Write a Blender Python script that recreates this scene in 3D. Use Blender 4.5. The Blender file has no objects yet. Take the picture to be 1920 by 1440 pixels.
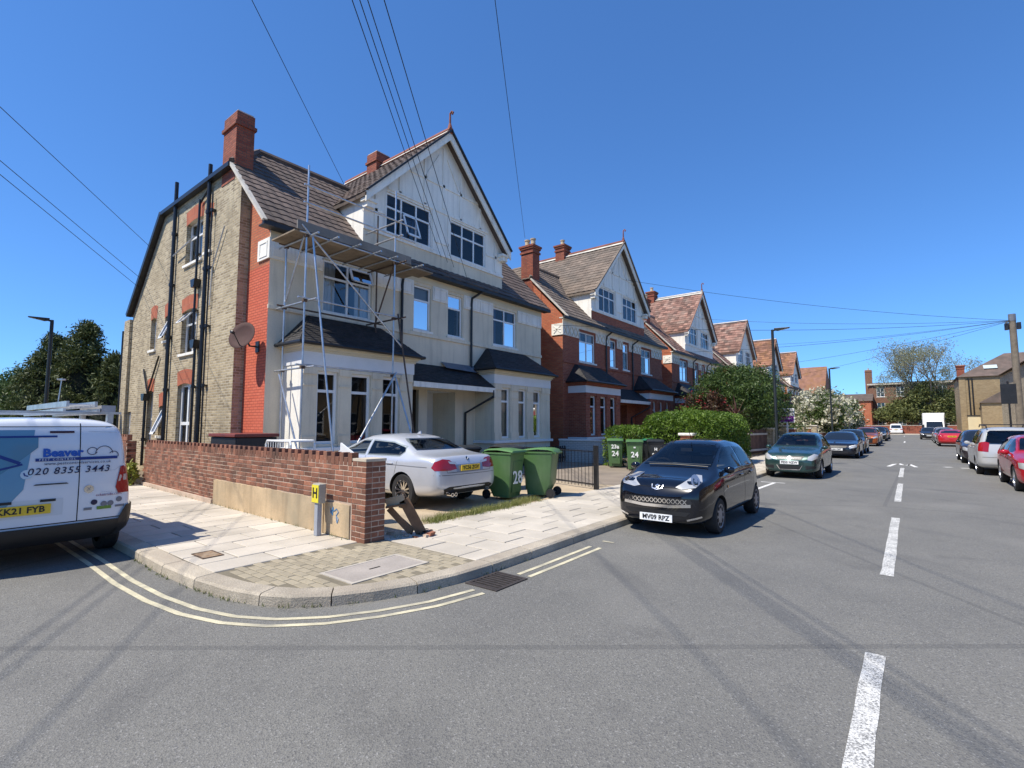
import bpy, bmesh, math, random
import numpy as np
from mathutils import Vector, Matrix, Quaternion
from mathutils.bvhtree import BVHTree
random.seed(7); np.random.seed(7)
SC = bpy.context.scene
COL = SC.collection
R = math.radians
# ---------------------------------------------------------------- camera
CAM_H = 1.7
PITCH = math.atan2(77, 940); YAW = math.atan2(746, math.hypot(940, 77))
cd = bpy.data.cameras.new('camera'); cam = bpy.data.objects.new('camera', cd); COL.objects.link(cam)
cd.sensor_fit = 'HORIZONTAL'; cd.sensor_width = 36; cd.lens = 36 * 940 / 1920.0
cd.clip_start = 0.05; cd.clip_end = 2000
cam.location = (0, 0, CAM_H); cam.rotation_euler = (math.pi / 2 + PITCH, 0, YAW)
SC.camera = cam
# ---------------------------------------------------------------- sky and sun
SUN_EL = R(57); SUN_DIR = Vector((-0.40 * math.cos(SUN_EL), -0.917 * math.cos(SUN_EL), math.sin(SUN_EL))).normalized()
w = bpy.data.worlds.new('World'); SC.world = w; w.use_nodes = True
nt = w.node_tree; bg = nt.nodes['Background']
sky = nt.nodes.new('ShaderNodeTexSky'); sky.sky_type = 'NISHITA'; sky.sun_disc = False
sky.sun_elevation = SUN_EL; sky.sun_rotation = math.atan2(SUN_DIR.x, SUN_DIR.y) % (2 * math.pi)
sky.air_density = 0.8; sky.dust_density = 0.0; sky.ozone_density = 1.0; sky.altitude = 0
def vmul(src, col):
    n = nt.nodes.new('ShaderNodeMix'); n.data_type = 'RGBA'; n.blend_type = 'MULTIPLY'; n.inputs[0].default_value = 1; n.inputs[7].default_value = (*col, 1); nt.links.new(src, n.inputs[6]); return n.outputs[2]
gm = nt.nodes.new('ShaderNodeGamma'); gm.inputs[1].default_value = 0.78; nt.links.new(vmul(sky.outputs[0], (0.13, 0.13, 0.13)), gm.inputs[0])
nt.links.new(vmul(gm.outputs[0], (2.75, 5.3, 8.8)), bg.inputs[0]); bg.inputs[1].default_value = 0.13
sl = bpy.data.lights.new('sun', 'SUN'); sl.energy = 5.0; sl.angle = R(0.53); sl.color = (1.0, 0.935, 0.82)
so = bpy.data.objects.new('sun', sl); COL.objects.link(so)
so.rotation_euler = SUN_DIR.to_track_quat('Z', 'Y').to_euler(); so.location = SUN_DIR * 60
SC.view_settings.view_transform = 'Standard'; SC.view_settings.look = 'None'
SC.view_settings.exposure = 0.3; SC.view_settings.gamma = 1.0
SC.cycles.max_bounces = 6; SC.cycles.transparent_max_bounces = 12
# ---------------------------------------------------------------- helpers
def tag(o, label=None, cat=None, group=None, kind=None):
    if label: o['label'] = label
    if cat: o['category'] = cat
    if group: o['group'] = group
    if kind: o['kind'] = kind
    return o
def thing(name, loc, label, cat, group=None, rz=0.0):
    o = bpy.data.objects.new(name, None); COL.objects.link(o); o.location = loc; o.rotation_euler = (0, 0, rz)
    o.empty_display_size = 0.2
    return tag(o, label, cat, group)
def link(name, me, parent=None, loc=(0, 0, 0), rz=0.0):
    o = bpy.data.objects.new(name, me); COL.objects.link(o); o.parent = parent; o.location = loc
    if rz: o.rotation_euler = (0, 0, rz)
    return o
def copy_tree(o, parent=None):
    c = o.copy(); COL.objects.link(c); c.parent = parent
    for ch in list(o.children): copy_tree(ch, c)
    return c
class MB:
    def __init__(s, o=(0, 0, 0)):
        s.v = []; s.f = []; s.m = []; s.k = 0; s.o = Vector(o)
    def poly(s, pts, m=None):
        n = len(s.v); s.v += [tuple(Vector(p) - s.o) for p in pts]; s.f.append(tuple(range(n, n + len(pts)))); s.m.append(s.k if m is None else m)
        return s
    def raw(s, pts, faces, m=None):
        n = len(s.v); s.v += [tuple(Vector(p) - s.o) for p in pts]
        for f in faces: s.f.append(tuple(n + i for i in f)); s.m.append(s.k if m is None else m)
        return s
    def box(s, x0, x1, y0, y1, z0, z1, m=None):
        if x0 > x1: x0, x1 = x1, x0
        if y0 > y1: y0, y1 = y1, y0
        if z0 > z1: z0, z1 = z1, z0
        return s.raw([(x0, y0, z0), (x1, y0, z0), (x1, y1, z0), (x0, y1, z0), (x0, y0, z1), (x1, y0, z1), (x1, y1, z1), (x0, y1, z1)],
                     [(0, 3, 2, 1), (4, 5, 6, 7), (0, 1, 5, 4), (1, 2, 6, 5), (2, 3, 7, 6), (3, 0, 4, 7)], m)
    def beam(s, a, b, w, h, up=(0, 0, 1), m=None):
        a, b = Vector(a), Vector(b); d = (b - a).normalized(); u = Vector(up); r = d.cross(u)
        if r.length < 1e-4: r = d.cross(Vector((1, 0, 0)))
        r.normalize(); u = r.cross(d).normalized(); r = r * w / 2; u = u * h / 2
        P = [a - r - u, a + r - u, a + r + u, a - r + u, b - r - u, b + r - u, b + r + u, b - r + u]
        return s.raw(P, [(0, 1, 2, 3), (7, 6, 5, 4), (0, 4, 5, 1), (1, 5, 6, 2), (2, 6, 7, 3), (3, 7, 4, 0)], m)
    def tube(s, a, b, r, n=8, r2=None, m=None, cap=True):
        a, b = Vector(a), Vector(b); d = (b - a).normalized(); q = d.to_track_quat('Z', 'Y'); r2 = r if r2 is None else r2
        P = []
        for c, rr in ((a, r), (b, r2)):
            for i in range(n):
                t = 2 * math.pi * i / n; P.append(c + q @ Vector((math.cos(t) * rr, math.sin(t) * rr, 0)))
        F = [(i, (i + 1) % n, n + (i + 1) % n, n + i) for i in range(n)]
        if cap: F += [tuple(range(n - 1, -1, -1)), tuple(range(n, 2 * n))]
        return s.raw(P, F, m)
    def pipe(s, pts, r, n=6, m=None):
        pts = [Vector(p) for p in pts]; P = []; q = None
        for i, p in enumerate(pts):
            d = (pts[min(i + 1, len(pts) - 1)] - pts[max(i - 1, 0)]).normalized()
            if q is None: q = d.to_track_quat('Z', 'Y'); d0 = d
            else: q = d0.rotation_difference(d) @ q; d0 = d
            rr = r[i] if isinstance(r, (list, tuple)) else r
            for k in range(n):
                t = 2 * math.pi * k / n; P.append(p + q @ Vector((math.cos(t) * rr, math.sin(t) * rr, 0)))
        F = []
        for i in range(len(pts) - 1):
            for k in range(n): F.append((i * n + k, i * n + (k + 1) % n, (i + 1) * n + (k + 1) % n, (i + 1) * n + k))
        F += [tuple(range(n - 1, -1, -1)), tuple(range((len(pts) - 1) * n, len(pts) * n))]
        return s.raw(P, F, m)
    def lathe(s, prof, n=16, c=(0, 0, 0), axis=(0, 0, 1), m=None):
        q = Vector(axis).to_track_quat('Z', 'Y'); c = Vector(c); P = []
        for r, z in prof:
            for i in range(n):
                t = 2 * math.pi * i / n; P.append(c + q @ Vector((math.cos(t) * r, math.sin(t) * r, z)))
        F = []
        for j in range(len(prof) - 1):
            for i in range(n): F.append((j * n + i, j * n + (i + 1) % n, (j + 1) * n + (i + 1) % n, (j + 1) * n + i))
        return s.raw(P, F, m)
    def prism(s, poly, a, b, axis='x', m=None):
        """poly: 2-D outline (other two axes in order), extruded from a to b along axis"""
        def P3(p, t): return {'x': (t, p[0], p[1]), 'y': (p[0], t, p[1]), 'z': (p[0], p[1], t)}[axis]
        n = len(poly); P = [P3(p, a) for p in poly] + [P3(p, b) for p in poly]
        F = [tuple(range(n)), tuple(range(2 * n - 1, n - 1, -1))] + [(i, n + i, n + (i + 1) % n, (i + 1) % n) for i in range(n)]
        return s.raw(P, F, m)
    def mesh(s, name, mats, smooth=False, fix=True):
        me = bpy.data.meshes.new(name); me.from_pydata(s.v, [], s.f)
        if not isinstance(mats, (list, tuple)): mats = [mats]
        for mt in mats: me.materials.append(mt)
        me.polygons.foreach_set('material_index', s.m)
        if fix and len(s.f) < 60000:
            bm = bmesh.new(); bm.from_mesh(me); bmesh.ops.recalc_face_normals(bm, faces=bm.faces); bm.to_mesh(me); bm.free()
        if smooth: me.polygons.foreach_set('use_smooth', [True] * len(me.polygons))
        me.update(); return me
    def build(s, name, mats, parent=None, loc=(0, 0, 0), smooth=False, bevel=0, fix=True, auto=None):
        me = s.mesh(name, mats, smooth or auto is not None, fix)
        if auto is not None: smooth_by_angle(me, auto)
        o = link(name, me, parent, loc)
        if bevel:
            md = o.modifiers.new('bevel', 'BEVEL'); md.width = bevel; md.segments = 2; md.limit_method = 'ANGLE'; md.angle_limit = R(40)
        return o
def smooth_by_angle(me, deg):
    bm = bmesh.new(); bm.from_mesh(me)
    for e in bm.edges: e.smooth = len(e.link_faces) == 2 and e.calc_face_angle(0) < R(deg)
    for f in bm.faces: f.smooth = True
    bm.to_mesh(me); bm.free()
def text_mesh(txt, size, mt, ext=0.0015, name='lettering', shear=0, spacing=1.0, bold=0.0):
    """text in the XZ plane facing -Y, centred"""
    cu = bpy.data.curves.new(name, 'FONT'); cu.body = txt; cu.size = size; cu.align_x = 'CENTER'; cu.align_y = 'CENTER'; cu.extrude = ext
    cu.shear = shear; cu.space_character = spacing; cu.offset = bold; cu.resolution_u = 2
    ob = bpy.data.objects.new(name, cu); COL.objects.link(ob)
    dg = bpy.context.evaluated_depsgraph_get(); me = bpy.data.meshes.new_from_object(ob.evaluated_get(dg))
    bpy.data.objects.remove(ob); bpy.data.curves.remove(cu)
    me.transform(Matrix.Rotation(math.pi / 2, 4, 'X')); me.materials.clear(); me.materials.append(mt); me.name = name
    return me
# ---------------------------------------------------------------- materials
MATS = {}
def NM(name):
    m = bpy.data.materials.new(name); m.use_nodes = True; t = m.node_tree; b = t.nodes['Principled BSDF']
    return m, t, b
def nn(t, typ, **kw):
    n = t.nodes.new(typ)
    for k, v in kw.items():
        if hasattr(n, k) and not isinstance(v, tuple) and k not in n.inputs: setattr(n, k, v)
        else: n.inputs[k].default_value = v
    return n
def mathn(t, op, a, b=None, c=None):
    n = t.nodes.new('ShaderNodeMath'); n.operation = op
    for i, x in enumerate((a, b, c)):
        if x is None: continue
        if isinstance(x, (int, float)): n.inputs[i].default_value = x
        else: t.links.new(x, n.inputs[i])
    return n.outputs[0]
def mixc(t, fac, a, b, blend='MIX'):
    n = t.nodes.new('ShaderNodeMix'); n.data_type = 'RGBA'; n.blend_type = blend; n.clamp_factor = True
    for k, x in ((0, fac), (6, a), (7, b)):
        if isinstance(x, (int, float)): n.inputs[k].default_value = x
        elif isinstance(x, tuple): n.inputs[k].default_value = (*x, 1) if len(x) == 3 else x
        else: t.links.new(x, n.inputs[k])
    return n.outputs[2]
def ramp(t, fac, a, b):
    n = t.nodes.new('ShaderNodeMapRange'); n.inputs[1].default_value = a; n.inputs[2].default_value = b; t.links.new(fac, n.inputs[0]); return n.outputs[0]
def noise(t, vec, scale, detail=3, rough=0.55):
    n = t.nodes.new('ShaderNodeTexNoise'); n.inputs['Scale'].default_value = scale; n.inputs['Detail'].default_value = detail; n.inputs['Roughness'].default_value = rough
    if vec is not None: t.links.new(vec, n.inputs['Vector'])
    return n.outputs['Fac']
def bump(t, b, h, strength, dist=0.01):
    n = t.nodes.new('ShaderNodeBump'); n.inputs['Strength'].default_value = strength; n.inputs['Distance'].default_value = dist
    t.links.new(h, n.inputs['Height']); t.links.new(n.outputs[0], b.inputs['Normal']); return n
def pos(t):
    return t.nodes.new('ShaderNodeNewGeometry').outputs['Position']
def stretch(t, vec, sx, sy, sz):
    n = t.nodes.new('ShaderNodeVectorMath'); n.operation = 'MULTIPLY'; t.links.new(vec, n.inputs[0]); n.inputs[1].default_value = (sx, sy, sz); return n.outputs[0]
def M(name, col, rough=0.7, var=0.18, scale=2.0, fine=40.0, fvar=0.10, bmp=0.15, bscale=60.0, bdist=0.004, metal=0.0, spec=0.5, rnd=0.0, hue=None, coat=0.0, streak=0.0, objco=False):
    """matt everyday surface: colour patches, grain, relief and (rnd) a shade of its own for each object or island"""
    if name in MATS: return MATS[name]
    m, t, b = NM(name); 
    if objco: p = t.nodes.new('ShaderNodeTexCoord').outputs['Object']
    else: p = pos(t)
    n1 = noise(t, p, scale, 4); n2 = noise(t, p, fine, 2)
    c = mixc(t, ramp(t, n1, 0.3, 0.7), tuple(x * (1 - var) for x in col), tuple(min(1, x * (1 + var)) for x in col))
    c = mixc(t, ramp(t, n2, 0.25, 0.75), c, mixc(t, 1.0, c, tuple([1 + 2 * fvar] * 3), 'MULTIPLY')) if fvar else c
    if hue: c = mixc(t, ramp(t, noise(t, p, scale * 0.6, 3), 0.45, 0.75), c, hue)
    if streak:
        sn = noise(t, stretch(t, p, 3.0, 3.0, 0.25), 2.0, 4)
        c = mixc(t, mathn(t, 'MULTIPLY', ramp(t, sn, 0.5, 0.8), streak), c, tuple(x * 0.35 for x in col))
    if rnd:
        g = t.nodes.new('ShaderNodeNewGeometry'); oi = t.nodes.new('ShaderNodeObjectInfo')
        r = mathn(t, 'FRACT', mathn(t, 'ADD', g.outputs['Random Per Island'], oi.outputs['Random']))
        k = mathn(t, 'ADD', mathn(t, 'MULTIPLY', r, 2 * rnd), 1 - rnd)
        cc = t.nodes.new('ShaderNodeCombineColor'); [t.links.new(k, cc.inputs[i]) for i in range(3)]
        c = mixc(t, 1.0, c, cc.outputs[0], 'MULTIPLY')
    t.links.new(c, b.inputs['Base Color'])
    b.inputs['Roughness'].default_value = rough; b.inputs['Metallic'].default_value = metal; b.inputs['Specular IOR Level'].default_value = spec
    b.inputs['Coat Weight'].default_value = coat; b.inputs['Coat Roughness'].default_value = 0.04
    if bmp: bump(t, b, noise(t, p, bscale, 3), bmp, bdist)
    MATS[name] = m; return m
def Mbrick(name, cols, mortar, bw=0.225, bh=0.075, ms=0.011, patch=0.5, bmp=0.5, soot=0.0):
    if name in MATS: return MATS[name]
    m, t, b = NM(name); g = t.nodes.new('ShaderNodeNewGeometry'); sp = t.nodes.new('ShaderNodeSeparateXYZ'); t.links.new(g.outputs['Position'], sp.inputs[0])
    sn = t.nodes.new('ShaderNodeSeparateXYZ'); t.links.new(g.outputs['True Normal'], sn.inputs[0])
    ax = mathn(t, 'GREATER_THAN', mathn(t, 'ABSOLUTE', sn.outputs[0]), 0.6)
    u = mathn(t, 'ADD', mathn(t, 'MULTIPLY', sp.outputs[1], ax), mathn(t, 'MULTIPLY', sp.outputs[0], mathn(t, 'SUBTRACT', 1.0, ax)))
    cb = t.nodes.new('ShaderNodeCombineXYZ'); t.links.new(u, cb.inputs[0]); t.links.new(sp.outputs[2], cb.inputs[1])
    br = t.nodes.new('ShaderNodeTexBrick'); t.links.new(cb.outputs[0], br.inputs['Vector'])
    br.inputs['Scale'].default_value = 1; br.inputs['Brick Width'].default_value = bw; br.inputs['Row Height'].default_value = bh
    br.inputs['Mortar Size'].default_value = ms; br.inputs['Mortar Smooth'].default_value = 0.25; br.inputs['Bias'].default_value = 0.0
    br.inputs['Color1'].default_value = (0, 0, 0, 1); br.inputs['Color2'].default_value = (1, 1, 1, 1); br.inputs['Mortar'].default_value = (0.5, 0.5, 0.5, 1)
    v = t.nodes.new('ShaderNodeSeparateColor'); t.links.new(br.outputs['Color'], v.inputs[0])
    n1 = noise(t, g.outputs['Position'], 0.7, 5); n2 = noise(t, g.outputs['Position'], 35, 3)
    f = mathn(t, 'ADD', mathn(t, 'MULTIPLY', v.outputs[0], 0.75), mathn(t, 'MULTIPLY', mathn(t, 'SUBTRACT', n2, 0.5), 0.9))
    c = mixc(t, f, cols[0], cols[1])
    c = mixc(t, mathn(t, 'MULTIPLY', ramp(t, n1, 0.4, 0.7), patch), c, cols[2])
    c = mixc(t, br.outputs['Fac'], c, mixc(t, ramp(t, n1, 0.35, 0.7), mortar, tuple(x * 0.6 for x in mortar)))
    if soot:
        sk = noise(t, stretch(t, g.outputs['Position'], 2.5, 2.5, 0.3), 1.2, 4)
        c = mixc(t, mathn(t, 'MULTIPLY', ramp(t, sk, 0.5, 0.75), soot), c, (0.04, 0.035, 0.03))
    t.links.new(c, b.inputs['Base Color']); b.inputs['Roughness'].default_value = 0.9
    h = mathn(t, 'ADD', mathn(t, 'SUBTRACT', 1.0, br.outputs['Fac']), mathn(t, 'MULTIPLY', n2, 0.5))
    bump(t, b, h, bmp, 0.008); MATS[name] = m; return m
def Mgloss(name, col, rough=0.05, metal=0.0, coat=0.0, spec=0.5, flake=0.0, dust=0.0):
    if name in MATS: return MATS[name]
    m, t, b = NM(name); b.inputs['Base Color'].default_value = (*col, 1); b.inputs['Roughness'].default_value = rough
    b.inputs['Metallic'].default_value = metal; b.inputs['Coat Weight'].default_value = coat; b.inputs['Coat Roughness'].default_value = 0.03; b.inputs['Specular IOR Level'].default_value = spec
    if dust:
        p = t.nodes.new('ShaderNodeTexCoord').outputs['Object']
        z = t.nodes.new('ShaderNodeSeparateXYZ'); t.links.new(p, z.inputs[0])
        n = noise(t, p, 3.5, 5); 
        f = mathn(t, 'MULTIPLY', ramp(t, n, 0.35, 0.8), dust)
        t.links.new(mixc(t, f, col, (0.22, 0.2, 0.17)), b.inputs['Base Color'])
        t.links.new(mathn(t, 'ADD', mathn(t, 'MULTIPLY', f, 0.5), rough), b.inputs['Roughness'])
    MATS[name] = m; return m
def Mleaf(name, c1, c2, trans=0.25, rough=0.5):
    if name in MATS: return MATS[name]
    m, t, b = NM(name); g = t.nodes.new('ShaderNodeNewGeometry')
    n1 = noise(t, g.outputs['Position'], 1.3, 3)
    f = mathn(t, 'ADD', mathn(t, 'MULTIPLY', g.outputs['Random Per Island'], 0.7), mathn(t, 'MULTIPLY', mathn(t, 'SUBTRACT', n1, 0.35), 0.9))
    c = mixc(t, f, c1, c2); t.links.new(c, b.inputs['Base Color']); b.inputs['Roughness'].default_value = rough; b.inputs['Specular IOR Level'].default_value = 0.35
    tr = t.nodes.new('ShaderNodeBsdfTranslucent'); t.links.new(c, tr.inputs[0]); mx = t.nodes.new('ShaderNodeMixShader'); mx.inputs[0].default_value = trans
    t.links.new(b.outputs[0], mx.inputs[1]); t.links.new(tr.outputs[0], mx.inputs[2]); t.links.new(mx.outputs[0], t.nodes['Material Output'].inputs[0])
    MATS[name] = m; return m

WHITE = M('white_upvc', (0.80, 0.80, 0.78), 0.35, 0.03, fvar=0.02, bmp=0)
WHITEPAINT = M('white_masonry_paint', (0.82, 0.785, 0.70), 0.7, 0.08, 1.2, 30, 0.05, 0.25, 45, streak=0.4)
CREAM = M('cream_masonry_paint', (0.69, 0.605, 0.455), 0.75, 0.10, 0.8, 30, 0.06, 0.3, 40, streak=0.35)
CREAMTRIM = M('cream_trim_paint', (0.66, 0.58, 0.42), 0.7, 0.05, 1.5, 30, 0.04, 0.1, 40)
GREYPAINT = M('pale_grey_fascia_paint', (0.74, 0.74, 0.73), 0.55, 0.04, 2, 30, 0.03, 0.05)
BLACKPIPE = M('black_pipe_paint', (0.012, 0.012, 0.013), 0.38, 0.3, 4, 40, 0.2, 0.1)
DARKWOOD = M('black_gutter', (0.018, 0.017, 0.017), 0.55, 0.3, 4, 40, 0.2, 0.1)
STOCK = Mbrick('yellow_stock_brick', [(0.23, 0.175, 0.10), (0.64, 0.53, 0.335), (0.42, 0.325, 0.185)], (0.60, 0.52, 0.39), patch=0.4, bmp=0.8, soot=0.3)
PAINTRED = Mbrick('red_painted_brick', [(0.58, 0.12, 0.062), (0.66, 0.165, 0.09), (0.52, 0.105, 0.056)], (0.42, 0.08, 0.045), ms=0.01, patch=0.4, bmp=0.5)
REDBRICK = Mbrick('red_facing_brick', [(0.27, 0.062, 0.032), (0.43, 0.125, 0.06), (0.30, 0.075, 0.04)], (0.40, 0.25, 0.17), ms=0.006, patch=0.4, bmp=0.4, soot=0.15)
REDCOARSE = Mbrick('orange_facing_brick', [(0.45, 0.11, 0.05), (0.58, 0.20, 0.09), (0.40, 0.11, 0.05)], (0.30, 0.17, 0.11), ms=0.008, patch=0.3, bmp=0.5)
CHIMRED = Mbrick('chimney_red_brick', [(0.26, 0.055, 0.03), (0.42, 0.12, 0.06), (0.24, 0.06, 0.035)], (0.16, 0.09, 0.06), ms=0.01, patch=0.5, bmp=0.6, soot=0.4)
BROWNBRICK = Mbrick('brown_far_brick', [(0.17, 0.075, 0.045), (0.30, 0.14, 0.085), (0.2, 0.1, 0.06)], (0.26, 0.18, 0.13), ms=0.007, patch=0.4, bmp=0.3)
TILEBROWN = M('brown_concrete_tile', (0.115, 0.083, 0.067), 0.85, 0.22, 1.5, 25, 0.15, 0.2, 50, rnd=0.16, hue=(0.085, 0.068, 0.055))
TILEGREY = M('grey_brown_concrete_tile', (0.155, 0.118, 0.09), 0.85, 0.22, 1.5, 25, 0.15, 0.2, 50, rnd=0.18, hue=(0.12, 0.10, 0.08))
TILEPINK = M('pink_red_clay_tile', (0.185, 0.098, 0.072), 0.85, 0.3, 2.5, 25, 0.2, 0.2, 50, rnd=0.5, hue=(0.22, 0.16, 0.125))
TILEORANGE = M('orange_lichen_clay_tile', (0.19, 0.092, 0.058), 0.85, 0.3, 1.5, 25, 0.2, 0.2, 50, rnd=0.35, hue=(0.24, 0.115, 0.045))
SLATE = M('dark_clay_bay_tile', (0.022, 0.020, 0.020), 0.7, 0.3, 2, 30, 0.2, 0.25, 50, rnd=0.3)
RIDGE = M('terracotta_ridge', (0.20, 0.062, 0.04), 0.8, 0.25, 3, 30, 0.1, 0.2, 40, rnd=0.2)
MORTAR = M('pale_verge_mortar', (0.50, 0.46, 0.39), 0.9, 0.2, 3, 40, 0.1, 0.3, 60)
LEAD = M('lead_flashing', (0.16, 0.165, 0.18), 0.5, 0.2, 3, 40, 0.1, 0.1, metal=0.3)
STEEL = M('galvanised_tube', (0.50, 0.51, 0.52), 0.38, 0.2, 5, 60, 0.1, 0.1, metal=0.85)
RUSTY = M('rusty_fitting', (0.11, 0.075, 0.055), 0.7, 0.4, 20, 80, 0.2, 0.2, metal=0.4)
BOARD = M('scaffold_board', (0.25, 0.19, 0.125), 0.85, 0.25, 2, 30, 0.15, 0.3, 50, rnd=0.2)
BOARDGREY = M('weathered_board', (0.20, 0.18, 0.155), 0.85, 0.2, 2, 30, 0.15, 0.3, 50, rnd=0.2)
POT = M('buff_chimney_pot', (0.42, 0.33, 0.22), 0.8, 0.2, 5, 40, 0.1, 0.2)
def Mglass(name, tint=(0.015, 0.022, 0.032), rough=0.02):
    if name in MATS: return MATS[name]
    m, t, b = NM(name); p = pos(t); n = noise(t, p, 0.55, 2)
    b.inputs['Base Color'].default_value = (*tint, 1); b.inputs['Roughness'].default_value = rough; b.inputs['IOR'].default_value = 1.7
    bump(t, b, n, 0.06, 0.05); MATS[name] = m; return m
GLASS = Mglass('window_glass')
GLASSCURTAIN = Mglass('curtained_window_glass', (0.12, 0.125, 0.125))
GLASSBLIND = Mglass('blind_window_glass', (0.24, 0.28, 0.30))
GLASSBLUE = Mglass('blue_dark_glass', (0.012, 0.026, 0.065))

def Mclear(name, tint, k=1.6, rough=0.01):
    if name in MATS: return MATS[name]
    m, t, b = NM(name); t.nodes.remove(b); tr = t.nodes.new('ShaderNodeBsdfTransparent'); tr.inputs[0].default_value = (*tint, 1); gl = t.nodes.new('ShaderNodeBsdfGlossy'); gl.inputs['Roughness'].default_value = rough
    p = pos(t); bn = t.nodes.new('ShaderNodeBump'); bn.inputs['Strength'].default_value = .05; bn.inputs['Distance'].default_value = .05; t.links.new(noise(t, p, .6, 2), bn.inputs['Height']); t.links.new(bn.outputs[0], gl.inputs['Normal'])
    fr = t.nodes.new('ShaderNodeFresnel'); fr.inputs[0].default_value = 1.52; mx_ = t.nodes.new('ShaderNodeMixShader'); t.links.new(mathn(t, 'MINIMUM', mathn(t, 'MULTIPLY', fr.outputs[0], k), 1.0), mx_.inputs[0]); t.links.new(tr.outputs[0], mx_.inputs[1]); t.links.new(gl.outputs[0], mx_.inputs[2]); t.links.new(mx_.outputs[0], t.nodes['Material Output'].inputs[0])
    MATS[name] = m; return m
PANEGLASS = Mclear('clear_window_glass', (0.72, 0.76, 0.78), 1.35)
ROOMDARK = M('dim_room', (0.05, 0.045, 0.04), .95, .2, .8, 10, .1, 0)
CURTAIN = [M('net_curtain', (0.55, 0.54, 0.51), .9, .08, 3, 30, .05, 0), M('grey_curtain', (0.22, 0.23, 0.25), .9, .1, 3, 30, .05, 0), M('blue_curtain', (0.10, 0.14, 0.24), .9, .1, 3, 30, .05, 0), M('roller_blind', (0.42, 0.45, 0.46), .9, .04, 3, 30, .03, 0)]
# ---------------------------------------------------------------- the ground
def Masphalt():
    m, t, b = NM('asphalt'); p = pos(t)
    n1 = noise(t, p, 0.35, 5); n2 = noise(t, p, 160, 2, 0.7); n3 = noise(t, p, 2.2, 5)
    c = mixc(t, ramp(t, n1, 0.3, 0.7), (0.143, 0.139, 0.124), (0.190, 0.183, 0.160))
    c = mixc(t, mathn(t, 'MULTIPLY', ramp(t, n3, 0.5, 0.75), 0.35), c, (0.097, 0.095, 0.088))
    vo = t.nodes.new('ShaderNodeTexVoronoi'); vo.inputs['Scale'].default_value = 115; t.links.new(p, vo.inputs['Vector'])
    vs = t.nodes.new('ShaderNodeSeparateColor'); t.links.new(vo.outputs['Color'], vs.inputs[0])
    c = mixc(t, mathn(t, 'MULTIPLY', ramp(t, vs.outputs[0], 0.88, 0.97), 0.5), c, (0.36, 0.35, 0.33))
    c = mixc(t, mathn(t, 'MULTIPLY', ramp(t, vs.outputs[1], 0.55, 0.95), 0.6), c, (0.055, 0.055, 0.057))
    c = mixc(t, mathn(t, 'MULTIPLY', ramp(t, n2, 0.35, 0.7), 0.25), c, (0.21, 0.205, 0.20))
    # tyre-worn strips along the street and a few dark turning scuffs
    sp = t.nodes.new('ShaderNodeSeparateXYZ'); t.links.new(p, sp.inputs[0])
    wv = t.nodes.new('ShaderNodeTexWave'); wv.wave_type = 'RINGS'; wv.rings_direction = 'Z'; wv.inputs['Scale'].default_value = 0.16; wv.inputs['Distortion'].default_value = 1.6; wv.inputs['Detail'].default_value = 2; wv.inputs['Detail Scale'].default_value = 0.5
    off = t.nodes.new('ShaderNodeVectorMath'); off.operation = 'ADD'; off.inputs[1].default_value = (9.5, 3.0, 0); t.links.new(p, off.inputs[0]); t.links.new(off.outputs[0], wv.inputs['Vector'])
    sc = mathn(t, 'MULTIPLY', ramp(t, wv.outputs['Fac'], 0.93, 0.99), mathn(t, 'MULTIPLY', ramp(t, noise(t, p, 0.45, 3), 0.45, 0.65), 0.30))
    c = mixc(t, sc, c, (0.062, 0.062, 0.064))
    ol = noise(t, p, 0.9, 6, 0.6); c = mixc(t, mathn(t, 'MULTIPLY', ramp(t, ol, 0.60, 0.72), 0.45), c, (0.075, 0.073, 0.070))
    lt = noise(t, p, 0.55, 4, 0.5); c = mixc(t, mathn(t, 'MULTIPLY', ramp(t, lt, 0.56, 0.70), 0.35), c, (0.25, 0.24, 0.215))
    # repaired patches and tar lines
    v2 = t.nodes.new('ShaderNodeTexVoronoi'); v2.feature = 'DISTANCE_TO_EDGE'; v2.inputs['Scale'].default_value = 0.13; t.links.new(p, v2.inputs['Vector'])
    c = mixc(t, mathn(t, 'MULTIPLY', mathn(t, 'LESS_THAN', v2.outputs['Distance'], 0.004), 0.3), c, (0.06, 0.06, 0.06))
    t.links.new(c, b.inputs['Base Color']); b.inputs['Roughness'].default_value = 0.82
    h = mathn(t, 'ADD', mathn(t, 'MULTIPLY', vo.outputs['Distance'], 1.0), mathn(t, 'MULTIPLY', n2, 0.6))
    bump(t, b, h, 0.55, 0.006); return m
ASPHALT = Masphalt()
EARTH = M('bare_earth', (0.16, 0.125, 0.085), 0.95, 0.3, 0.5, 20, 0.2, 0.4, 20)
KERBSTONE = M('granite_kerb', (0.29, 0.252, 0.195), 0.85, 0.2, 2.5, 70, 0.4, 0.9, 60, 0.008, rnd=0.14, hue=(0.34, 0.285, 0.22))
SLAB = M('concrete_paving_slab', (0.49, 0.44, 0.365), 0.85, 0.09, 1.6, 60, 0.07, 0.25, 90, rnd=0.11, hue=(0.39, 0.35, 0.285))
SLABBED = M('paving_joint_sand', (0.11, 0.098, 0.08), 0.95, 0.2, 4, 60, 0.2, 0.4, 60)
BLOCK = M('buff_block_paver', (0.31, 0.265, 0.185), 0.88, 0.1, 2, 60, 0.1, 0.35, 70, rnd=0.13)
FORECOURT = M('sandy_concrete_forecourt', (0.40, 0.315, 0.21), 0.92, 0.2, 1.1, 40, 0.15, 0.5, 30, hue=(0.27, 0.22, 0.15))
DRIVE2 = M('brown_paved_drive', (0.235, 0.19, 0.145), 0.9, 0.12, 1.4, 40, 0.1, 0.3, 40, hue=(0.18, 0.15, 0.12))
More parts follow.
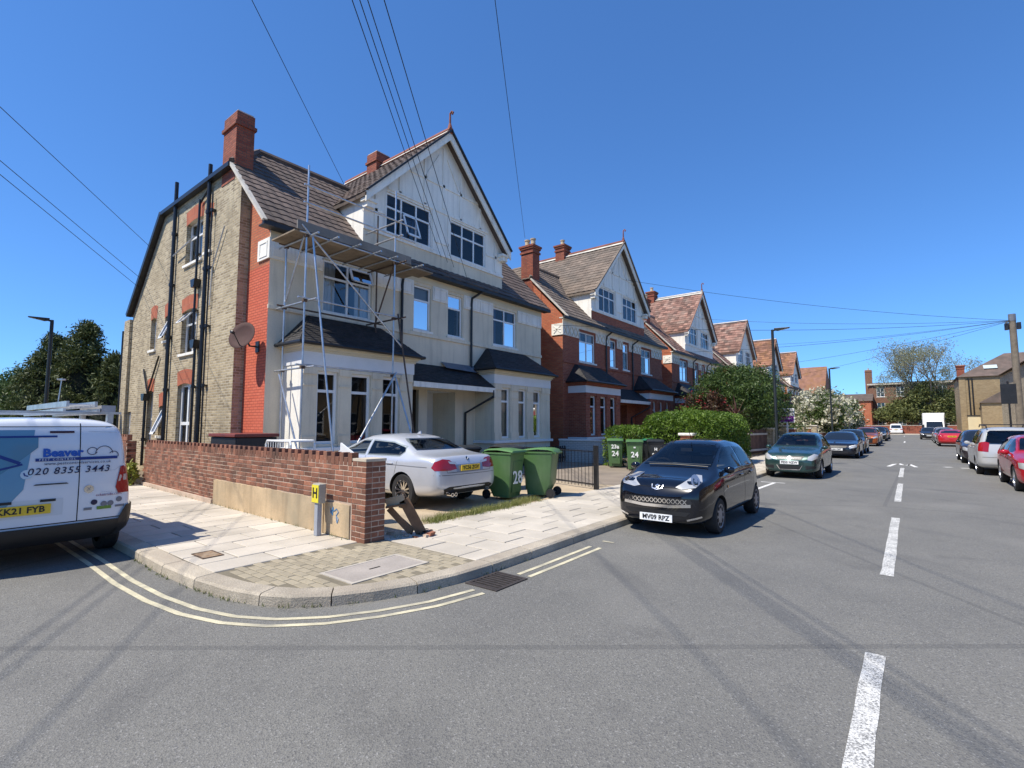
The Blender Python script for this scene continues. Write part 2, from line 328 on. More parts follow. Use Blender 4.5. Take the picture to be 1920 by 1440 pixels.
YELLOW = M('worn_yellow_line_paint', (0.47, 0.425, 0.29), 0.8, 0.15, 5, 120, 0.25, 0.4, 110, hue=(0.30, 0.28, 0.22))
def Mlinepaint():
    m, t, b = NM('worn_white_line_paint'); p = pos(t)
    n = noise(t, p, 75, 4, 0.75); n2 = noise(t, p, 5, 3)
    f = ramp(t, mathn(t, 'ADD', n, mathn(t, 'MULTIPLY', n2, 0.25)), 0.53, 0.68)
    c = mixc(t, f, (0.17, 0.168, 0.16), (0.66, 0.65, 0.61)); t.links.new(c, b.inputs['Base Color']); b.inputs['Roughness'].default_value = 0.8
    bump(t, b, n, 0.5, 0.005); return m
LINE = Mlinepaint()
LINEFAR = M('white_line_paint', (0.60, 0.59, 0.56), 0.8, 0.15, 3, 60, 0.15, 0.2)
g = MB(); g.poly([(-900, -900, -0.06), (900, -900, -0.06), (900, 900, -0.06), (-900, 900, -0.06)]); tag(g.build('ground', EARTH), 'bare earth beneath the gardens', 'ground', kind='structure')
g = MB(); g.poly([(-110, -45, 0), (40, -45, 0), (40, 150, 0), (-110, 150, 0)]); tag(g.build('road', ASPHALT), 'grey asphalt carriageway of the street and its junction', 'road', kind='structure')
# kerb line: side road -> corner -> street (foot of the kerb face)
KP = [(-60, 2.15), (-8.13, 2.15), (-6.78, 2.12), (-5.93, 2.15), (-5.33, 2.22), (-4.90, 2.34), (-4.61, 2.50), (-4.35, 2.76), (-4.15, 3.09), (-3.98, 3.50), (-3.89, 3.98), (-3.86, 4.53), (-3.86, 5.3), (-3.88, 6.85), (-3.9, 18.4), (-3.92, 104)]
def resample(pts, step):
    out = [Vector((*pts[0], 0))]; 
    for a, b in zip(pts, pts[1:]):
        a, b = Vector((*a, 0)), Vector((*b, 0)); n = max(1, round((b - a).length / step))
        for i in range(1, n + 1): out.append(a.lerp(b, i / n))
    return out
def offset_line(P, d):
    out = []
    for i, p in enumerate(P):
        t = (P[min(i + 1, len(P) - 1)] - P[max(i - 1, 0)]).normalized(); out.append(p + Vector((-t.y, t.x, 0)) * d)
    return out
PZ = 0.11          # pavement level
kp = resample(KP, 0.45); ki = offset_line(kp, 0.22)
bed = MB(); bed.poly([(p.x, p.y, PZ - 0.012) for p in offset_line(kp, 0.2)] + [(-45, 104, PZ - 0.012), (-60, 104, PZ - 0.012)])
tag(bed.build('pavement', SLABBED), 'footway bed under the pale slabs and house plots', 'pavement', kind='structure')
kerb = tag(link('kerb', None), 'granite kerb round the street corner', 'kerb', kind='structure')
# kerb stones, two path steps each
def kerb_top(p):     # dropped at the corner crossing
    d = math.hypot(p.x + 4.55, p.y - 2.55); return PZ
i = 0; rest = MB()
while i < len(kp) - 2:
    j = min(i + 2, len(kp) - 1); near = kp[i].x > -14 and kp[i].y < 34
    q = MB(kp[i] if near else (0, 0, 0)); tgt = q if near else rest; gp = (kp[j] - kp[i]).normalized() * 0.006
    idx = list(range(i, j + 1)); P = []
    for k in idx:
        e = gp if k == i else (-gp if k == j else Vector((0, 0, 0))); zt = kerb_top(kp[k]); a = kp[k] + e; c = ki[k] + e; o2 = (c - a).normalized()
        P += [(a.x, a.y, -0.05), (*(a + o2 * 0.012)[:2], zt - 0.02), (*(a + o2 * 0.035)[:2], zt), (c.x, c.y, zt + 0.004), (c.x, c.y, -0.03)]
    F = []
    for k in range(len(idx) - 1):
        for s in range(4): F.append((k * 5 + s, k * 5 + s + 1, (k + 1) * 5 + s + 1, (k + 1) * 5 + s))
    F += [(4, 3, 2, 1, 0), tuple((len(idx) - 1) * 5 + s for s in range(5))]
    tgt.raw(P, F)
    if near: q.build('kerb_stone', KERBSTONE, kerb, kp[i])
    i = j
tag(rest.build('kerb_run', KERBSTONE, kerb), kind='stuff')
# slabs: rows across the footway, broken joints
paving = tag(link('footway_paving', None), 'pale concrete slabs of the footway', 'paving', kind='structure')
SLABMESH = {}
def slab_mesh(sx, sy, name, mt, h=0.05, c=0.006):
    k = (round(sx, 3), round(sy, 3), name)
    if k not in SLABMESH:
        b = MB(); x, y = sx / 2, sy / 2
        P = [(sgx * a, sgy * bb, z) for a, bb, z in ((x, y, -h), (x, y, -c), (x - c, y - c, 0)) for sgx, sgy in ((-1, -1), (1, -1), (1, 1), (-1, 1))]
        F = [(8, 9, 10, 11)] + [(r * 4 + i, r * 4 + (i + 1) % 4, r * 4 + 4 + (i + 1) % 4, r * 4 + 4 + i) for r in (0, 1) for i in range(4)]
        SLABMESH[k] = b.raw(P, F).mesh(name, mt)
    return SLABMESH[k]
rng = random.Random(3); cnt = 0
def put_slab(x0, x1, y0, y1, name='slab', mt=None, parent=None):
    global cnt
    o = link(name, slab_mesh(x1 - x0 - (0.02 if name == 'slab' else .01), y1 - y0 - (0.02 if name == 'slab' else .01), name, mt or SLAB), parent or paving, ((x0 + x1) / 2, (y0 + y1) / 2, PZ + rng.uniform(-0.002, 0.003)))
    o.rotation_euler = (rng.uniform(-0.003, 0.003), rng.uniform(-0.003, 0.003), 0); return o
far = MB()
x = -6.0; r = 0
while x > -34:                       # side road footway, Y 2.36 .. 4.2 (rows across)
    x0 = x - 0.45; y = 2.37; k = r % 2; ys = [2.37, 2.37 + (0.45 if k else 0.75), 2.37 + (1.05 if k else 1.35), 4.22 + 0.03 * max(0, (-6 - x)) ]
    for a, b in zip(ys, ys[1:]):
        if x > -17: put_slab(x0, x, a, b)
        else: far.box(x0 + .005, x - .005, a + .005, b - .005, PZ - .04, PZ)
    x = x0; r += 1
y = 4.5; r = 0
while y < 100:                       # street footway, X -6.15 .. -4.1
    y1 = y + 0.45; k = r % 2; xs = [-4.1, -4.7 if k else -4.4, -5.35 if k else -5.05, -6.2 if k else -5.7] + ([] if k else [-6.2])
    for a, b in zip(xs, xs[1:]):
        if y < 30: put_slab(b, a, y, y1)
        else: far.box(b + .005, a - .005, y + .005, y1 - .005, PZ - .04, PZ)
    y = y1; r += 1
tag(far.build('slab_run', SLAB, paving), kind='stuff')
blocks = tag(link('block_paving', None), 'buff block pavers at the corner crossing', 'paving', kind='structure')
bb = MB(); bb.poly([(p.x, p.y, min(PZ - .004, kerb_top(p) + .002)) for p in offset_line(kp, .21) if p.x > -6.0 and p.y < 4.6] + [(-4.1, 4.48, PZ - .004), (-5.9, 4.48, PZ - .004), (-6.0, 3.9, PZ - .004)]); bb.build('paver_bed', M('block_joint_sand', (0.17, 0.145, 0.10), .95, .15), blocks)
y = 2.38; r = 0
while y < 4.46:
    x = -6.0 + (0.1 if r % 2 else 0.0)
    while x < -4.05:
        d_ok = True; cxm, cym = x + 0.1, y + 0.05
        if cxm > -5.08 and cxm < -4.44 and cym > 3.03 and cym < 4.12: d_ok = False
        # stay inside the kerb
        m_ = min(((p - Vector((cxm, cym, 0))).length, i) for i, p in enumerate(ki))
        nrm = (ki[m_[1]] - kp[m_[1]]).normalized()
        if (Vector((cxm, cym, 0)) - ki[m_[1]]).dot(nrm) < 0.06: d_ok = False
        if x < -5.86 and cym > 3.9: d_ok = False
        if d_ok:
            o = put_slab(x, x + 0.2, y, min(y + 0.1, 4.48), 'paver', BLOCK, blocks)
            zt = min(kerb_top(ki[m_[1]]) + 0.02 * m_[0], PZ) if m_[0] < 2 else PZ
        x += 0.2
    y += 0.1; r += 1
fr = MB(); COVER = M('worn_cover_concrete', (0.30, 0.265, 0.23), 0.9, 0.12, 3, 60, 0.15, 0.4, 70)
cv = tag(link('utility_cover', None), 'rectangular utility cover in a pale frame among block pavers', 'cover')
cv.location = (-4.76, 3.57, PZ)
fr.box(-.275, .275, -.49, .49, -0.04, 0.003); fr.build('cover_plate', COVER, cv)
f2 = MB()
for a in ((-.3, -.26, -.475, .475), (.26, .3, -.475, .475), (-.3, .3, -.515, -.475), (-.3, .3, .475, .515)): f2.box(*a, -0.04, 0.006)
f2.build('frame', M('pale_frame_concrete', (0.40, 0.36, 0.30), 0.85, 0.1), cv)
k_ = MB(); k_.box(-0.012, 0.012, -0.09, 0.05, 0, 0.006); k_.build('lifting_slot', BLACKPIPE, cv)
sc_ = tag(link('stopcock_cover', None), 'small rusty brown stopcock cover set among the pale slabs', 'cover'); sc_.location = (-6.85, 2.63, PZ + 0.004)
k_ = MB(); k_.box(-.17, .17, -.11, .11, -.03, .002); k_.build('plate', M('rusty_iron_cover', (0.20, 0.13, 0.075), 0.8, 0.4, 25, 80, 0.3, 0.6, 90, hue=(0.32, 0.27, 0.2)), sc_)
k_ = MB()
for a in ((-.18, -.165, -.105, .105), (.165, .18, -.105, .105), (-.18, .18, -.12, -.105), (-.18, .18, .105, .12)): k_.box(*a, -.03, .006)
k_.build('rim', RUSTY, sc_)
# plots (bare ground of the forecourts)
g = MB(); g.poly([(-13.2, 4.2, PZ - 0.008), (-6.2, 4.2, PZ - 0.008), (-6.2, 12.3, PZ - 0.008), (-13.2, 12.3, PZ - 0.008)]); tag(g.build('forecourt', FORECOURT), 'sandy broken concrete forecourt of the corner house', 'forecourt', kind='structure')
g = MB(); g.poly([(-13.2, 12.3, PZ - 0.006), (-6.2, 12.3, PZ - 0.006), (-6.2, 22, PZ - 0.006), (-13.2, 22, PZ - 0.006)]); tag(g.build('drive', DRIVE2), 'brown paved drive in front of the red house', 'drive', kind='structure')
g = MB(); g.poly([(-60, 4.3, PZ - 0.008), (-13.2, 4.3, PZ - 0.008), (-13.2, 104, PZ - 0.008), (-60, 104, PZ - 0.008)]); tag(g.build('garden_ground', EARTH), 'bare garden soil behind and beside the houses', 'ground', kind='structure')
g = MB(); g.poly([(-13.2, 22, PZ - 0.008), (-6.2, 22, PZ - 0.008), (-6.2, 104, PZ - 0.008), (-13.2, 104, PZ - 0.008)]); tag(g.build('front_garden_ground', EARTH), 'front garden soil behind the hedge', 'ground', kind='structure')
# far side footway
g = MB(); g.box(3.95, 40, 8, 104, -0.05, 0.11); tag(g.build('far_pavement', SLAB), 'footway on the far side of the street', 'pavement', kind='structure')
g = MB(); g.box(-110, 40, 112, 150, -0.05, 0.11); tag(g.build('cross_street_pavement', SLAB), 'footway across the end of the street', 'pavement', kind='structure')
# painted lines
def ribbon(P, w, z=0.004):
    L = offset_line(P, w / 2); Rr = offset_line(P, -w / 2); b = MB()
    for i in range(len(P) - 1): b.poly([(L[i].x, L[i].y, z), (L[i + 1].x, L[i + 1].y, z), (Rr[i + 1].x, Rr[i + 1].y, z), (Rr[i].x, Rr[i].y, z)])
    return b
mk = tag(link('road_marking', None), 'painted lines on the asphalt', 'marking', kind='structure')
near_p = [p for p in kp if p.y < 6.75 and p.x > -40]
def cut(P, a, b): return [p for p in P if not (a < p.y < b and p.x > -4.3)]
fine_k = resample([(p.x, p.y) for p in near_p], 0.12)
for off in (-0.27, -0.42):
    Q = offset_line(fine_k, off)
    ribbon([p for p in Q if not p.y > 4.0 or p.x < -4.2], 0.055).build('yellow_line', YELLOW, mk); ribbon([p for p in Q if p.y > 4.62], 0.055).build('yellow_line', YELLOW, mk)
b = MB(); b.poly([(-4.16, 6.72, .005), (-3.5, 6.66, .005), (-3.5, 6.72, .005), (-4.16, 6.78, .005)]) if 0 else b.poly([(-3.62, 6.70, .006), (-3.44, 6.70, .006), (-3.44, 6.75, .006), (-3.62, 6.75, .006)]); b.build('yellow_line_end', YELLOW, mk)
def dash(y0, y1, x=-0.29, w_=0.125, mt=LINE):
    b = MB(); n = 14; P = []
    rr = random.Random(int(y0 * 10))
    for i in range(n + 1):
        y = y0 + (y1 - y0) * i / n; P += [(x - w_ / 2 + rr.uniform(-.006, .006), y, 0.004), (x + w_ / 2 + rr.uniform(-.006, .006), y, 0.004)]
    b.raw(P, [(2 * i, 2 * i + 1, 2 * i + 3, 2 * i + 2) for i in range(n)]).build('centre_line_dash', mt, mk)
dash(0.3, 4.72); dash(7.2, 11.72); dash(14.2, 18.6, -0.3); dash(20.85, 25.4, -0.32); dash(62, 66.5, -0.5, mt=LINEFAR); dash(96, 100.5, -0.75, mt=LINEFAR)
# parking bay end marks
b = MB(); b.poly([(-3.85, 14.6, .004), (-3.85, 14.5, .004), (-2.15, 16.4, .004), (-2.15, 16.55, .004)]) if 0 else None
def hline(x0, x1, y, w_=0.1):
    b = MB(); b.poly([(x0, y - w_ / 2, .004), (x1, y - w_ / 2, .004), (x1, y + w_ / 2, .004), (x0, y + w_ / 2, .004)]); b.build('bay_line', LINEFAR, mk)
def vline(x, y0, y1, w_=0.09):
    b = MB(); b.poly([(x - w_ / 2, y0, .0045), (x + w_ / 2, y0, .0045), (x + w_ / 2, y1, .0045), (x - w_ / 2, y1, .0045)]); b.build('bay_line', LINEFAR, mk)
ribbon([Vector((-3.29, 14.4, 0)), Vector((-3.22, 16.6, 0))], .1).build('bay_line', LINEFAR, mk); hline(-3.6, -2.95, 16.62)
# hump marks: a zig-zag arrow head and worn ticks
b = MB(); zz = [(-0.78, 26.0), (-0.62, 27.6), (-0.46, 28.2), (-0.34, 27.3), (-0.22, 27.1), (-0.1, 27.9), (0.12, 26.2)]
b = ribbon([Vector((x, y, 0)) for x, y in zz], 0.13); b.build('hump_mark', LINEFAR, mk)
for x0, y0, x1, y1 in ((1.0, 26.9, 1.25, 27.1), (1.5, 26.7, 1.8, 26.8)): ribbon([Vector((x0, y0, 0)), Vector((x1, y1, 0))], 0.2).build('hump_mark', LINEFAR, mk)
# gully
gl = thing('drain_gully', (-3.62, 4.31, 0.0), 'cast iron slotted road gully beside the kerb', 'drain')
IRON = M('cast_iron', (0.06, 0.05, 0.045), 0.6, 0.3, 12, 80, 0.2, 0.3, metal=0.4)
b = MB(); b.box(-.2, .2, -.25, .25, 0.001, 0.003); b.build('pit_dark_sheet', M('pit_dark', (0.004, 0.004, 0.004), 0.9, 0, bmp=0, fvar=0), gl)  # flat black sheet under the bars paints the darkness of the drain
b = MB()
for a in ((-.22, -.18, -.235, .235), (.18, .22, -.235, .235), (-.22, .22, -.27, -.235), (-.22, .22, .235, .27)): b.box(*a, -.02, .012)
b.build('frame', IRON, gl)
for i in range(8): b = MB(); b.box(-.18, .18, -.225 + i * .06, -.195 + i * .06, -.02, .010); b.build('grate_bar', IRON, gl)
# ---------------------------------------------------------------- houses
def Tx(plane):            # face looking +X: a along Y, d outwards
    return lambda a, d, z: (plane + d, a, z)
def Ty(plane):            # face looking -Y: a along X, d outwards
    return lambda a, d, z: (a, plane - d, z)
class MT(MB):
    """mesh builder in (a, d, z) of a wall face"""
    def __init__(s, T): super().__init__(); s.T = T
    def raw(s, pts, faces, m=None): return MB.raw(s, [s.T(*p) for p in pts], faces, m)
    def poly(s, pts, m=None): return MB.poly(s, [s.T(*p) for p in pts], m)
    def bx(s, a0, a1, d0, d1, z0, z1, m=None): return MB.box(s, a0, a1, d0, d1, z0, z1, m)
    def wall(s, a0, a1, z0, z1, holes, depth=0.12, m=None):
        A = sorted({a0, a1, *[h[0] for h in holes], *[h[1] for h in holes]}); Z = sorted({z0, z1, *[h[2] for h in holes], *[h[3] for h in holes]})
        for i in range(len(A) - 1):
            for j in range(len(Z) - 1):
                ac, zc = (A[i] + A[i + 1]) / 2, (Z[j] + Z[j + 1]) / 2
                if not any(h[0] < ac < h[1] and h[2] < zc < h[3] for h in holes): s.poly([(A[i], 0, Z[j]), (A[i + 1], 0, Z[j]), (A[i + 1], 0, Z[j + 1]), (A[i], 0, Z[j + 1])], m)
        for h0, h1, h2, h3 in holes:
            for p, q in (((h0, h2), (h1, h2)), ((h1, h2), (h1, h3)), ((h1, h3), (h0, h3)), ((h0, h3), (h0, h2))):
                s.poly([(p[0], 0, p[1]), (q[0], 0, q[1]), (q[0], -depth, q[1]), (p[0], -depth, p[1])], m)
        return s
def window(parent, T, a0, a1, z0, z1, cols=2, transom=None, inset=0.10, glass=None, sill=True, frame=None, widths=None, fw=0.06, open_light=None, tglass=None, rooms=None):
    frame = frame or WHITE; glass = glass or GLASS; b = MT(T)
    b.bx(a0, a0 + fw, -inset - .03, -inset + .03, z0, z1); b.bx(a1 - fw, a1, -inset - .03, -inset + .03, z0, z1)
    b.bx(a0 + fw, a1 - fw, -inset - .03, -inset + .03, z1 - fw, z1); b.bx(a0 + fw, a1 - fw, -inset - .03, -inset + .03, z0, z0 + fw)
    ws = widths or [1 / cols] * cols; xs = [a0]
    for w_ in ws: xs.append(xs[-1] + (a1 - a0) * w_)
    for x in xs[1:-1]: b.bx(x - fw * .5, x + fw * .5, -inset - .028, -inset + .028, z0 + fw, z1 - fw)
    zr = [z0 + fw * .5, z1 - fw * .5]
    if transom:
        for i in range(len(xs) - 1):
            b.bx(xs[i] + fw * .5, xs[i + 1] - fw * .5, -inset - .026, -inset + .026, transom - fw * .5, transom + fw * .5)
        zr = [z0 + fw * .5, transom, z1 - fw * .5]
    o = b.build('window', frame, parent)
    for i in range(len(xs) - 1):
        for j in range(len(zr) - 1):
            gl = (tglass if (tglass and j == len(zr) - 2 and transom) else glass); gl = gl[(i + j) % len(gl)] if isinstance(gl, list) else gl
            p = MT(T)
            if open_light and (i, j) in open_light:
                k = open_light[(i, j)]; aa, ab, za, zb = xs[i] + .03, xs[i + 1] - .03, zr[j] + .02, zr[j + 1] - .02
                # top hung: bottom swings out by k
                fb = MT(T)
                def tilt(a, t): return (a, -inset + .03 + k * (1 - t), za + (zb - za) * t)
                for (u0, u1, t0, t1) in ((aa, aa + fw, 0, 1), (ab - fw, ab, 0, 1), (aa, ab, 0, .09), (aa, ab, .91, 1)):
                    q = [tilt(u0, t0), tilt(u1, t0), tilt(u1, t1), tilt(u0, t1)]; q2 = [(x, y + .04, z) for x, y, z in q]
                    fb.raw(q + q2, [(0, 1, 2, 3), (7, 6, 5, 4), (0, 4, 5, 1), (1, 5, 6, 2), (2, 6, 7, 3), (3, 7, 4, 0)])
                fb.build('open_casement', frame, o)
                p.poly([(x, y + .02, z) for x, y, z in (tilt(aa + .02, .03), tilt(ab - .02, .03), tilt(ab - .02, .97), tilt(aa + .02, .97))])
                d = MT(T); d.poly([(aa, -inset - .02, za), (ab, -inset - .02, za), (ab, -inset - .02, zb), (aa, -inset - .02, zb)]); d.build('pane', GLASS, o)
            else:
                p.poly([(xs[i] + .01, -inset, zr[j]), (xs[i + 1] - .01, -inset, zr[j]), (xs[i + 1] - .01, -inset, zr[j + 1]), (xs[i] + .01, -inset, zr[j + 1])])
            p.build('pane', PANEGLASS if rooms is not None else gl, o)
    if rooms is not None:
        g0 = glass[0] if isinstance(glass, list) else glass; rr_ = random.Random(int(abs(a0 * 131 + z0 * 37) * 10) % 9973); dd = inset + .10
        dq = dd + .55 + rr_.random() * .1; q = MT(T); q.poly([(a0 - .33, -dq, z0 - .2), (a1 + .33, -dq, z0 - .2), (a1 + .33, -dq, z1 + .06), (a0 - .33, -dq, z1 + .06)]); q.build('room_dark_backing', ROOMDARK, o)  # dark sheet put behind the glass in place of an unlit room
        def drape(x0, x1, za, zb, mt):
            n = max(4, int((x1 - x0) / .035)); P = []
            for k in range(n + 1): x = x0 + (x1 - x0) * k / n; d_ = -dd + .018 * math.sin(k * 1.9); P += [(x, d_, za), (x, d_, zb)]
            q = MT(T); q.raw(P, [(2 * k, 2 * k + 2, 2 * k + 3, 2 * k + 1) for k in range(n)]); q.build('curtain', mt, o)
        if g0 in (GLASSCURTAIN,): drape(a0 + .02, a1 - .02, z0, z1, CURTAIN[0])
        elif g0 is GLASSBLIND:
            q = MT(T); zz = z0 + (z1 - z0) * .12; q.poly([(a0, -dd, zz), (a1, -dd, zz), (a1, -dd, z1), (a0, -dd, z1)]); q.build('blind', CURTAIN[3], o)
        elif rr_.random() < .75:
            mt = CURTAIN[rr_.choice((0, 1, 1, 2))]; w_ = (a1 - a0) * rr_.uniform(.12, .3); drape(a0 + .01, a0 + w_, z0, z1, mt)
            if rr_.random() < .7: drape(a1 - w_, a1 - .01, z0, z1, mt)
    if sill:
        s = MT(T); s.bx(a0 - .07, a1 + .07, -inset + .02, .06, z0 - .09, z0 - .002); s.build('sill', WHITEPAINT if sill is True else sill, o, bevel=.008)
    return o
def tile_field(name, mt, parent, O, U, V, W, L, clip=None, course=0.30, tw=0.30, prof=4, lip=0.028, seed=1, wave=0.016, kind='stuff'):
    """courses of overlapping tiles on a plane: origin O at the eave, U along it, V up the slope"""
    O, U, V = Vector(O), Vector(U).normalized(), Vector(V).normalized(); N = U.cross(V).normalized()
    if N.z < 0: N = -N
    rr = random.Random(seed); v = []; f = []
    nr = int(math.ceil(L / course)); ncol = int(math.ceil(W / tw)) + 1
    for r in range(nr):
        for c in range(ncol):
            u0 = (c - (0.5 if (r % 2 and prof == 1) else 0)) * tw; u1 = u0 + tw
            if u1 <= 0 or u0 >= W: continue
            base = len(v); j = rr.uniform(-.004, .006); v0 = r * course + rr.uniform(-.008, .008); v1 = min((r + 1) * course + .04, L + .02)
            for k in range(prof + 1):
                t = k / prof; u = min(max(u0 + .003 + (tw - .006) * t, 0), W); hw = wave * (0.5 - 0.5 * math.cos(2 * math.pi * t)) if prof > 1 else 0
                for vv, hh in ((v0, -.004), (v0, lip + hw + j), (v1, .004 + hw)): v.append(O + U * u + V * vv + N * hh)
            for k in range(prof):
                a = base + k * 3; bq = base + (k + 1) * 3
                f += [(a, bq, bq + 1, a + 1), (a + 1, bq + 1, bq + 2, a + 2)]
    me = bpy.data.meshes.new(name); me.from_pydata([tuple(p) for p in v], [], f); me.materials.append(mt)
    if clip:
        bm = bmesh.new(); bm.from_mesh(me); n = len(clip); P3 = [O + U * a + V * b_ for a, b_ in clip]; cen = sum(P3, Vector()) / n
        for i in range(n):
            e = P3[(i + 1) % n] - P3[i]
            if e.length < 1e-5: continue
            pn = e.cross(N).normalized()
            if (cen - P3[i]).dot(pn) > 0: pn = -pn
            bmesh.ops.bisect_plane(bm, geom=bm.verts[:] + bm.edges[:] + bm.faces[:], plane_co=P3[i], plane_no=pn, clear_outer=True)
        bm.to_mesh(me); bm.free()
    return tag(link(name, me, parent), kind=kind)
def chimney(parent, x0, x1, y0, y1, z0, z1, mt, pots=0, corbel=True):
    b = MB(); b.box(x0, x1, y0, y1, z0, z1 - .42)
    b.box(x0 - .05, x1 + .05, y0 - .05, y1 + .05, z1 - .42, z1 - .32)
    if corbel:
        b.box(x0 - .01, x1 + .01, y0 - .01, y1 + .01, z1 - .32, z1 - .2); b.box(x0 - .06, x1 + .06, y0 - .06, y1 + .06, z1 - .2, z1 - .1); b.box(x0 - .1, x1 + .1, y0 - .1, y1 + .1, z1 - .1, z1)
    else: b.box(x0, x1, y0, y1, z1 - .32, z1)
    o = b.build('chimney', mt, parent)
    c = MB(); c.box(x0 + .03, x1 - .03, y0 + .03, y1 - .03, z1 + .001, z1 + .05); c.build('flaunching', MORTAR, o)
    for i in range(pots):
        t = (i + .5) / pots; c = MB(); px_, py_ = x0 + (x1 - x0) * t, (y0 + y1) / 2
        c.lathe([(0.0, 0.02), (.13, .02), (.12, .3), (.15, .32), (.15, .38), (.1, .38), (.1, .2), (0, .2)], 12, (px_, py_, z1 + .03)); c.build('chimney_pot', POT, o, smooth=False)
    return o
XF = -13.03
def house(i, st, label):
    lod = st.get('lod', 1); Y0 = 6.17 + 14.28 * i; W = 12.42
    h = thing('semi_detached_house', (XF, Y0, PZ), label, 'house', 'row of gabled semi-detached houses'); h.location.z = 0
    T = Tx(0.0); wf, ws = st['front'], st['side']; gz = 6.9
    fw_ = [(1.55, 3.22), (4.92, 5.70), (6.53, 7.29), (9.08, 10.61)]
    holes = [(a, b, 4.95, 6.5) for a, b in fw_] + [(4.25, 5.2, 0.1, 2.9), (5.58, 6.95, 0.1, 2.9)]
    b = MT(T); b.wall(0, W, 0, gz, holes, 0.14); b.build('front_wall', wf, h)
    b = MB(); b.box(-12, -.02, W - .02, W, 0, 7.2); b.poly([(-.02, W - .01, 7.0), (-3.0, W - .01, 10.3), (-9, W - .01, 10.3), (-9, W - .01, 7.0)]); b.build('far_side_wall', ws, h)
    b = MB(); b.box(-11.9, -11.8, 0, W, 0, 5.9); b.build('rear_wall', ws, h)
    # string course + frieze
    if lod < 3:
        b = MT(T); b.bx(-.02, W + .02, 0.002, .05, 4.74, 4.86); b.build('string_course', CREAM if i == 0 else wf, h, bevel=.01)
    fz0, fz1 = 6.12, 6.56
    zones = [(0, 1.5), (3.27, 4.87), (5.75, 6.48), (7.34, 9.03), (10.66, W)]
    for a0, a1 in zones:
        b = MT(T); b.bx(a0, a1, .002, .045, fz0 - .02, fz1 + .05); f = b.build('frieze_board', WHITEPAINT if i else GREYPAINT if 0 else WHITEPAINT, h)
        if lod < 3:
            n = max(1, round((a1 - a0) / (.75 if i == 0 else .42))); step = (a1 - a0) / n
            for k in range(n):
                c0, c1 = a0 + k * step + .05, a0 + (k + 1) * step - .05
                if i == 0:
                    p = MT(T)
                    for q in ((c0, c0 + .04, fz0 + .04, fz1), (c1 - .04, c1, fz0 + .04, fz1), (c0 + .04, c1 - .04, fz0 + .04, fz0 + .08), (c0 + .04, c1 - .04, fz1 - .04, fz1)): p.bx(q[0], q[1], .047, .065, q[2], q[3])
                    p.build('panel_moulding', WHITEPAINT, f)
                else:
                    p = MT(T)
                    for s in (0, 1):
                        z_a, z_b = (fz0 + .03, fz1) if s else (fz1, fz0 + .03)
                        p.raw([(c0, .047, z_a - .03), (c0, .047, z_a + .03), (c1, .047, z_b + .03), (c1, .047, z_b - .03), (c0, .075, z_a - .03), (c0, .075, z_a + .03), (c1, .075, z_b + .03), (c1, .075, z_b - .03)], [(0, 1, 2, 3), (4, 5, 6, 7), (0, 1, 5, 4), (2, 3, 7, 6), (1, 2, 6, 5), (0, 3, 7, 4)])
                    p.build('cross_moulding', st.get('cross', CREAMTRIM), f)
    b = MT(T); b.bx(-.02, W + .02, .002, .03, fz1 + .05, gz - .06); b.build('cornice_board', WHITEPAINT if i else CREAMTRIM, h)
    b = MT(T); b.bx(-.34, W + .25, .03, .3, gz - .06, gz - .02); b.build('soffit', DARKWOOD if i == 0 else WHITEPAINT, h)
    b = MT(T); b.bx(-.36, W + .28, .26, .38, gz - .07, gz + .05); b.build('gutter', DARKWOOD, h)
    # return frieze box on the near flank
    if lod < 3:
        b = MB(); b.box(-.62, .046, -.045, -.002, fz0 - .02, fz1 + .1); f = b.build('frieze_return', WHITEPAINT, h)
        p = MB()
        if i == 0:
            for q in ((-.52, -.48, fz0 + .05, fz1 + .02), (-.12, -.08, fz0 + .05, fz1 + .02), (-.48, -.12, fz0 + .05, fz0 + .09), (-.48, -.12, fz1 - .02, fz1 + .02)): p.box(q[0], q[1], -.06, -.046, q[2], q[3])
        else:
            for s in (0, 1):
                p.beam((-.5, -.05, fz0 + .08 if s else fz1), (-.1, -.05, fz1 if s else fz0 + .08), .03, .05, up=(0, 0, 1))
            p.beam((-.5, -.05, (fz0 + fz1) / 2 + .04), (-.1, -.05, (fz0 + fz1) / 2 + .04), .03, .05)
        p.build('panel_moulding', WHITEPAINT, f)
    # first floor windows
    gls = st.get('glass', [GLASSBLUE, GLASS]);
    for k, (a, c) in enumerate(fw_):
        wide = k in (0, 3)
        if lod == 3 and k in (1, 2): cols = 1
        ol = None
        if i == 0 and k == 0: ol = {(1, 1): .18}
        window(h, T, a, c, 4.95, 6.5, 2 if wide else 1, 6.0, glass=[GLASSBLIND] if (i == 0 and k == 1) else gls, tglass=[GLASSCURTAIN] if (i == 0 and k == 1) else None, sill=True if lod < 3 else False, open_light=ol, rooms=1 if lod < 3 else None)
    # bays
    bm_, bx = st['bay'], 0.96
    for bi, (b0, b1, wins) in enumerate(((.48, 4.11, ((.90, 1.52), (1.92, 2.58), (2.98, 3.62))), (8.03, 11.7, ((8.44, 8.99), (9.5, 10.05), (10.5, 11.07))))):
        o = MT(Tx(bx)); hs = [(a, c, 1.2, 3.12) for a, c in wins]; o.wall(b0, b1, 0, 3.26, hs, .16)
        o.T = lambda a, d, z: (a, d, z)
        for yy in (b0, b1): MB.raw(o, [(0, yy, 0), (bx, yy, 0), (bx, yy, 3.8), (0, yy, 3.8)], [(0, 1, 2, 3)])
        bay = o.build('bay', bm_, h)
        s = MB(); s.box(0, bx + .1, b0 - .1, b1 + .1, 1.02, 1.12); s.build('bay_sill', GREYPAINT, bay, bevel=.01)
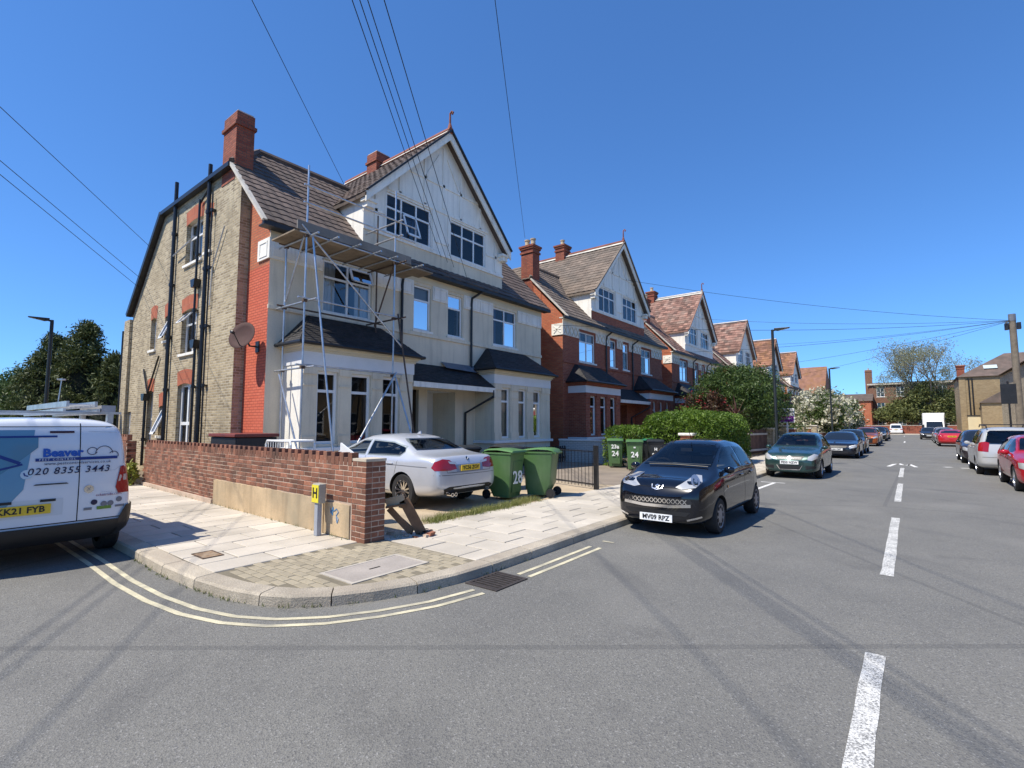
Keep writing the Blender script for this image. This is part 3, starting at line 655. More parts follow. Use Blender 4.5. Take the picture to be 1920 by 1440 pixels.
        s = MB(); s.box(0, bx + .03, b0 - .03, b1 + .03, 3.26, 3.60); s.build('fascia_band', st.get('band', GREYPAINT), bay)
        s = MB()
        for k, (e, z0_, z1_) in enumerate(((.06, 3.60, 3.66), (.11, 3.66, 3.72), (.17, 3.72, 3.8))): s.box(0, bx + e, b0 - e, b1 + e, z0_ + .0005, z1_)
        s.build('bay_cornice', CREAMTRIM if i == 0 else wf, bay)
        if i == 0 and bi == 0: s = MB(); s.box(.02, bx - .02, b0 - .012, b0 - .001, 0.2, 3.25); s.build('white_return', WHITEPAINT, bay)
        if lod < 3:
            piers = [(b0, wins[0][0]), (wins[0][1], wins[1][0]), (wins[1][1], wins[2][0]), (wins[2][1], b1)]
            for a, c in piers:
                s = MT(Tx(bx)); s.bx(a + .015, c - .015, .002, .035, 3.02, 3.25); s.build('pier_capital', bm_, bay)
                s = MT(Tx(bx)); s.bx(a + .03, c - .03, .002, .028, 2.72, 2.76); s.build('pier_band', bm_, bay)
                s = MT(Tx(bx)); s.bx(a + .01, c - .01, .002, .035, 1.121, 1.42); s.build('pier_base', bm_, bay)
            for k, (a, c) in enumerate(wins): 
                window(bay, Tx(bx), a, c, 1.2, 3.12, 1, 2.6, .13, glass=(GLASSCURTAIN if (bi == 1 and i == 0) else GLASS), sill=False, fw=.075, rooms=1)
        # bay roof
        ov = .22; z0_, z1_ = 3.82, 4.72 if bi == 0 else 4.7; y0, y1 = b0 - ov, b1 + ov; xo = bx + ov; run = 0.85
        rb = MB(); rb.poly([(0, y0, z0_ - .03), (xo, y0, z0_ - .03), (xo, y1, z0_ - .03), (0, y1, z0_ - .03)])
        rb.poly([(xo, y0, z0_), (xo, y1, z0_), (.12, y1 - run, z1_), (.12, y0 + run, z1_)]); rb.poly([(xo, y0, z0_), (0, y0, z0_), (0, y0 + run * .95, z1_), (.12, y0 + run, z1_)]); rb.poly([(xo, y1, z0_), (0, y1, z0_), (0, y1 - run * .95, z1_), (.12, y1 - run, z1_)])
        rb.poly([(.12, y0 + run, z1_), (.12, y1 - run, z1_), (0, y1 - run, z1_ + .04), (0, y0 + run, z1_ + .04)])
        rr_ = rb.build('bay_roof', SLATE, h)
        if lod == 1:
            Vv = Vector((.12 - xo, 0, z1_ - z0_)); L = Vv.length
            tile_field('roof_tiles', SLATE, rr_, (xo, y0, z0_ + .005), (0, 1, 0), Vv, y1 - y0, L, [(0, 0), (y1 - y0, 0), (y1 - y0 - run, L), (run, L)], .11, .17, 1, .014, 5 + bi)
            Vs = Vector((0, run, z1_ - z0_)); L2 = Vs.length
            tile_field('roof_tiles', SLATE, rr_, (0, y0, z0_ + .005), (1, 0, 0), Vs, xo, L2, [(0, 0), (xo, 0), (.12, L2), (0, L2)], .11, .17, 1, .014, 8 + bi)
        g_ = MB(); g_.pipe([(0.02, y0 - .03, z0_ - .03), (xo + .04, y0 - .03, z0_ - .03), (xo + .04, y1 + .03, z0_ - .03), (.02, y1 + .03, z0_ - .03)], .05, 6); g_.build('gutter', BLACKPIPE, rr_)
    # porch
    yb0, yb1 = 4.11, 8.03
    p = MB(); xo = 1.0; p.poly([(xo, yb0, 3.08), (xo, yb1, 3.08), (0, yb1, 3.78), (0, yb0, 3.78)]); p.poly([(xo, yb0, 3.03), (xo, yb1, 3.03), (0, yb1, 3.03), (0, yb0, 3.03)])
    pr = p.build('porch_roof', SLATE, h)
    if lod == 1:
        Vv = Vector((-xo, 0, .7)); tile_field('roof_tiles', SLATE, pr, (xo, yb0, 3.085), (0, 1, 0), Vv, yb1 - yb0, Vv.length, None, .11, .17, 1, .014, 11)
    s = MB(); s.box(xo - .03, xo + .03, yb0 + .01, yb1 - .01, 2.9, 3.07); s.build('porch_fascia', WHITEPAINT, pr)
    if i == 0:
        s = MT(T); s.raw([(6.2, .3, 3.72), (8.0, .3, 3.66), (8.0, .02, 3.95), (6.2, .02, 3.95)], [(0, 1, 2, 3)]); s.build('lead_flashing', LEAD, pr)
    dk = MB(); dk.box(-1.3, -1.25, 4.2, 5.25, .05, 2.95); dk.box(-1.3, -.14, 4.2, 4.24, .05, 2.95); dk.box(-1.3, -.14, 5.21, 5.25, .05, 2.95); dk.box(-1.3, -.14, 4.2, 5.25, 2.9, 2.95); dk.build('porch_recess', M('recess_shade_brown', (0.14, 0.095, 0.055), 0.8), h)  # dark brown lining carries the deep porch shade in its colour
    dd = MB(); dd.box(-1.25, -1.2, 5.5, 7.0, .05, 2.95); dd.build('entrance_panel', GREYPAINT if i == 0 else M('dark_door_paint', (0.03, 0.02, 0.02), 0.5), h)
    for ya, yb in ((5.54, 5.58), (6.95, 6.99)): dd = MB(); dd.box(-1.2, -.14, ya, yb, .05, 2.95); dd.build('recess_side', wf, h)
    dd = MB(); dd.box(-1.2, -.14, 5.5, 7.0, 2.9, 2.95); dd.build('recess_ceiling', WHITEPAINT, h)
    # near flank
    pr_x = [(-.0, 7.0)]
    b = MT(Ty(0.0)); zs = 5.95; b.poly([(0, 0, 0), (-1.28, 0, 0), (-1.28, 0, zs), (0, 0, zs)], 0); b.poly([(0, 0, zs), (-1.28, 0, zs), (-1.28, 0, 8.45), (0, 0, 7.05)], 1)
    b.build('flank_return', [st['return'], REDCOARSE], h)
    Tf = Ty(-.27) if i == 0 else Ty(-.02)
    b = MT(Tf); hl = st.get('flank_holes', [])
    if lod < 3:
        b.wall(-7.2, -1.26, 0, 8.4, [q for q in hl if q[0] > -7.2], .16)
        b.poly([(-1.26, 0, 8.4), (-1.26, 0, 8.5), (-1.95, 0, 9.2), (-7.2, 0, 9.2), (-7.2, 0, 8.4)])
        b.wall(-10.3, -7.2, 0, 5.9, [q for q in hl if q[0] < -7.2], .16)
        b.poly([(-7.2, 0, 5.9), (-7.2, 0, 9.2), (-10.3, 0, 5.9)])
        b.raw([(-1.26, 0, 0), (-1.26, -.27, 0), (-1.26, -.27, 8.45), (-1.26, 0, 8.5)], [(0, 1, 2, 3)])
        b.bx(-10.95, -10.3, -.3, .1, 0, 5.75)
    else:
        b.poly([(-1.26, 0, 0), (-10, 0, 0), (-10, 0, 6), (-7.2, 0, 9.2), (-1.95, 0, 9.2), (-1.26, 0, 8.5)])
    b.build('flank_wall', ws, h)
    yl = -.30 if i == 0 else -.06
    # main roof
    tm = st['tile']; z_e = gz + .05; sl_ = (10.43 - z_e) / (3.0 + .36); Vv = Vector((-1, 0, sl_)); Lm = 3.36 * math.sqrt(1 + sl_ ** 2); k_ = math.sqrt(1 + sl_ ** 2)
    u0 = yl - .03; RW = W + .22 - u0
    v_hip = (9.2 - z_e) / sl_ * k_
    rb = MB(); xh = .36 - (9.2 - z_e) / sl_
    rb.poly([(.36, u0, z_e - .01), (.36, W + .22, z_e - .01), (-3.0, W + .22, 10.42), (-3.0, u0 + 1.25, 10.42), (xh, u0, 9.19)])
    rb.poly([(xh, u0, 9.19), (-3.0, u0 + 1.25, 10.42), (-6.8, u0 + 1.25, 10.42), (-7.3, u0, 9.19)]); rb.poly([(-3.0, u0 + 1.25, 10.42), (-3.0, W + .22, 10.42), (-6.8, W + .22, 10.42), (-6.8, u0 + 1.25, 10.42)])
    rb.poly([(-6.8, u0 + 1.25, 10.42), (-6.8, W + .22, 10.42), (-10.6, W + .22, 5.9), (-10.6, u0, 5.9), (-7.3, u0, 9.19)])
    roof = rb.build('main_roof', tm, h)
    if lod < 3:
        tile_field('roof_tiles', tm, roof, (.36, u0, z_e), (0, 1, 0), Vv, RW, Lm, [(0, 0), (RW, 0), (RW, Lm), (1.25, Lm), (0, v_hip)], .30, .3, 4 if lod == 1 else 2, seed=20 + i)
        Vs = Vector((0, 1.25, 1.23)); tile_field('roof_tiles', tm, roof, (-7.3, u0, 9.2), (1, 0, 0), Vs, 7.3 + xh, Vs.length, [(0, 0), (7.3 + xh, 0), (4.3, Vs.length), (.5, Vs.length)], .30, .3, 2, seed=40 + i)
    else:
        tile_field('roof_tiles', tm, roof, (.36, u0, z_e), (0, 1, 0), Vv, RW, Lm, [(0, 0), (RW, 0), (RW, Lm), (1.25, Lm), (0, v_hip)], .45, .6, 1, .04, seed=20 + i)
    rd = MB()
    rd.pipe([(-3.0, u0 + 1.25, 10.47), (-3.0, 5.0, 10.47)], .11, 6); rd.pipe([(xh, u0, 9.24), (-3.0, u0 + 1.25, 10.47)], .1, 6); rd.build('ridge_capping', st.get('ridge', tm), roof)
    vg = MB(); vg.beam((.38, u0 - .02, z_e - .02), (xh, u0 - .02, 9.17), .12, .07); vg.build('verge', MORTAR, roof)
    if lod < 3 and i == 0: 
        vg = MB(); vg.box(-7.35, xh + .05, u0 - .12, u0 + .05, 9.05, 9.18); vg.beam((-7.3, u0 - .05, 9.14), (-10.5, u0 - .05, 5.92), .16, .16); vg.build('eaves_board', BLACKPIPE, roof)
    # gable
    gy0, gy1, gc, ez, az = 2.84, 9.63, 6.235, 9.0, 12.42
    b = MT(T); wz0, wz1 = 7.96, 9.34; gw = [(3.70, 5.65), (6.63, 8.58)]
    m_split = 7.86; s_ = (az - ez) / (gc - gy0); e1 = (9.34 - ez) / s_
    gm = st['gable_low']
    b.k = 0; b.wall(gy0, gy1, gz - .1, m_split, [])
    b.k = 1; b.wall(gy0 + e1, gy1 - e1, m_split, 9.34, [(a, c, wz0, wz1 - .002) for a, c in gw], .12)
    b.poly([(gy0, 0, m_split), (gy0 + e1, 0, m_split), (gy0 + e1, 0, 9.34), (gy0, 0, ez)]); b.poly([(gy1, 0, m_split), (gy1 - e1, 0, m_split), (gy1 - e1, 0, 9.34), (gy1, 0, ez)])
    b.poly([(gy0 + e1, 0, 9.34), (gy1 - e1, 0, 9.34), (gc, 0, az)])
    gb = b.build('gable_wall', [gm, WHITEPAINT], h)
    b = MB()
    for yy in (gy0, gy1): b = MB(); b.poly([(0, yy, 6.8), (-2.2, yy, 6.8), (-2.2, yy, 9.0), (0, yy, 9.0)]); b.build('gable_cheek', WHITEPAINT, h)
    b = MT(T); b.bx(gy0 - .02, gy1 + .02, .002, .05, m_split - .06, m_split + .04); b.build('gable_band', WHITEPAINT, gb)
    for k, (a, c) in enumerate(gw):
        window(gb, T, a, c, wz0 + .01, wz1 - .01, 3, 8.85, .08, glass=[GLASSBLUE, GLASS], tglass=[GLASSCURTAIN] if (i == 0 and k == 0) else None, sill=(lod < 3), open_light={(1, 0): .3} if (i == 0 and k == 0) else None, rooms=1 if lod < 3 else None)
    if lod < 3:          # half timbering
        bt = [((gc, 9.6), (gc, 11.9)), ((gy0 + .9, 9.46), (gy1 - .9, 9.46)), ((gc - 2.0, 9.46), (gc - 2.0, 10.3)), ((gc + 2.0, 9.46), (gc + 2.0, 10.3)), ((gc - .9, 9.46), (gc - .9, 11.3)), ((gc + .9, 9.46), (gc + .9, 11.3)), ((gc - 1.9, 10.45), (gc + 1.9, 10.45)), ((gc - .85, 10.5), (gc - .2, 11.55)), ((gc + .85, 10.5), (gc + .2, 11.55)),
              ((gy0 + .45, 7.95), (gy0 + .45, 9.2)), ((gy1 - .45, 7.95), (gy1 - .45, 9.2)), ((5.75, 7.95), (5.75, 9.4)), ((6.52, 7.95), (6.52, 9.4)), ((gy0, 8.55), (3.66, 8.55)), ((8.62, 8.55), (gy1, 8.55)), ((5.78, 8.3), (6.5, 8.3))]
        for (ya, za), (yc, zc) in bt:
            q = MB(); q.beam((.018, ya, za), (.018, yc, zc), .032, .10, up=(0, 1, 0) if abs(yc - ya) < abs(zc - za) else (0, 0, 1)); q.build('batten', WHITEPAINT, gb)
        for ya in (gy0 + .1, gy1 - .1):
            q = MB(); q.box(.002, .3, ya - .22, ya + .22, 8.62, 8.72); q.box(.002, .25, ya - .15, ya + .15, 8.45, 8.62); q.build('corbel_bracket', WHITEPAINT, gb)
    # gable roof
    ov = .16; exz = ez - ov * s_; xb, xr = .36, -6.2
    for sd in (-1, 1):
        ye = gc + sd * (gc - gy0 + ov)
        Vg = Vector((0, gc - ye, az - exz)); Lg = Vg.length
        b = MB(); b.poly([(xb, ye, exz), (xr, ye, exz), (xr, gc, az), (xb, gc, az)]); b.poly([(xb, ye, exz - .12), (xr, ye, exz - .12), (xr, gc, az - .12), (xb, gc, az - .12)]); b.poly([(xb, ye, exz), (xr, ye, exz), (xr, ye, exz - .12), (xb, ye, exz - .12)])
        sr = b.build('gable_roof_slope', tm if 1 else tm, h)
        if sd < 0 or lod == 1:
            tile_field('roof_tiles', tm, sr, (xr, ye, exz + .01), (1, 0, 0), Vg, xb - xr, Lg, None, .30 if lod < 3 else .4, .3 if lod < 3 else .4, 4 if (lod == 1) else (2 if lod == 2 else 1), .028 if lod < 3 else .04, seed=60 + i)
        q = MB(); q.raw([(xb + .002, ye - sd * .0, exz - .30), (xb + .002, ye, exz + .02), (xb + .002, gc, az + .03), (xb + .002, gc, az - .30), (xb - .06, ye, exz - .30), (xb - .06, ye, exz + .02), (xb - .06, gc, az + .03), (xb - .06, gc, az - .30)], [(0, 1, 2, 3), (4, 5, 6, 7), (0, 1, 5, 4), (2, 3, 7, 6), (1, 2, 6, 5), (0, 3, 7, 4)])
        q.build('barge_board', WHITEPAINT, sr)
        q = MB(); q.beam((xb + .03, ye, exz + .05), (xb + .03, gc, az + .06), .1, .06); q.build('verge_edge', DARKWOOD if i == 0 else tm, sr)
    q = MB(); q.pipe([(xb + .03, gc, az + .05), (xr, gc, az + .05)], .13, 8); rg = q.build('ridge_capping', st.get('ridge', RIDGE), h)
    if lod < 3:
        q = MB(); q.raw([(xb, gc - .2, az - .14), (xr, gc - .2, az - .14), (xr, gc - .1, az - .02), (xb, gc - .1, az - .02)], [(0, 1, 2, 3)]); q.v = [(x, y - .03, z + .03) for x, y, z in q.v]; q.build('ridge_mortar', MORTAR, rg)
        q = MB(); q.lathe([(.0, 0), (.1, 0), (.07, .15), (.04, .25), (.035, .5), (0, .5)], 8, (xb - .05, gc, az + .1)); q.pipe([(xb - .05, gc, az + .55), (xb - .05, gc, az + .72), (xb + .02, gc + .02, az + .8), (xb + .09, gc + .02, az + .74), (xb + .06, gc, az + .66)], .035, 6); q.build('finial', RIDGE, rg)
    chimney(h, -4.25, -3.6, gc - .35, gc + .35, 11.5, 13.15 if i else 12.95, st['chim'], 0 if i == 0 else 1, corbel=i > 0)
    if i == 0: chimney(h, -2.58, -1.72, -.283, .22, 8.7, 10.76, st['chim'], 0, corbel=False)
    else: chimney(h, -2.5, -1.75, -.04, .55, 8.4, 11.0, st['chim'], 2)
    # downpipes
    for yy in (4.36, 7.72):
        q = MB(); q.pipe([(.3, yy + .25, gz - .06), (.12, yy, gz - .3), (.07, yy, gz - .55), (.07, yy, .15)] if yy < 5 else [(.32, yy + .35, gz - .06), (.1, yy, gz - .35), (.07, yy, gz - .6), (.07, yy, 3.9), (.07, yy - .05, 3.4), (1.02, yy + .2, 2.95), (1.02, yy + .2, 2.75), (.07, yy - .3, 2.15), (.07, yy - .3, .15)], .045, 8); q.build('downpipe', BLACKPIPE, h)
    return h
_w0 = window
def window(*a, **k): k.setdefault('rooms', 1) if 1 else None; return _w0(*a, **k)
win_rooms = window; window = _w0
H1 = dict(front=CREAM, side=STOCK, **{'return': PAINTRED}, bay=CREAM, tile=TILEBROWN, gable_low=CREAM, chim=CHIMRED, lod=1,
          flank_holes=[(-5.2, -3.85, 6.85, 8.25), (-5.2, -4.0, 3.95, 5.35), (-5.25, -4.15, .45, 3.0), (-3.6, -3.15, 6.95, 8.0), (-8.15, -7.6, 4.35, 5.5), (-6.75, -6.3, 4.55, 5.4), (-8.1, -7.5, 1.0, 2.9), (-6.85, -6.4, 1.35, 2.35), (-10.25, -9.85, .3, 2.2)])
h1 = house(0, H1, 'cream painted gabled corner house with red painted flank and scaffolding')
Tf = Ty(-.27)
win_rooms(h1, Tf, -5.2, -3.85, 6.85, 8.25, 2, 7.75, .16, glass=[GLASSCURTAIN, GLASS]); win_rooms(h1, Tf, -5.2, -4.0, 3.95, 5.35, 2, 4.9, .16, glass=[GLASSBLIND, GLASS], open_light={(0, 1): .3})
win_rooms(h1, Tf, -5.25, -4.15, .45, 3.0, 2, 1.75, .14, glass=[GLASSCURTAIN, WHITE], sill=False, fw=.1, widths=[.55, .45]); win_rooms(h1, Tf, -3.6, -3.15, 6.95, 8.0, 1, 7.6, .16)
win_rooms(h1, Tf, -8.15, -7.6, 4.35, 5.5, 1, 4.9, .16); win_rooms(h1, Tf, -6.75, -6.3, 4.55, 5.4, 1, None, .16, open_light={(0, 0): .3}); win_rooms(h1, Tf, -8.1, -7.5, 1.0, 2.9, 1, 1.9, .16, sill=False)
win_rooms(h1, Tf, -6.85, -6.4, 1.35, 2.35, 1, None, .16, open_light={(0, 0): .35}); win_rooms(h1, Tf, -10.25, -9.85, .3, 2.2, 1, 1.6, .1, sill=False)
ARCH = Mbrick('red_rubbed_arch_brick', [(0.36, 0.09, 0.045), (0.50, 0.15, 0.07), (0.40, 0.1, 0.05)], (0.34, 0.16, 0.1), bw=.075, bh=.24, ms=.006, bmp=.3)
for a0, a1, z in ((-5.2, -3.85, 8.25), (-5.2, -4.0, 5.35), (-5.25, -4.15, 3.0), (-3.6, -3.15, 8.0), (-8.15, -7.6, 5.5), (-6.75, -6.3, 5.4), (-8.1, -7.5, 2.9), (-6.85, -6.4, 2.35)):
    b = MT(Tf); n = 8; hh = .38; P = []
    for k in range(n + 1):
        t = k / n; a = a0 - .02 + (a1 - a0 + .04) * t; rise = .07 * math.sin(math.pi * t) - .0
        P += [(a, .006, z - .07 + rise), (a + (t - .5) * .12, .006, z + hh + rise)]
    b.raw(P, [(2 * k, 2 * k + 2, 2 * k + 3, 2 * k + 1) for k in range(n)]); b.build('brick_arch', ARCH, h1)
# soil and rain pipes on the flank (local x, heights)
def flank_pipe(x, z0, z1, r=.055, hopper=None, out=.09):
    q = MB(); y = -.27 - out
    q.pipe([(x, y, z0), (x, y, z1)], r, 8)
    zz = z0 + .9
    while zz < z1 - .2: q.lathe([(r, -.05), (r + .018, -.05), (r + .018, .05), (r, .05)], 10, (x, y, zz)); q.box(x - .09, x + .09, y, -.272, zz - .02, zz + .02); zz += 1.75
    if hopper: q.prism([(-.1, 0), (.1, 0), (.17, .25), (-.17, .25)], y - .1, y + .09, 'y'); q.v = q.v[:-8] + [(vx + x, vy, vz + hopper) for vx, vy, vz in q.v[-8:]]
    q.build('soil_pipe', BLACKPIPE, h1)
flank_pipe(-3.25, .2, 9.6, .06); flank_pipe(-6.05, .2, 9.9, .06); flank_pipe(-3.75, .2, 4.2, .04, 4.0); flank_pipe(-3.95, 4.3, 8.7, .035, 5.9); flank_pipe(-2.98, .2, 8.6, .02)
flank_pipe(-8.0, .3, 2.6, .045, 2.55)
q = MB(); q.pipe([(-7.9, -.34, 2.8), (-7.0, -.32, 4.05)], .03, 6); q.pipe([(-7.85, -.34, 2.75), (-8.5, -.32, 3.7)], .03, 6); q.pipe([(-4.0, -.33, 8.6), (-3.3, -.34, 8.9)], .03, 6); q.build('waste_pipe', BLACKPIPE, h1)
q = MB(); q.pipe([(-2.1, -.33, 7.4), (-2.85, -.33, 6.3), (-2.9, -.33, 5.2)], .018, 5); q.pipe([(-5.9, -.4, 7.3), (-4.1, -.4, 7.55)], .025, 6); q.build('waste_pipe', M('grey_plastic_pipe', (0.42, 0.42, 0.41), .5), h1)
q = MB(); q.pipe([(-1.42, -.36, .25), (-1.42, -.36, 1.25)], .1, 10); q.box(-1.5, -1.3, -.35, -.1, 1.25, 1.3); q.build('waste_stack', BLACKPIPE, h1)
# rear wing
q = MB(); q.box(-12.6, -10.95, .1, 6, 0, 4.3); q.build('rear_wing', STOCK, h1)
q = MB(); q.box(-12.7, -10.9, -.02, 6.1, 4.3, 4.42); q.pipe([(-12.5, .0, .3), (-12.5, .0, 5.6)], .06, 8); q.build('wing_eaves', BLACKPIPE, h1)
q = MB(); q.box(-16.5, -12.8, 1.6, 6.5, 0, 3.2); q.box(-16.6, -12.75, 1.5, 6.6, 3.2, 3.32, 1); q.build('rear_outbuilding', [M('pale_yellow_brick_wall', (0.52, 0.42, 0.24), .9, .12, 1, 30, .1, .3), MORTAR], h1)
# second, third ... houses
H2 = dict(front=REDBRICK, side=REDCOARSE, **{'return': REDCOARSE}, bay=REDBRICK, tile=TILEGREY, gable_low=REDBRICK, chim=CHIMRED, lod=1, band=GREYPAINT)
house(1, H2, 'red brick gabled house with crossed white frieze next to the cream house')
H3 = dict(front=REDBRICK, side=REDCOARSE, **{'return': REDCOARSE}, bay=REDBRICK, tile=TILEPINK, gable_low=WHITEPAINT, chim=CHIMRED, lod=2, ridge=LEAD)
house(2, H3, 'red brick and white gabled house with mottled pink tiles, third from the corner')
H4 = dict(H3, lod=3, tile=TILEPINK); house(3, H4, 'fourth gabled house from the corner, pink roof above the large green tree')
H5 = dict(H3, lod=3, tile=TILEORANGE); house(4, H5, 'fifth gabled house from the corner, its roof behind the nearest tall lamp post')
house(5, dict(H5), 'sixth gabled house from the corner, the smallest of the pointed roofs in the row')
# ---------------------------------------------------------------- garden wall, brick by brick
WBRICK = M('brown_red_wall_brick', (0.20, 0.082, 0.048), 0.9, 0.25, 6, 45, 0.18, 0.5, 60, 0.006, rnd=0.38, hue=(0.14, 0.075, 0.05))
WMORTAR = M('pinkish_wall_mortar', (0.44, 0.34, 0.26), 0.95, 0.15, 4, 60, 0.1, 0.4, 60)
RENDER = M('stained_sand_render', (0.45, 0.335, 0.205), 0.92, 0.2, 1.8, 40, 0.12, 0.5, 25, streak=0.5, hue=(0.30, 0.25, 0.17))
def brick_mesh(L, D, Hh, key={}):
    k = (round(L, 3), round(D, 3), round(Hh, 3))
    if k not in key:
        b = MB(); c = .005; x, y, z = L / 2, D / 2, Hh / 2; P = []
        # chamfered on all edges of the outer faces: three rings along y
        for yy, e in ((-y, c), (-y + c, 0), (y, 0)):
            P += [(-x + e, yy, -z + e), (x - e, yy, -z + e), (x - e, yy, z - e), (-x + e, yy, z - e)]
        F = [(0, 1, 2, 3)] + [(r * 4 + i, r * 4 + 4 + i, r * 4 + 4 + (i + 1) % 4, r * 4 + (i + 1) % 4) for r in (0, 1) for i in range(4)] + [(8, 11, 10, 9)]
        key[k] = b.raw(P, F).mesh('brick', WBRICK)
    return key[k]
rb_ = random.Random(5)
def add_brick(parent, x, y, z, L, D=.1025, Hh=.064, rz=0.0, upright=False):
    o = link('brick', brick_mesh(L, D, Hh), parent, (x, y + rb_.uniform(-.003, .003), z)); o.rotation_euler = (rb_.uniform(-.01, .01), rb_.uniform(-.006, .006), rz + rb_.uniform(-.008, .008)); return o
ANG = -0.033
gw_ = thing('garden_wall', (-6.17, 4.19, 0), 'brown brick garden wall with notched top and sandy render panel', 'wall', rz=ANG)
# local: runs along -x, face at y = 0
LEN = 9.95; zb = PZ - .02; pitch = .2265; course = .074; ncs = 14; ztop = zb + ncs * course
joined = MB(); n_obj = 0; spots = []
for c in range(ncs):
    z = zb + course * (c + .5); x = -.005 - (pitch / 2 if c % 2 else 0)
    if c % 2: spots.append((-.055, z, .104))
    k = 0
    while x > -LEN:
        if (c * 7 + k * 3) % 11 == 0: spots.append((x - .055, z, .104)); x -= pitch / 2
        else: spots.append((x - pitch / 2, z, .217)); x -= pitch
        k += 1
pan0, pan1, pz0, pz1 = -5.0, -.02, PZ - .01, .60       # the render panel hides the bricks behind it
spots = [q for q in spots if not (pan0 + .08 < q[0] < pan1 and q[1] < pz1 - .02)]
spots.sort(key=lambda q: -q[0])
for q in spots[:300]: add_brick(gw_, q[0], .05, q[1], q[2])
for q in spots[300:]:
    b = joined; x, z, L = q; b.box(x - L / 2, x + L / 2, rb_.uniform(-.003, .003), .1, z - .032, z + .032)
tag(joined.build('brick_run', WBRICK, gw_), kind='stuff')
b = MB(); b.box(-LEN, 0, .004, .205, zb, ztop + .05); b.build('mortar_core', WMORTAR, gw_)
# brick on end coping with every other brick cut low
x = -.02; k = 0; run = MB()
while x > -LEN + .1:
    hh = .115 if k % 2 else .18
    z = ztop + hh / 2
    if x > -8: add_brick(gw_, x - .055, .055, z, .104, .11, hh)
    else: run.box(x - .107, x - .003, 0, .11, ztop, ztop + hh)
    x -= .112; k += 1
tag(run.build('coping_run', WBRICK, gw_), kind='stuff')
b = MB(); b.box(-LEN, 0, .11, .21, ztop, ztop + .1); b.build('coping_back', WBRICK, gw_)
# render panel: a plate with an uneven face
def plate(x0, x1, z0, z1, y, dy, nx, nz, seed):
    r = random.Random(seed); b = MB(); P = []
    for j in range(nz + 1):
        for i in range(nx + 1): P.append((x0 + (x1 - x0) * i / nx, y + r.uniform(-dy, dy), z0 + (z1 - z0) * j / nz + (r.uniform(-.008, .008) if j == nz else 0)))
    F = [(j * (nx + 1) + i, j * (nx + 1) + i + 1, (j + 1) * (nx + 1) + i + 1, (j + 1) * (nx + 1) + i) for j in range(nz) for i in range(nx)]
    b.raw(P, F); n = (nx + 1)
    b.raw([P[i + nz * n] for i in range(n)] + [(P[i + nz * n][0], .02, P[i + nz * n][2]) for i in range(n)], [(i, i + 1, n + i + 1, n + i) for i in range(nx)])
    b.raw([P[0], P[nz * n], (x0, .02, z1), (x0, .02, z0)], [(0, 1, 2, 3)]); b.raw([P[nx], P[nx + nz * n], (x1, .02, z1), (x1, .02, z0)], [(0, 1, 2, 3)])
    return b
plate(pan0, -.72, pz0, pz1, -.022, .003, 40, 6, 3).build('render_panel', RENDER, gw_, smooth=True); plate(-.70, -.03, pz0 + .02, pz1 - .02, -.016, .002, 8, 5, 4).build('render_panel', RENDER, gw_, smooth=True)
BLUE = M('blue_spray_paint', (0.05, 0.20, 0.42), .7, .3, 20)
def scribble(parent, pts, w_, y, mt, name):
    b = MB(); 
    for p, q in zip(pts, pts[1:]):
        b.beam((p[0], y, p[1]), (q[0], y, q[1]), .002, w_, up=(0, 0, 1) if abs(p[0] - q[0]) > abs(p[1] - q[1]) else (1, 0, 0))
    return b.build(name, mt, parent)
scribble(gw_, [(-.52, .5), (-.5, .42), (-.44, .52), (-.45, .4), (-.5, .45), (-.4, .47), (-.35, .5), (-.3, .46), (-.36, .4), (-.3, .36), (-.33, .30), (-.36, .38)], .012, -.0215, BLUE, 'spray_tag')
b = MB(); b.box(-LEN, -5.02, -.05, .02, 0, PZ + .09); b.build('plinth', WMORTAR, gw_)
# end pier
gp = thing('gate_pier', (-5.84, 4.18, 0), 'square brown brick pier ending the garden wall beside the forecourt', 'pier', rz=ANG)
b = MB(); b.box(-.318, -.004, .004, .318, zb, 1.20); b.build('mortar_core', WMORTAR, gp)
for c in range(15):
    z = zb + course * (c + .5); ev = c % 2 == 0
    if ev: add_brick(gp, -.1085, .05, z, .215); add_brick(gp, -.275, .05, z, .098); fx = [(.215, .217)]
    else: add_brick(gp, -.053, .05, z, .104); add_brick(gp, -.217, .05, z, .213); 
    # end face (+x)
    if ev: add_brick(gp, -.053, .215, z, .213, .1035, .064, math.pi / 2)
    else: add_brick(gp, -.052, .16, z, .105, .1035, .064, math.pi / 2); add_brick(gp, -.052, .272, z, .098, .1035, .064, math.pi / 2)
b = MB(); b.box(-.33, .003, -.003, .33, zb + 15 * course, zb + 15 * course + .035); b.build('coping', M('pale_bedding_mortar', (0.5, 0.43, 0.33), .9), gp)
# the nearer run of wall further up the side road
gw2 = thing('garden_wall', (-16.45, 4.2, 0), 'shaded end of the further brown brick wall behind the van', 'wall', rz=ANG)
b = MB(); b.box(-9, -.02, .01, .21, 0, 1.22); b.build('mortar_core', WMORTAR, gw2)
j2 = MB()
for c in range(16):
    x = -.0 - (pitch / 2 if c % 2 else 0)
    while x > -9: j2.box(x - .217, x, 0, .1, zb + course * c + .01, zb + course * (c + 1)); x -= pitch
tag(j2.build('brick_run', WBRICK, gw2), kind='stuff')
j2 = MB()
for c in range(16): 
    j2.box(-.01, .0, 0, .21, zb + course * c + .01, zb + course * (c + 1))
k = 0; x = -.02
while x > -9: j2.box(x - .107, x, 0, .11, 1.285, 1.285 + (.1 if k % 2 else .16)); x -= .112; k += 1
tag(j2.build('coping_run', WBRICK, gw2), kind='stuff')
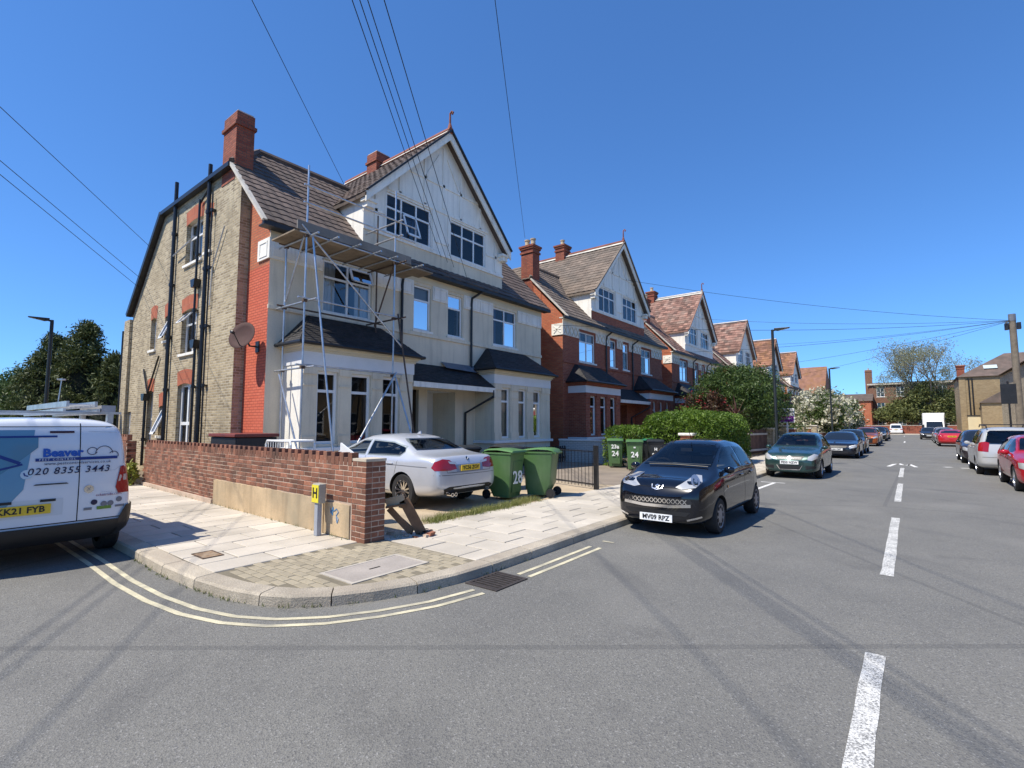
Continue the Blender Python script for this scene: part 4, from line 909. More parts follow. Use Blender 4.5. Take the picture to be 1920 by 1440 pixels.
# ---------------------------------------------------------------- hydrant post
hp = thing('hydrant_post', (-6.80, 4.06, PZ), 'grey post with yellow H hydrant plate against the render panel', 'sign', rz=ANG)
b = MB(); b.box(-.045, .045, -.035, .035, 0, .5); b.build('post', M('grey_plastic_post', (0.30, 0.32, 0.36), .6, .1), hp, bevel=.006)
b = MB(); b.box(-.10, .10, -.05, .06, .46, .74); b.build('head', M('grey_hydrant_head', (0.34, 0.33, 0.28), .6, .1), hp, bevel=.012)
YP = M('yellow_plate', (0.70, 0.60, 0.04), .45, .05); BLK = M('black_print', (0.012, 0.012, 0.013), .5, 0, bmp=0, fvar=0)
b = MB(); b.box(-.092, .092, -.056, -.051, .475, .725); pl = b.build('yellow_plate', YP, hp)
o = link('letter', text_mesh('H', .2, BLK, bold=.004), pl, (0, -.059, .605))
# ---------------------------------------------------------------- scaffold
TR = .0242
class Scaf:
    def __init__(s, root): s.r = root
    def t(s, a, b, name='tube', mt=None): q = MB(); q.tube(a, b, TR, 8); return q.build(name, mt or STEEL, s.r, smooth=False, auto=50)
    def clip(s, p): q = MB(); x, y, z = p; q.box(x - .05, x + .05, y - .05, y + .05, z - .035, z + .035); q.tube((x - .08, y, z), (x + .08, y, z), .018, 6); return q.build('coupler', RUSTY, s.r, bevel=.01)
sr = thing('scaffold_tower', (-12.1, 7.7, PZ), 'grey steel tube scaffold with board platform against the cream front', 'scaffold')
S = Scaf(sr); ox, oy = 12.1, -7.7
def L_(x, y, z): return (x + ox, y + oy, z - PZ)
xo, xi, ya, yc, zt = -11.5, -12.68, 6.33, 9.05, 6.45
S.t(L_(xo, ya, .12), L_(xo, ya, 8.2), 'standard'); S.t(L_(xi, ya + .1, .12), L_(xi, ya + .1, 6.75), 'standard'); S.t(L_(xo, yc, .12), L_(xo, yc, 8.55), 'standard'); S.t(L_(xi, yc + .25, 4.4), L_(xi, yc + .25, 8.2), 'standard', RUSTY)
for z in (3.1, 4.75, 6.38): S.t(L_(xi - .25, ya + .03, z), L_(xo + .45, ya + .06, z), 'transom'); S.t(L_(xo + .05, ya - .2, z + .05), L_(xo + .05, yc + .3, z + .05), 'ledger'); S.clip(L_(xo, ya, z)); S.clip(L_(xi, ya + .1, z)); S.clip(L_(xo, yc, z))
for z in (4.75, 6.38): S.t(L_(xi, ya - .1, z + .05), L_(xi, yc + .6, z + .05), 'ledger', RUSTY); S.t(L_(xi - .2, yc + .06, z), L_(xo + .45, yc + .06, z), 'transom', RUSTY)
for y in (6.9, 7.55, 8.2, 8.75, 9.7): S.t(L_(xi - .15, y, 6.40), L_(xo + .5, y, 6.40), 'transom')
for z in (7.2, 7.65): S.t(L_(xo + .05, 6.2, z + .0), L_(xo + .05, 9.75, z - .02), 'guard_rail')
for z in (7.2, 7.65): S.t(L_(xo + .25, yc + .08, z), L_(xi - .5, yc + .08, z), 'guard_rail')
S.t(L_(xo + .1, ya + .1, 6.4), L_(-10.35, 6.62, .2), 'raker'); S.t(L_(xo + .08, 6.15, 6.6), L_(xo + .08, 9.3, 3.95), 'brace'); S.t(L_(xo + .06, yc + .1, 4.9), L_(-10.6, 9.35, .15), 'raker', RUSTY)
S.t(L_(xo + .1, 9.1, 3.2), L_(-10.3, 6.7, .6), 'brace'); S.t(L_(xo + .1, 9.05, 3.1), L_(-9.9, 8.9, .2), 'raker'); S.t(L_(xi + .05, ya + .1, 4.9), L_(xo - .02, ya - .02, 6.5), 'brace'); S.t(L_(xi + .05, ya, 3.0), L_(xo + .05, ya + .12, .4), 'brace'); S.t(L_(xi, yc + .2, 4.7), L_(xo, yc, 6.4), 'brace', RUSTY)
for k in range(5):
    q = MB(); x0 = xi + .02 + k * .232; q.box(x0 + ox, x0 + .222 + ox, 6.02 + oy, (10.55 if k > 1 else 10.3) + oy, 6.432 - PZ, 6.47 - PZ); q.build('board', BOARD, sr)
q = MB(); q.box(xo + .03 + ox, xo + .07 + ox, 6.05 + oy, 9.6 + oy, 6.475 - PZ, 6.70 - PZ); q.build('toe_board', BOARDGREY, sr)
for x_, y_ in ((xo, ya), (xi, ya + .1), (xo, yc)): q = MB(); q.box(x_ + ox - .1, x_ + ox + .1, y_ + oy - .1, y_ + oy + .1, 0, .012); q.build('base_plate', RUSTY, sr)
# ---------------------------------------------------------------- satellite dish on the flank
dsh = thing('satellite_dish', (-13.62, 6.155, 4.12), 'large dark mesh satellite dish on the red painted flank', 'satellite dish')
DM = M('dark_dish_mesh', (0.06, 0.026, 0.022), .8, .1); q = MB(); ax = Vector((.42, -.86, .30)).normalized()
q.lathe([(.0, .0), (.14, .009), (.27, .034), (.37, .066), (.38, .072), (.37, .08), (.27, .045), (.14, .02), (0, .012)], 28, Vector((.12, -.36, -.12)), ax); q.build('reflector', DM, dsh, smooth=True)
q = MB(); q.pipe([(.12, 0, -.35), (.12, -.2, -.35), (.12, -.32, -.14)], .025, 6); q.box(.03, .21, -.015, .03, -.5, -.2); q.build('bracket', BLACKPIPE, dsh)
fc = Vector((.12, -.36, -.12)) + ax * .36 + Vector((0, 0, -.08)); q = MB(); q.pipe([Vector((.12, -.36, -.48)) + ax * .05, fc], .014, 5); q.lathe([(0, 0), (.035, 0), (.045, .09), (0, .1)], 8, fc, ax); q.build('receiver_arm', BLACKPIPE, dsh)
# ---------------------------------------------------------------- wheelie bins
BG = M('green_bin_plastic', (0.075, 0.155, 0.052), .42, .08, 3, 40, .04, .05, 60, hue=(0.115, 0.19, 0.085), streak=.25); BGR = M('charcoal_bin_plastic', (0.022, 0.024, 0.026), .4, .1, 3, 40, .04, .05); BTL = M('green_bin_lid_plastic', (0.085, 0.19, 0.06), .4, .08, 3, 40, .04, .05)
WPAINT = M('white_brush_paint', (0.75, 0.75, 0.72), .7, .06); TYRE = M('tyre_rubber', (0.016, 0.016, 0.017), .8, .2, 8, 60, .1, .2)
def make_bin(body, lid, loc, rz, label, nums=(), lidangle=0, group='wheelie bins', side=None):
    r = thing('wheelie_bin', loc, label, 'bin', group, rz)
    b = MB(); secs = [(.05, .235, .26, .0), (.30, .25, .29, .0), (.70, .268, .325, .0), (.955, .285, .35, .0), (.965, .30, .372, .0), (1.0, .30, .372, .0)]; P = []
    # rounded-rectangle sections; the foot of the back is cut away for the wheels
    for z, hx, hy, _ in secs:
        c = .045
        for cx_, cy_, a0 in ((hx - c, hy - c, 0), (-hx + c, hy - c, 90), (-hx + c, -hy + c, 180), (hx - c, -hy + c, 270)):
            for k in range(3):
                t = R(a0 + 45 * k); yy = cy_ + c * math.sin(t)
                if z < .2 and yy > 0: yy -= .10
                P.append((cx_ + c * math.cos(t), yy, z))
    n = 12; F = [(s * n + i, s * n + (i + 1) % n, (s + 1) * n + (i + 1) % n, (s + 1) * n + i) for s in range(len(secs) - 1) for i in range(n)] + [tuple(range(n - 1, -1, -1)), tuple(range((len(secs) - 1) * n, len(secs) * n))]
    b.raw(P, F).build('body', body, r, auto=40)
    b = MB(); b.box(-.17, .17, -.31, -.298, .15, .82); b.v = [(x, y - (z - .15) * .055, z) for x, y, z in b.v]; b.build('front_panel', body, r, bevel=.006)
    b = MB(); P = []
    for j, (yy, zz) in enumerate(((-.40, 1.005), (-.39, 1.04), (-.25, 1.06), (0, 1.085), (.25, 1.075), (.36, 1.045), (.39, 1.0))):
        for i, xx in enumerate((-.30, -.27, -.12, .12, .27, .30)): P.append((xx, yy, zz - (.03 if i in (0, 5) else 0)))
    b.raw(P, [(j * 6 + i, j * 6 + i + 1, (j + 1) * 6 + i + 1, (j + 1) * 6 + i) for j in range(6) for i in range(5)]); lo = b.build('lid', lid, r, auto=50)
    lo.modifiers.new('thick', 'SOLIDIFY').thickness = .012
    b = MB(); b.tube((-.26, .42, .985), (.26, .42, .985), .018, 8); [b.box(x - .02, x + .02, .36, .43, .95, 1.0) for x in (-.25, -.09, .09, .25)]; b.build('handle', body, r)
    for x in (-.27, .27):
        b = MB(); b.lathe([(.0, -.025), (.06, -.025), (.06, -.02), (.10, -.02), (.10, .02), (.06, .02), (.06, .025), (0, .025)], 18, (x, .30, .10), (1, 0, 0)); w_ = b.build('wheel', TYRE, r, auto=40)
    b = MB(); b.tube((-.27, .30, .10), (.27, .30, .10), .012, 6); b.build('axle', BLACKPIPE, r)
    for txt, sz, x, z, face in nums:
        if face == 'front': o = link('painted_number', text_mesh(txt, sz, WPAINT, bold=.006), r, (x, -.325 - (z - .15) * .055, z)); o.rotation_euler = (-.055, 0, 0)
        elif face == 'back': o = link('painted_number', text_mesh(txt, sz, WPAINT, bold=.006), r, (x, .31 + z * .055, z)); o.rotation_euler = (.055, 0, math.pi)
        elif face == 'right': o = link('painted_number', text_mesh(txt, sz, WPAINT, bold=.012), r, (.245 + z * .036, x, z)); o.rotation_euler = (0, .04, math.pi / 2)
        elif face == 'left': o = link('painted_number', text_mesh(txt, sz, WPAINT, bold=.012), r, (-.245 - z * .036, x, z)); o.rotation_euler = (0, -.04, -math.pi / 2)
    return r
make_bin(BG, BTL, (-7.02, 8.62, PZ), R(95), 'green wheelie bin with white painted 28 beside the silver saloon', (('28', .38, 0.0, .46, 'front'),))
make_bin(BG, BTL, (-6.6, 9.4, PZ), R(-72), 'green wheelie bin nearest the black railing, wheel towards the street')
make_bin(BGR, BGR, (-8.9, 9.3, PZ), R(70), 'dark wheelie bin behind the silver saloon roof'); make_bin(BGR, BGR, (-8.0, 9.9, PZ), R(80), 'dark wheelie bin behind the painted green bin')
make_bin(BG, BTL, (-8.85, 17.55, PZ), R(25), 'green wheelie bin numbered 23a over 24, leftmost outside the red house', (('23a', .2, 0, .78, 'front'), ('24', .26, 0, .52, 'front')))
make_bin(BG, BTL, (-7.75, 16.85, PZ), R(25), 'green wheelie bin numbered 24 alone, middle bin outside the red house', (('24', .26, 0, .55, 'front'), ('=', .12, 0, .8, 'front')))
make_bin(BGR, BGR, (-7.35, 17.75, PZ), R(25), 'charcoal wheelie bin numbered 24 outside the red house', (('24', .26, 0, .48, 'front'), ('H', .14, 0, .72, 'front')))
make_bin(BGR, M('teal_bin_lid', (0.02, 0.17, 0.09), .4, .05), (-8.0, 18.7, PZ), R(25), 'dark bin with teal lid in front of the hedge')
# ---------------------------------------------------------------- railing beside the bins
rl = thing('metal_railing', (-6.16, 11.15, PZ), 'black metal railing panel with square end post on the forecourt edge', 'railing')
b = MB(); b.box(-.05, .05, -.05, .05, 0, 1.08); b.build('end_post', BLACKPIPE, rl, bevel=.004)
dx, dy = -.956, .29; n = 26
for z in (.12, .93): b = MB(); b.beam((0, 0, z), (dx * 3.4, dy * 3.4, z), .035, .03); b.build('rail', BLACKPIPE, rl)
for k in range(1, n): b = MB(); t = 3.4 * k / n; b.tube((dx * t, dy * t, .04), (dx * t, dy * t, .95), .008, 6); b.build('bar', BLACKPIPE, rl)
# low front fence under the right bay (pale pickets against dark) and boundary wall of the red house
pw = thing('boundary_wall', (-12.3, 18.95, 0), 'low white painted brick wall between the cream and red houses', 'wall')
b = MB(); b.box(0, 2.55, 0, .22, 0, 1.02); b.build('body', Mbrick('white_painted_brick', [(0.55, 0.54, 0.51), (0.6, 0.59, 0.56), (0.52, 0.5, 0.47)], (0.42, 0.41, 0.39), patch=.4), pw)
b = MB(); b.box(-.02, 2.6, -.04, .26, 1.02, 1.09); b.build('coping', GREYPAINT, pw, bevel=.008)
pf = thing('picket_fence', (-11.6, 14.0, PZ), 'low dark picket fence below the right hand bay window', 'fence')
for k in range(26): b = MB(); b.box(-.01, .01, k * .17, k * .17 + .09, .05, .72); b.build('picket', DARKWOOD, pf)
for z in (.2, .55): b = MB(); b.box(-.05, -.012, 0, 4.4, z, z + .07); b.build('rail', DARKWOOD, pf)
# ---------------------------------------------------------------- odds and ends behind the wall
bx_ = thing('storage_box', (-12.0, 5.25, PZ), 'black storage chest with red brown lid behind the garden wall', 'chest')
b = MB(); b.box(-.65, .65, -.45, .45, 0, 1.32); b.build('body', M('black_box_plastic', (0.015, 0.015, 0.017), .5, .1), bx_, bevel=.02)
b = MB(); b.box(-.69, .69, -.49, .49, 1.325, 1.40); b.build('lid', M('red_brown_lid', (0.17, 0.035, 0.025), .5, .1), bx_, bevel=.015)
cr = thing('metal_trolley', (-10.0, 5.3, PZ), 'white wire trolley standing behind the garden wall', 'trolley')
b = MB()
for y in (-.25, .25):
    b.pipe([(-.5, y, 0), (-.5, y, 1.2), (-.45, y, 1.27), (.45, y, 1.27), (.5, y, 1.2), (.5, y, 0)], .022, 6)
b.build('frame', WHITE, cr)
for k in range(9): b = MB(); b.tube((-.4 + k * .1, -.25, .75), (-.4 + k * .1, -.25, 1.27), .008, 5); b.build('bar', WHITE, cr)
b = MB(); b.box(-.5, .5, -.25, .25, .72, .75); b.build('shelf', WHITE, cr); b = MB(); b.box(-.5, .5, -.25, .25, 1.255, 1.285); b.build('shelf', WHITE, cr)
wb = thing('white_board_offcut', (-7.05, 4.75, PZ), 'white plastic sheet offcut poking above the wall by the pier', 'sheet')
b = MB(); b.raw([(-.35, 0, 0), (.12, 0, 0), (.12, 0, 1.12), (-.3, .0, 1.3), (-.35, .03, 0), (.12, .03, 0), (.12, .03, 1.12), (-.3, .03, 1.3)], [(0, 1, 2, 3), (7, 6, 5, 4), (0, 4, 5, 1), (1, 5, 6, 2), (2, 6, 7, 3), (3, 7, 4, 0)]); b.build('sheet', WHITE, wb)
tb = thing('broken_drawer', (-5.92, 4.88, PZ), 'broken wooden drawer leaning against the end pier', 'drawer')
TIM = M('old_brown_timber', (0.17, 0.095, 0.05), .85, .3, 6, 40, .15, .3, rnd=.2); TIM2 = M('pale_cut_timber', (0.42, 0.33, 0.22), .85, .2)
for a, c_, w_, hh, mt in (((-.12, -.2, .46), (.06, -.02, .52), .025, .12, TIM2), ((.06, -.02, .50), (.24, .16, .03), .025, .15, TIM), ((-.12, -.2, .40), (.08, .0, .44), .12, .025, TIM), ((-.1, -.16, .38), (.1, .08, .03), .025, .09, TIM), ((-.15, .05, .2), (.15, .08, .04), .025, .1, TIM)):
    b = MB(); b.beam(a, c_, w_, hh); b.build('plank', mt, tb)
rbk = random.Random(9)
for k in range(10):
    x, y = -5.75 + rbk.uniform(-.3, .35), 4.9 + rbk.uniform(-.35, .35); s_ = rbk.uniform(.03, .09)
    b = MB(); b.raw([(sx * s_ * rbk.uniform(.6, 1.3), sy * s_ * rbk.uniform(.6, 1.2), s_ * (.9 if sz else 0) * rbk.uniform(.5, 1)) for sz in (0, 1) for sx, sy in ((-1, -1), (1, -1), (1, 1), (-1, 1))], [(0, 3, 2, 1), (4, 5, 6, 7), (0, 1, 5, 4), (1, 2, 6, 5), (2, 3, 7, 6), (3, 0, 4, 7)])
    o = b.build('rubble_piece', (WMORTAR, WBRICK, BLACKPIPE)[k % 3], None, (x, y, PZ)); tag(o, 'lump of broken masonry on the ground behind the end pier', 'rubble', 'rubble behind the pier')
# ---------------------------------------------------------------- vehicles
BLACKTRIM = M('black_trim_plastic', (0.012, 0.012, 0.013), .5, .1, bmp=0); CGLASS = Mgloss('car_glass', (0.012, 0.016, 0.02), .02, spec=.8)
CHROME = Mgloss('chrome', (0.75, 0.75, 0.76), .12, 1.0); ALLOY = Mgloss('alloy_silver', (0.55, 0.55, 0.56), .28, .9); HUBCAP = Mgloss('grey_hubcap', (0.30, 0.30, 0.32), .4, .5)
LENS = Mgloss('headlight_lens', (0.52, 0.52, 0.51), .15, .35, spec=.8); REDLENS = Mgloss('red_lamp_lens', (0.32, 0.008, 0.012), .08, coat=.6); AMBER = Mgloss('amber_lens', (0.6, 0.2, 0.02), .1)
PW = M('white_number_plate', (0.78, 0.78, 0.76), .4, .02, bmp=0); PY = M('yellow_number_plate', (0.72, 0.48, 0.03), .4, .02, bmp=0); SEAM = M('panel_gap', (0.004, 0.004, 0.004), .9, 0, bmp=0, fvar=0)
def lerp_tab(tab, x): xs = [t[0] for t in tab]; ys = [t[1] for t in tab]; return float(np.interp(x, xs, ys))
CLEARGLASS = Mclear('clear_car_glass', (0.70, 0.74, 0.74), 1.0)
SEATM = M('dark_seat_fabric', (0.12, 0.12, 0.125), .9, .15); INTER = M('grey_cabin_trim', (0.11, 0.11, 0.115), .8, .1)
def glass_polys(sp):
    H, bz, f, ws, cw = sp['H'], sp['bz'], sp['L'] / 2, sp['ws'], sp['cowl']; zt = H - .13; zb = bz + .07; tail = {'hatch': .52, 'sedan': 1.02, 'coupe': .95, 'wagon': .28, 'van': 2.2}[sp['rear']]
    xr = -f + tail; B = sp['bpil'] if sp.get('bpil') is not None else sp['xf'] - 1.45
    side = [[(B + .03, zb), (B + .03, zt), (ws - .12, zt - .005), (ws + .2, zt - .14), (cw - .12, zb + .03), (cw - .2, zb)]]
    if sp['rear'] != 'van': side.append([(xr, zb + .08), (xr + .1, zb), (B - .03, zb), (B - .03, zt), (xr + (.5 if sp['rear'] in ('sedan', 'coupe') else .2), zt - .03), (xr + .05, zb + .2)])
    hw = sp['W'] / 2 * sp['tum']; front = [(-hw * 1.12, sp['hood'] + .07), (hw * 1.12, sp['hood'] + .07), (hw * .99, H - .13), (hw * .92, H - .08), (-hw * .92, H - .08), (-hw * .99, H - .13)]
    rear = None
    if sp['rear'] != 'van':
        z0 = {'hatch': 1.06, 'sedan': 1.075, 'coupe': 1.04, 'wagon': 1.04}[sp['rear']]; rear = [(-hw * 1.05, z0 + .02), (hw * 1.05, z0 + .02), (hw * .92, H - .15), (hw * .82, H - .10), (-hw * .82, H - .10), (-hw * .92, H - .15)]
    return side, front, rear
class Car:
    def __init__(s, name, loc, rz, label, cat, paint, sp, group='cars parked along the street'):
        s.sp = sp; s.root = thing(name, loc, label, cat, group, rz); s.paint = paint; L, W = sp['L'], sp['W']; hw = W / 2
        xs = sorted(set([round(x, 3) for x in np.concatenate([np.linspace(-L / 2, -L / 2 + .3, 4), np.linspace(-L / 2 + .3, L / 2 - .3, sp.get('n', 22)), np.linspace(L / 2 - .3, L / 2, 4)])]))
        rows = []
        for x in xs:
            zt, zb, zs = lerp_tab(sp['top'], x), lerp_tab(sp['bot'], x), lerp_tab(sp['belt'], x); wm = hw * lerp_tab(sp['wid'], x); hc = max(zt - zs, .02); cab = min(1, max(0, (hc - .12) / .3))
            wr = wm * (.86 + (sp['tum'] - .86) * cab); h = zs - zb
            rows.append([(0, zb), (wm * .8, zb), (wm * .955, zb + .06), (wm * .995, zb + .3 * h), (wm * 1.0, zb + .68 * h), (wm * .975, zs), (wm * (.95 - .01 * cab), zs + (.10 if cab > .1 else .3) * hc), (wr + (wm * .94 - wr) * (.3 if cab > .1 else .5), zs + .72 * hc), (wr * .93, zt - .05 * hc - .012), (wr * .55, zt - .008), (0, zt)])
        bm = bmesh.new(); N = len(xs); K = len(rows[0]); V = {}
        for i, x in enumerate(xs):
            for k, (y, z) in enumerate(rows[i]):
                V[i, k, 1] = bm.verts.new((x, y, z)); V[i, k, -1] = V[i, k, 1] if y == 0 else bm.verts.new((x, -y, z))
        for i in range(N - 1):
            for k in range(K - 1):
                for sd in (1, -1):
                    q = [V[i, k, sd], V[i + 1, k, sd], V[i + 1, k + 1, sd], V[i, k + 1, sd]]; q = list(dict.fromkeys(q)); bm.faces.new(q if sd > 0 else q[::-1])
        for i in (0, N - 1):
            for k in range(K - 1):
                q = list(dict.fromkeys([V[i, k, 1], V[i, k + 1, 1], V[i, k + 1, -1], V[i, k, -1]])); bm.faces.new(q if i else q[::-1])
        bmesh.ops.recalc_face_normals(bm, faces=bm.faces)
        me = bpy.data.meshes.new('body'); bm.to_mesh(me); bm.free(); me.materials.append(paint); me.materials.append(BLACKTRIM)
        tmp = bpy.data.objects.new('tmp', me); COL.objects.link(tmp); m1 = tmp.modifiers.new('s', 'SUBSURF'); m1.levels = sp.get('sub', 2); m1.render_levels = m1.levels
        c = MB(); r = sp['wr'] + .05
        for wx in (sp['xf'], sp['xr']):
            for sd in (1, -1): c.tube((wx, sd * (hw - .34), sp['wr'] - .005), (wx, sd * (hw + .3), sp['wr'] - .005), r, 28)
        cm = c.mesh('cut', [BLACKTRIM]); co = bpy.data.objects.new('cut', cm); COL.objects.link(co)
        m2 = tmp.modifiers.new('b', 'BOOLEAN'); m2.object = co; m2.operation = 'DIFFERENCE'; m2.solver = 'EXACT'
        if hasattr(m2, 'material_mode'): m2.material_mode = 'TRANSFER'
        dg = bpy.context.evaluated_depsgraph_get(); s.bvh = BVHTree.FromObject(tmp, dg); cuts = [co]
        if sp.get('interior'):
            s.clear = True; side, front, rear = glass_polys(sp)
            def shrink(p, k=.025):
                cx_, cz_ = sum(q[0] for q in p) / len(p), sum(q[1] for q in p) / len(p); return [(x + (k if x < cx_ else -k), z + (k if z < cz_ else -k)) for x, z in p]
            for prs in ([(shrink(p), 'y', -1.3, 1.3) for p in side], [(shrink(front), 'x', -.1 + sp['xr'] * .2, sp['L'])] + ([(shrink([(-y, z) for y, z in rear]), 'x', -sp['L'], -.12 + sp['xr'] * .2)] if rear else [])):
                c = MB()
                for poly, ax, a, b_ in prs: c.prism(poly, a, b_, ax)
                cm2 = c.mesh('cut', [INTER]); c2 = bpy.data.objects.new('cut', cm2); COL.objects.link(c2); cuts.append(c2)
                m3 = tmp.modifiers.new('w', 'BOOLEAN'); m3.object = c2; m3.operation = 'DIFFERENCE'; m3.solver = 'EXACT'
                if hasattr(m3, 'material_mode'): m3.material_mode = 'TRANSFER'
        else: s.clear = False
        dg = bpy.context.evaluated_depsgraph_get(); dg.update(); out = bpy.data.meshes.new_from_object(tmp.evaluated_get(dg))
        bpy.data.objects.remove(tmp); [bpy.data.objects.remove(q) for q in cuts]; s.gm = CLEARGLASS if s.clear else CGLASS
        smooth_by_angle(out, 40); out.name = 'body'; s.body = link('body', out, s.root)
    def hit(s, a, z, ang):
        n = Vector((math.cos(R(ang)), math.sin(R(ang)), 0)); t = Vector((-n.y, n.x, 0)); o = n * 4 + t * a + Vector((0, 0, z))
        if ang % 90: o = n * 4 + Vector((s.sp['L'] * .46 * (1 if abs(ang) < 90 else -1), a, z))
        h = s.bvh.ray_cast(o, -n)
        if h[0] is None: 
            h = s.bvh.find_nearest(o - n * 3.6); return h[0], (h[1] if h[1].dot(n) > 0 else n)
        return h[0], (h[1] if h[1].dot(n) > 0 else -h[1])
    def patch(s, poly, ang, name, mt, off=.004, res=.07, parent=None, thick=.0):
        """convex outline (a, z) seen from direction ang, laid on the body"""
        xs = [p[0] for p in poly]; zs = [p[1] for p in poly]; nx = max(1, int((max(xs) - min(xs)) / res)); nz = max(1, int((max(zs) - min(zs)) / res))
        bm = bmesh.new(); g_ = [[bm.verts.new((min(xs) + (max(xs) - min(xs)) * i / nx, 0, min(zs) + (max(zs) - min(zs)) * j / nz)) for i in range(nx + 1)] for j in range(nz + 1)]
        for j in range(nz):
            for i in range(nx): bm.faces.new((g_[j][i], g_[j][i + 1], g_[j + 1][i + 1], g_[j + 1][i]))
        cen = Vector((sum(xs) / len(xs), 0, sum(zs) / len(zs)))
        for p, q in zip(poly, poly[1:] + poly[:1]):
            e = Vector((q[0] - p[0], 0, q[1] - p[1]))
            if e.length < 1e-5: continue
            pn = Vector((e.z, 0, -e.x)).normalized()
            if (cen - Vector((p[0], 0, p[1]))).dot(pn) > 0: pn = -pn
            bmesh.ops.bisect_plane(bm, geom=bm.verts[:] + bm.edges[:] + bm.faces[:], plane_co=(p[0], 0, p[1]), plane_no=pn, clear_outer=True)
        for v in bm.verts: h, n = s.hit(v.co.x, v.co.z, ang); v.co = h + n * off
        n0 = Vector((math.cos(R(ang)), math.sin(R(ang)), 0))
        for f in bm.faces:
            f.normal_update(); f.smooth = True
            if f.normal.dot(n0) < 0: f.normal_flip()
        me = bpy.data.meshes.new(name); bm.to_mesh(me); bm.free(); me.materials.append(mt); o = link(name, me, parent or s.root)
        if thick: md = o.modifiers.new('t', 'SOLIDIFY'); md.thickness = thick; md.offset = -1
        return o
    def line(s, pts, ang, w_=.008, name='panel_seam', mt=None, off=.0025, step=.06):
        P = []
        for p, q in zip(pts, pts[1:]):
            n = max(1, int(math.hypot(q[0] - p[0], q[1] - p[1]) / step))
            for i in range(n): P.append((p[0] + (q[0] - p[0]) * i / n, p[1] + (q[1] - p[1]) * i / n))
        P.append(pts[-1]); b = MB(); V = []
        for i, p in enumerate(P):
            a, c = P[max(i - 1, 0)], P[min(i + 1, len(P) - 1)]; d = Vector((c[0] - a[0], c[1] - a[1])); d = d.normalized() if d.length else Vector((1, 0)); nx, nz = -d.y * w_ / 2, d.x * w_ / 2
            for sg in (1, -1): h, n = s.hit(p[0] + sg * nx, p[1] + sg * nz, ang); V.append(h + n * off)
        b.raw(V, [(2 * i, 2 * i + 1, 2 * i + 3, 2 * i + 2) for i in range(len(P) - 1)]); return b.build(name, mt or SEAM, s.root)
    def sides(s, fn):
        for sd in (1, -1): fn(sd, 90 * sd, lambda pts: [(-sd * x, z) for x, z in pts])
    def wheels(s, style='spoke', nsp=10, mt=None):
        sp = s.sp; r = sp['wr']; w_ = .19
        tm = MB(); tm.lathe([(r * .66, -w_ / 2), (r * .93, -w_ / 2), (r, -w_ / 2 + .03), (r, w_ / 2 - .03), (r * .93, w_ / 2), (r * .66, w_ / 2), (r * .64, w_ / 2 - .02)], 36, (0, 0, 0), (0, 1, 0)); tme = tm.mesh('tyre', TYRE); smooth_by_angle(tme, 35)
        rm = MB(); q = r * .67
        rm.lathe([(q, w_ / 2 - .005), (q * .93, w_ / 2 - .004), (q * .9, w_ / 2 - .03), (q * .88, -.02)], 36, (0, 0, 0), (0, 1, 0))
        if style == 'spoke':
            rm.lathe([(0, w_ / 2 - .03), (q * .2, w_ / 2 - .03), (q * .22, w_ / 2 - .06)], 20, (0, 0, 0), (0, 1, 0))
            for k in range(nsp):
                t = 2 * math.pi * (k // 2 * 2 / nsp) + (.22 if k % 2 else -.22) if nsp >= 8 else 2 * math.pi * k / nsp
                d = Vector((math.cos(t), 0, math.sin(t))); rm.beam(d * q * .12 + Vector((0, w_ / 2 - .045, 0)), d * q * .93 + Vector((0, w_ / 2 - .025, 0)), .03 if nsp >= 8 else .07, .03, up=(0, 1, 0))
        else:
            rm.lathe([(0, w_ / 2 + .006), (q * .3, w_ / 2 + .004), (q * .55, w_ / 2 - .004), (q * .92, w_ / 2 - .008), (q * .99, w_ / 2 + .002)], 28, (0, 0, 0), (0, 1, 0))
        rme = rm.mesh('rim', mt or ALLOY, smooth=False); smooth_by_angle(rme, 35)
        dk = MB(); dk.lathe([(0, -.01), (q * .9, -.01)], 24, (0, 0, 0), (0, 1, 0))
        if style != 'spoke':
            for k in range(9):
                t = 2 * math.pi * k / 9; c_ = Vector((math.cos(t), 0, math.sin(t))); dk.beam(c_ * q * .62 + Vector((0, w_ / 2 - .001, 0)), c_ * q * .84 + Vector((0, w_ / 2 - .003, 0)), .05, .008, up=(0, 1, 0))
        dme = dk.mesh('rim_shade_mesh', BLACKTRIM)  # black disc and hubcap slots stand in for shade behind the rim
        for wx in (sp['xf'], sp['xr']):
            for sd in (1, -1):
                o = link('wheel', tme, s.root, (wx, sd * (sp['W'] / 2 - w_ / 2 - .025), r)); o.rotation_euler = (0, R(17 * (wx > 0) + 5 * sd), 0 if sd > 0 else math.pi)
                link('rim', rme, o); link('rim_shade', dme, o)
    def plate(s, txt, front, z, rear_mt=None, tilt=0.0, size=(.52, .111), y=0):
        ang = 0 if front else 180; h, n = s.hit(y, z, ang); mt = PW if front else PY
        b = MB(); b.box(-size[0] / 2, size[0] / 2, -.006, .006, -size[1] / 2, size[1] / 2); xx = max(abs(s.hit(yy, z + dz, ang)[0].x) for yy in (-.24, 0, .24) for dz in (-.05, .05))
        o = b.build('number_plate', mt, s.root, ((xx + .012) * (1 if front else -1), h.y, z)); o.rotation_euler = (tilt, 0, math.pi / 2 if front else -math.pi / 2)
        link('registration', text_mesh(txt, .098, BLK, bold=.0025, spacing=1.0), o, (0, -.0085, -.002)); return o
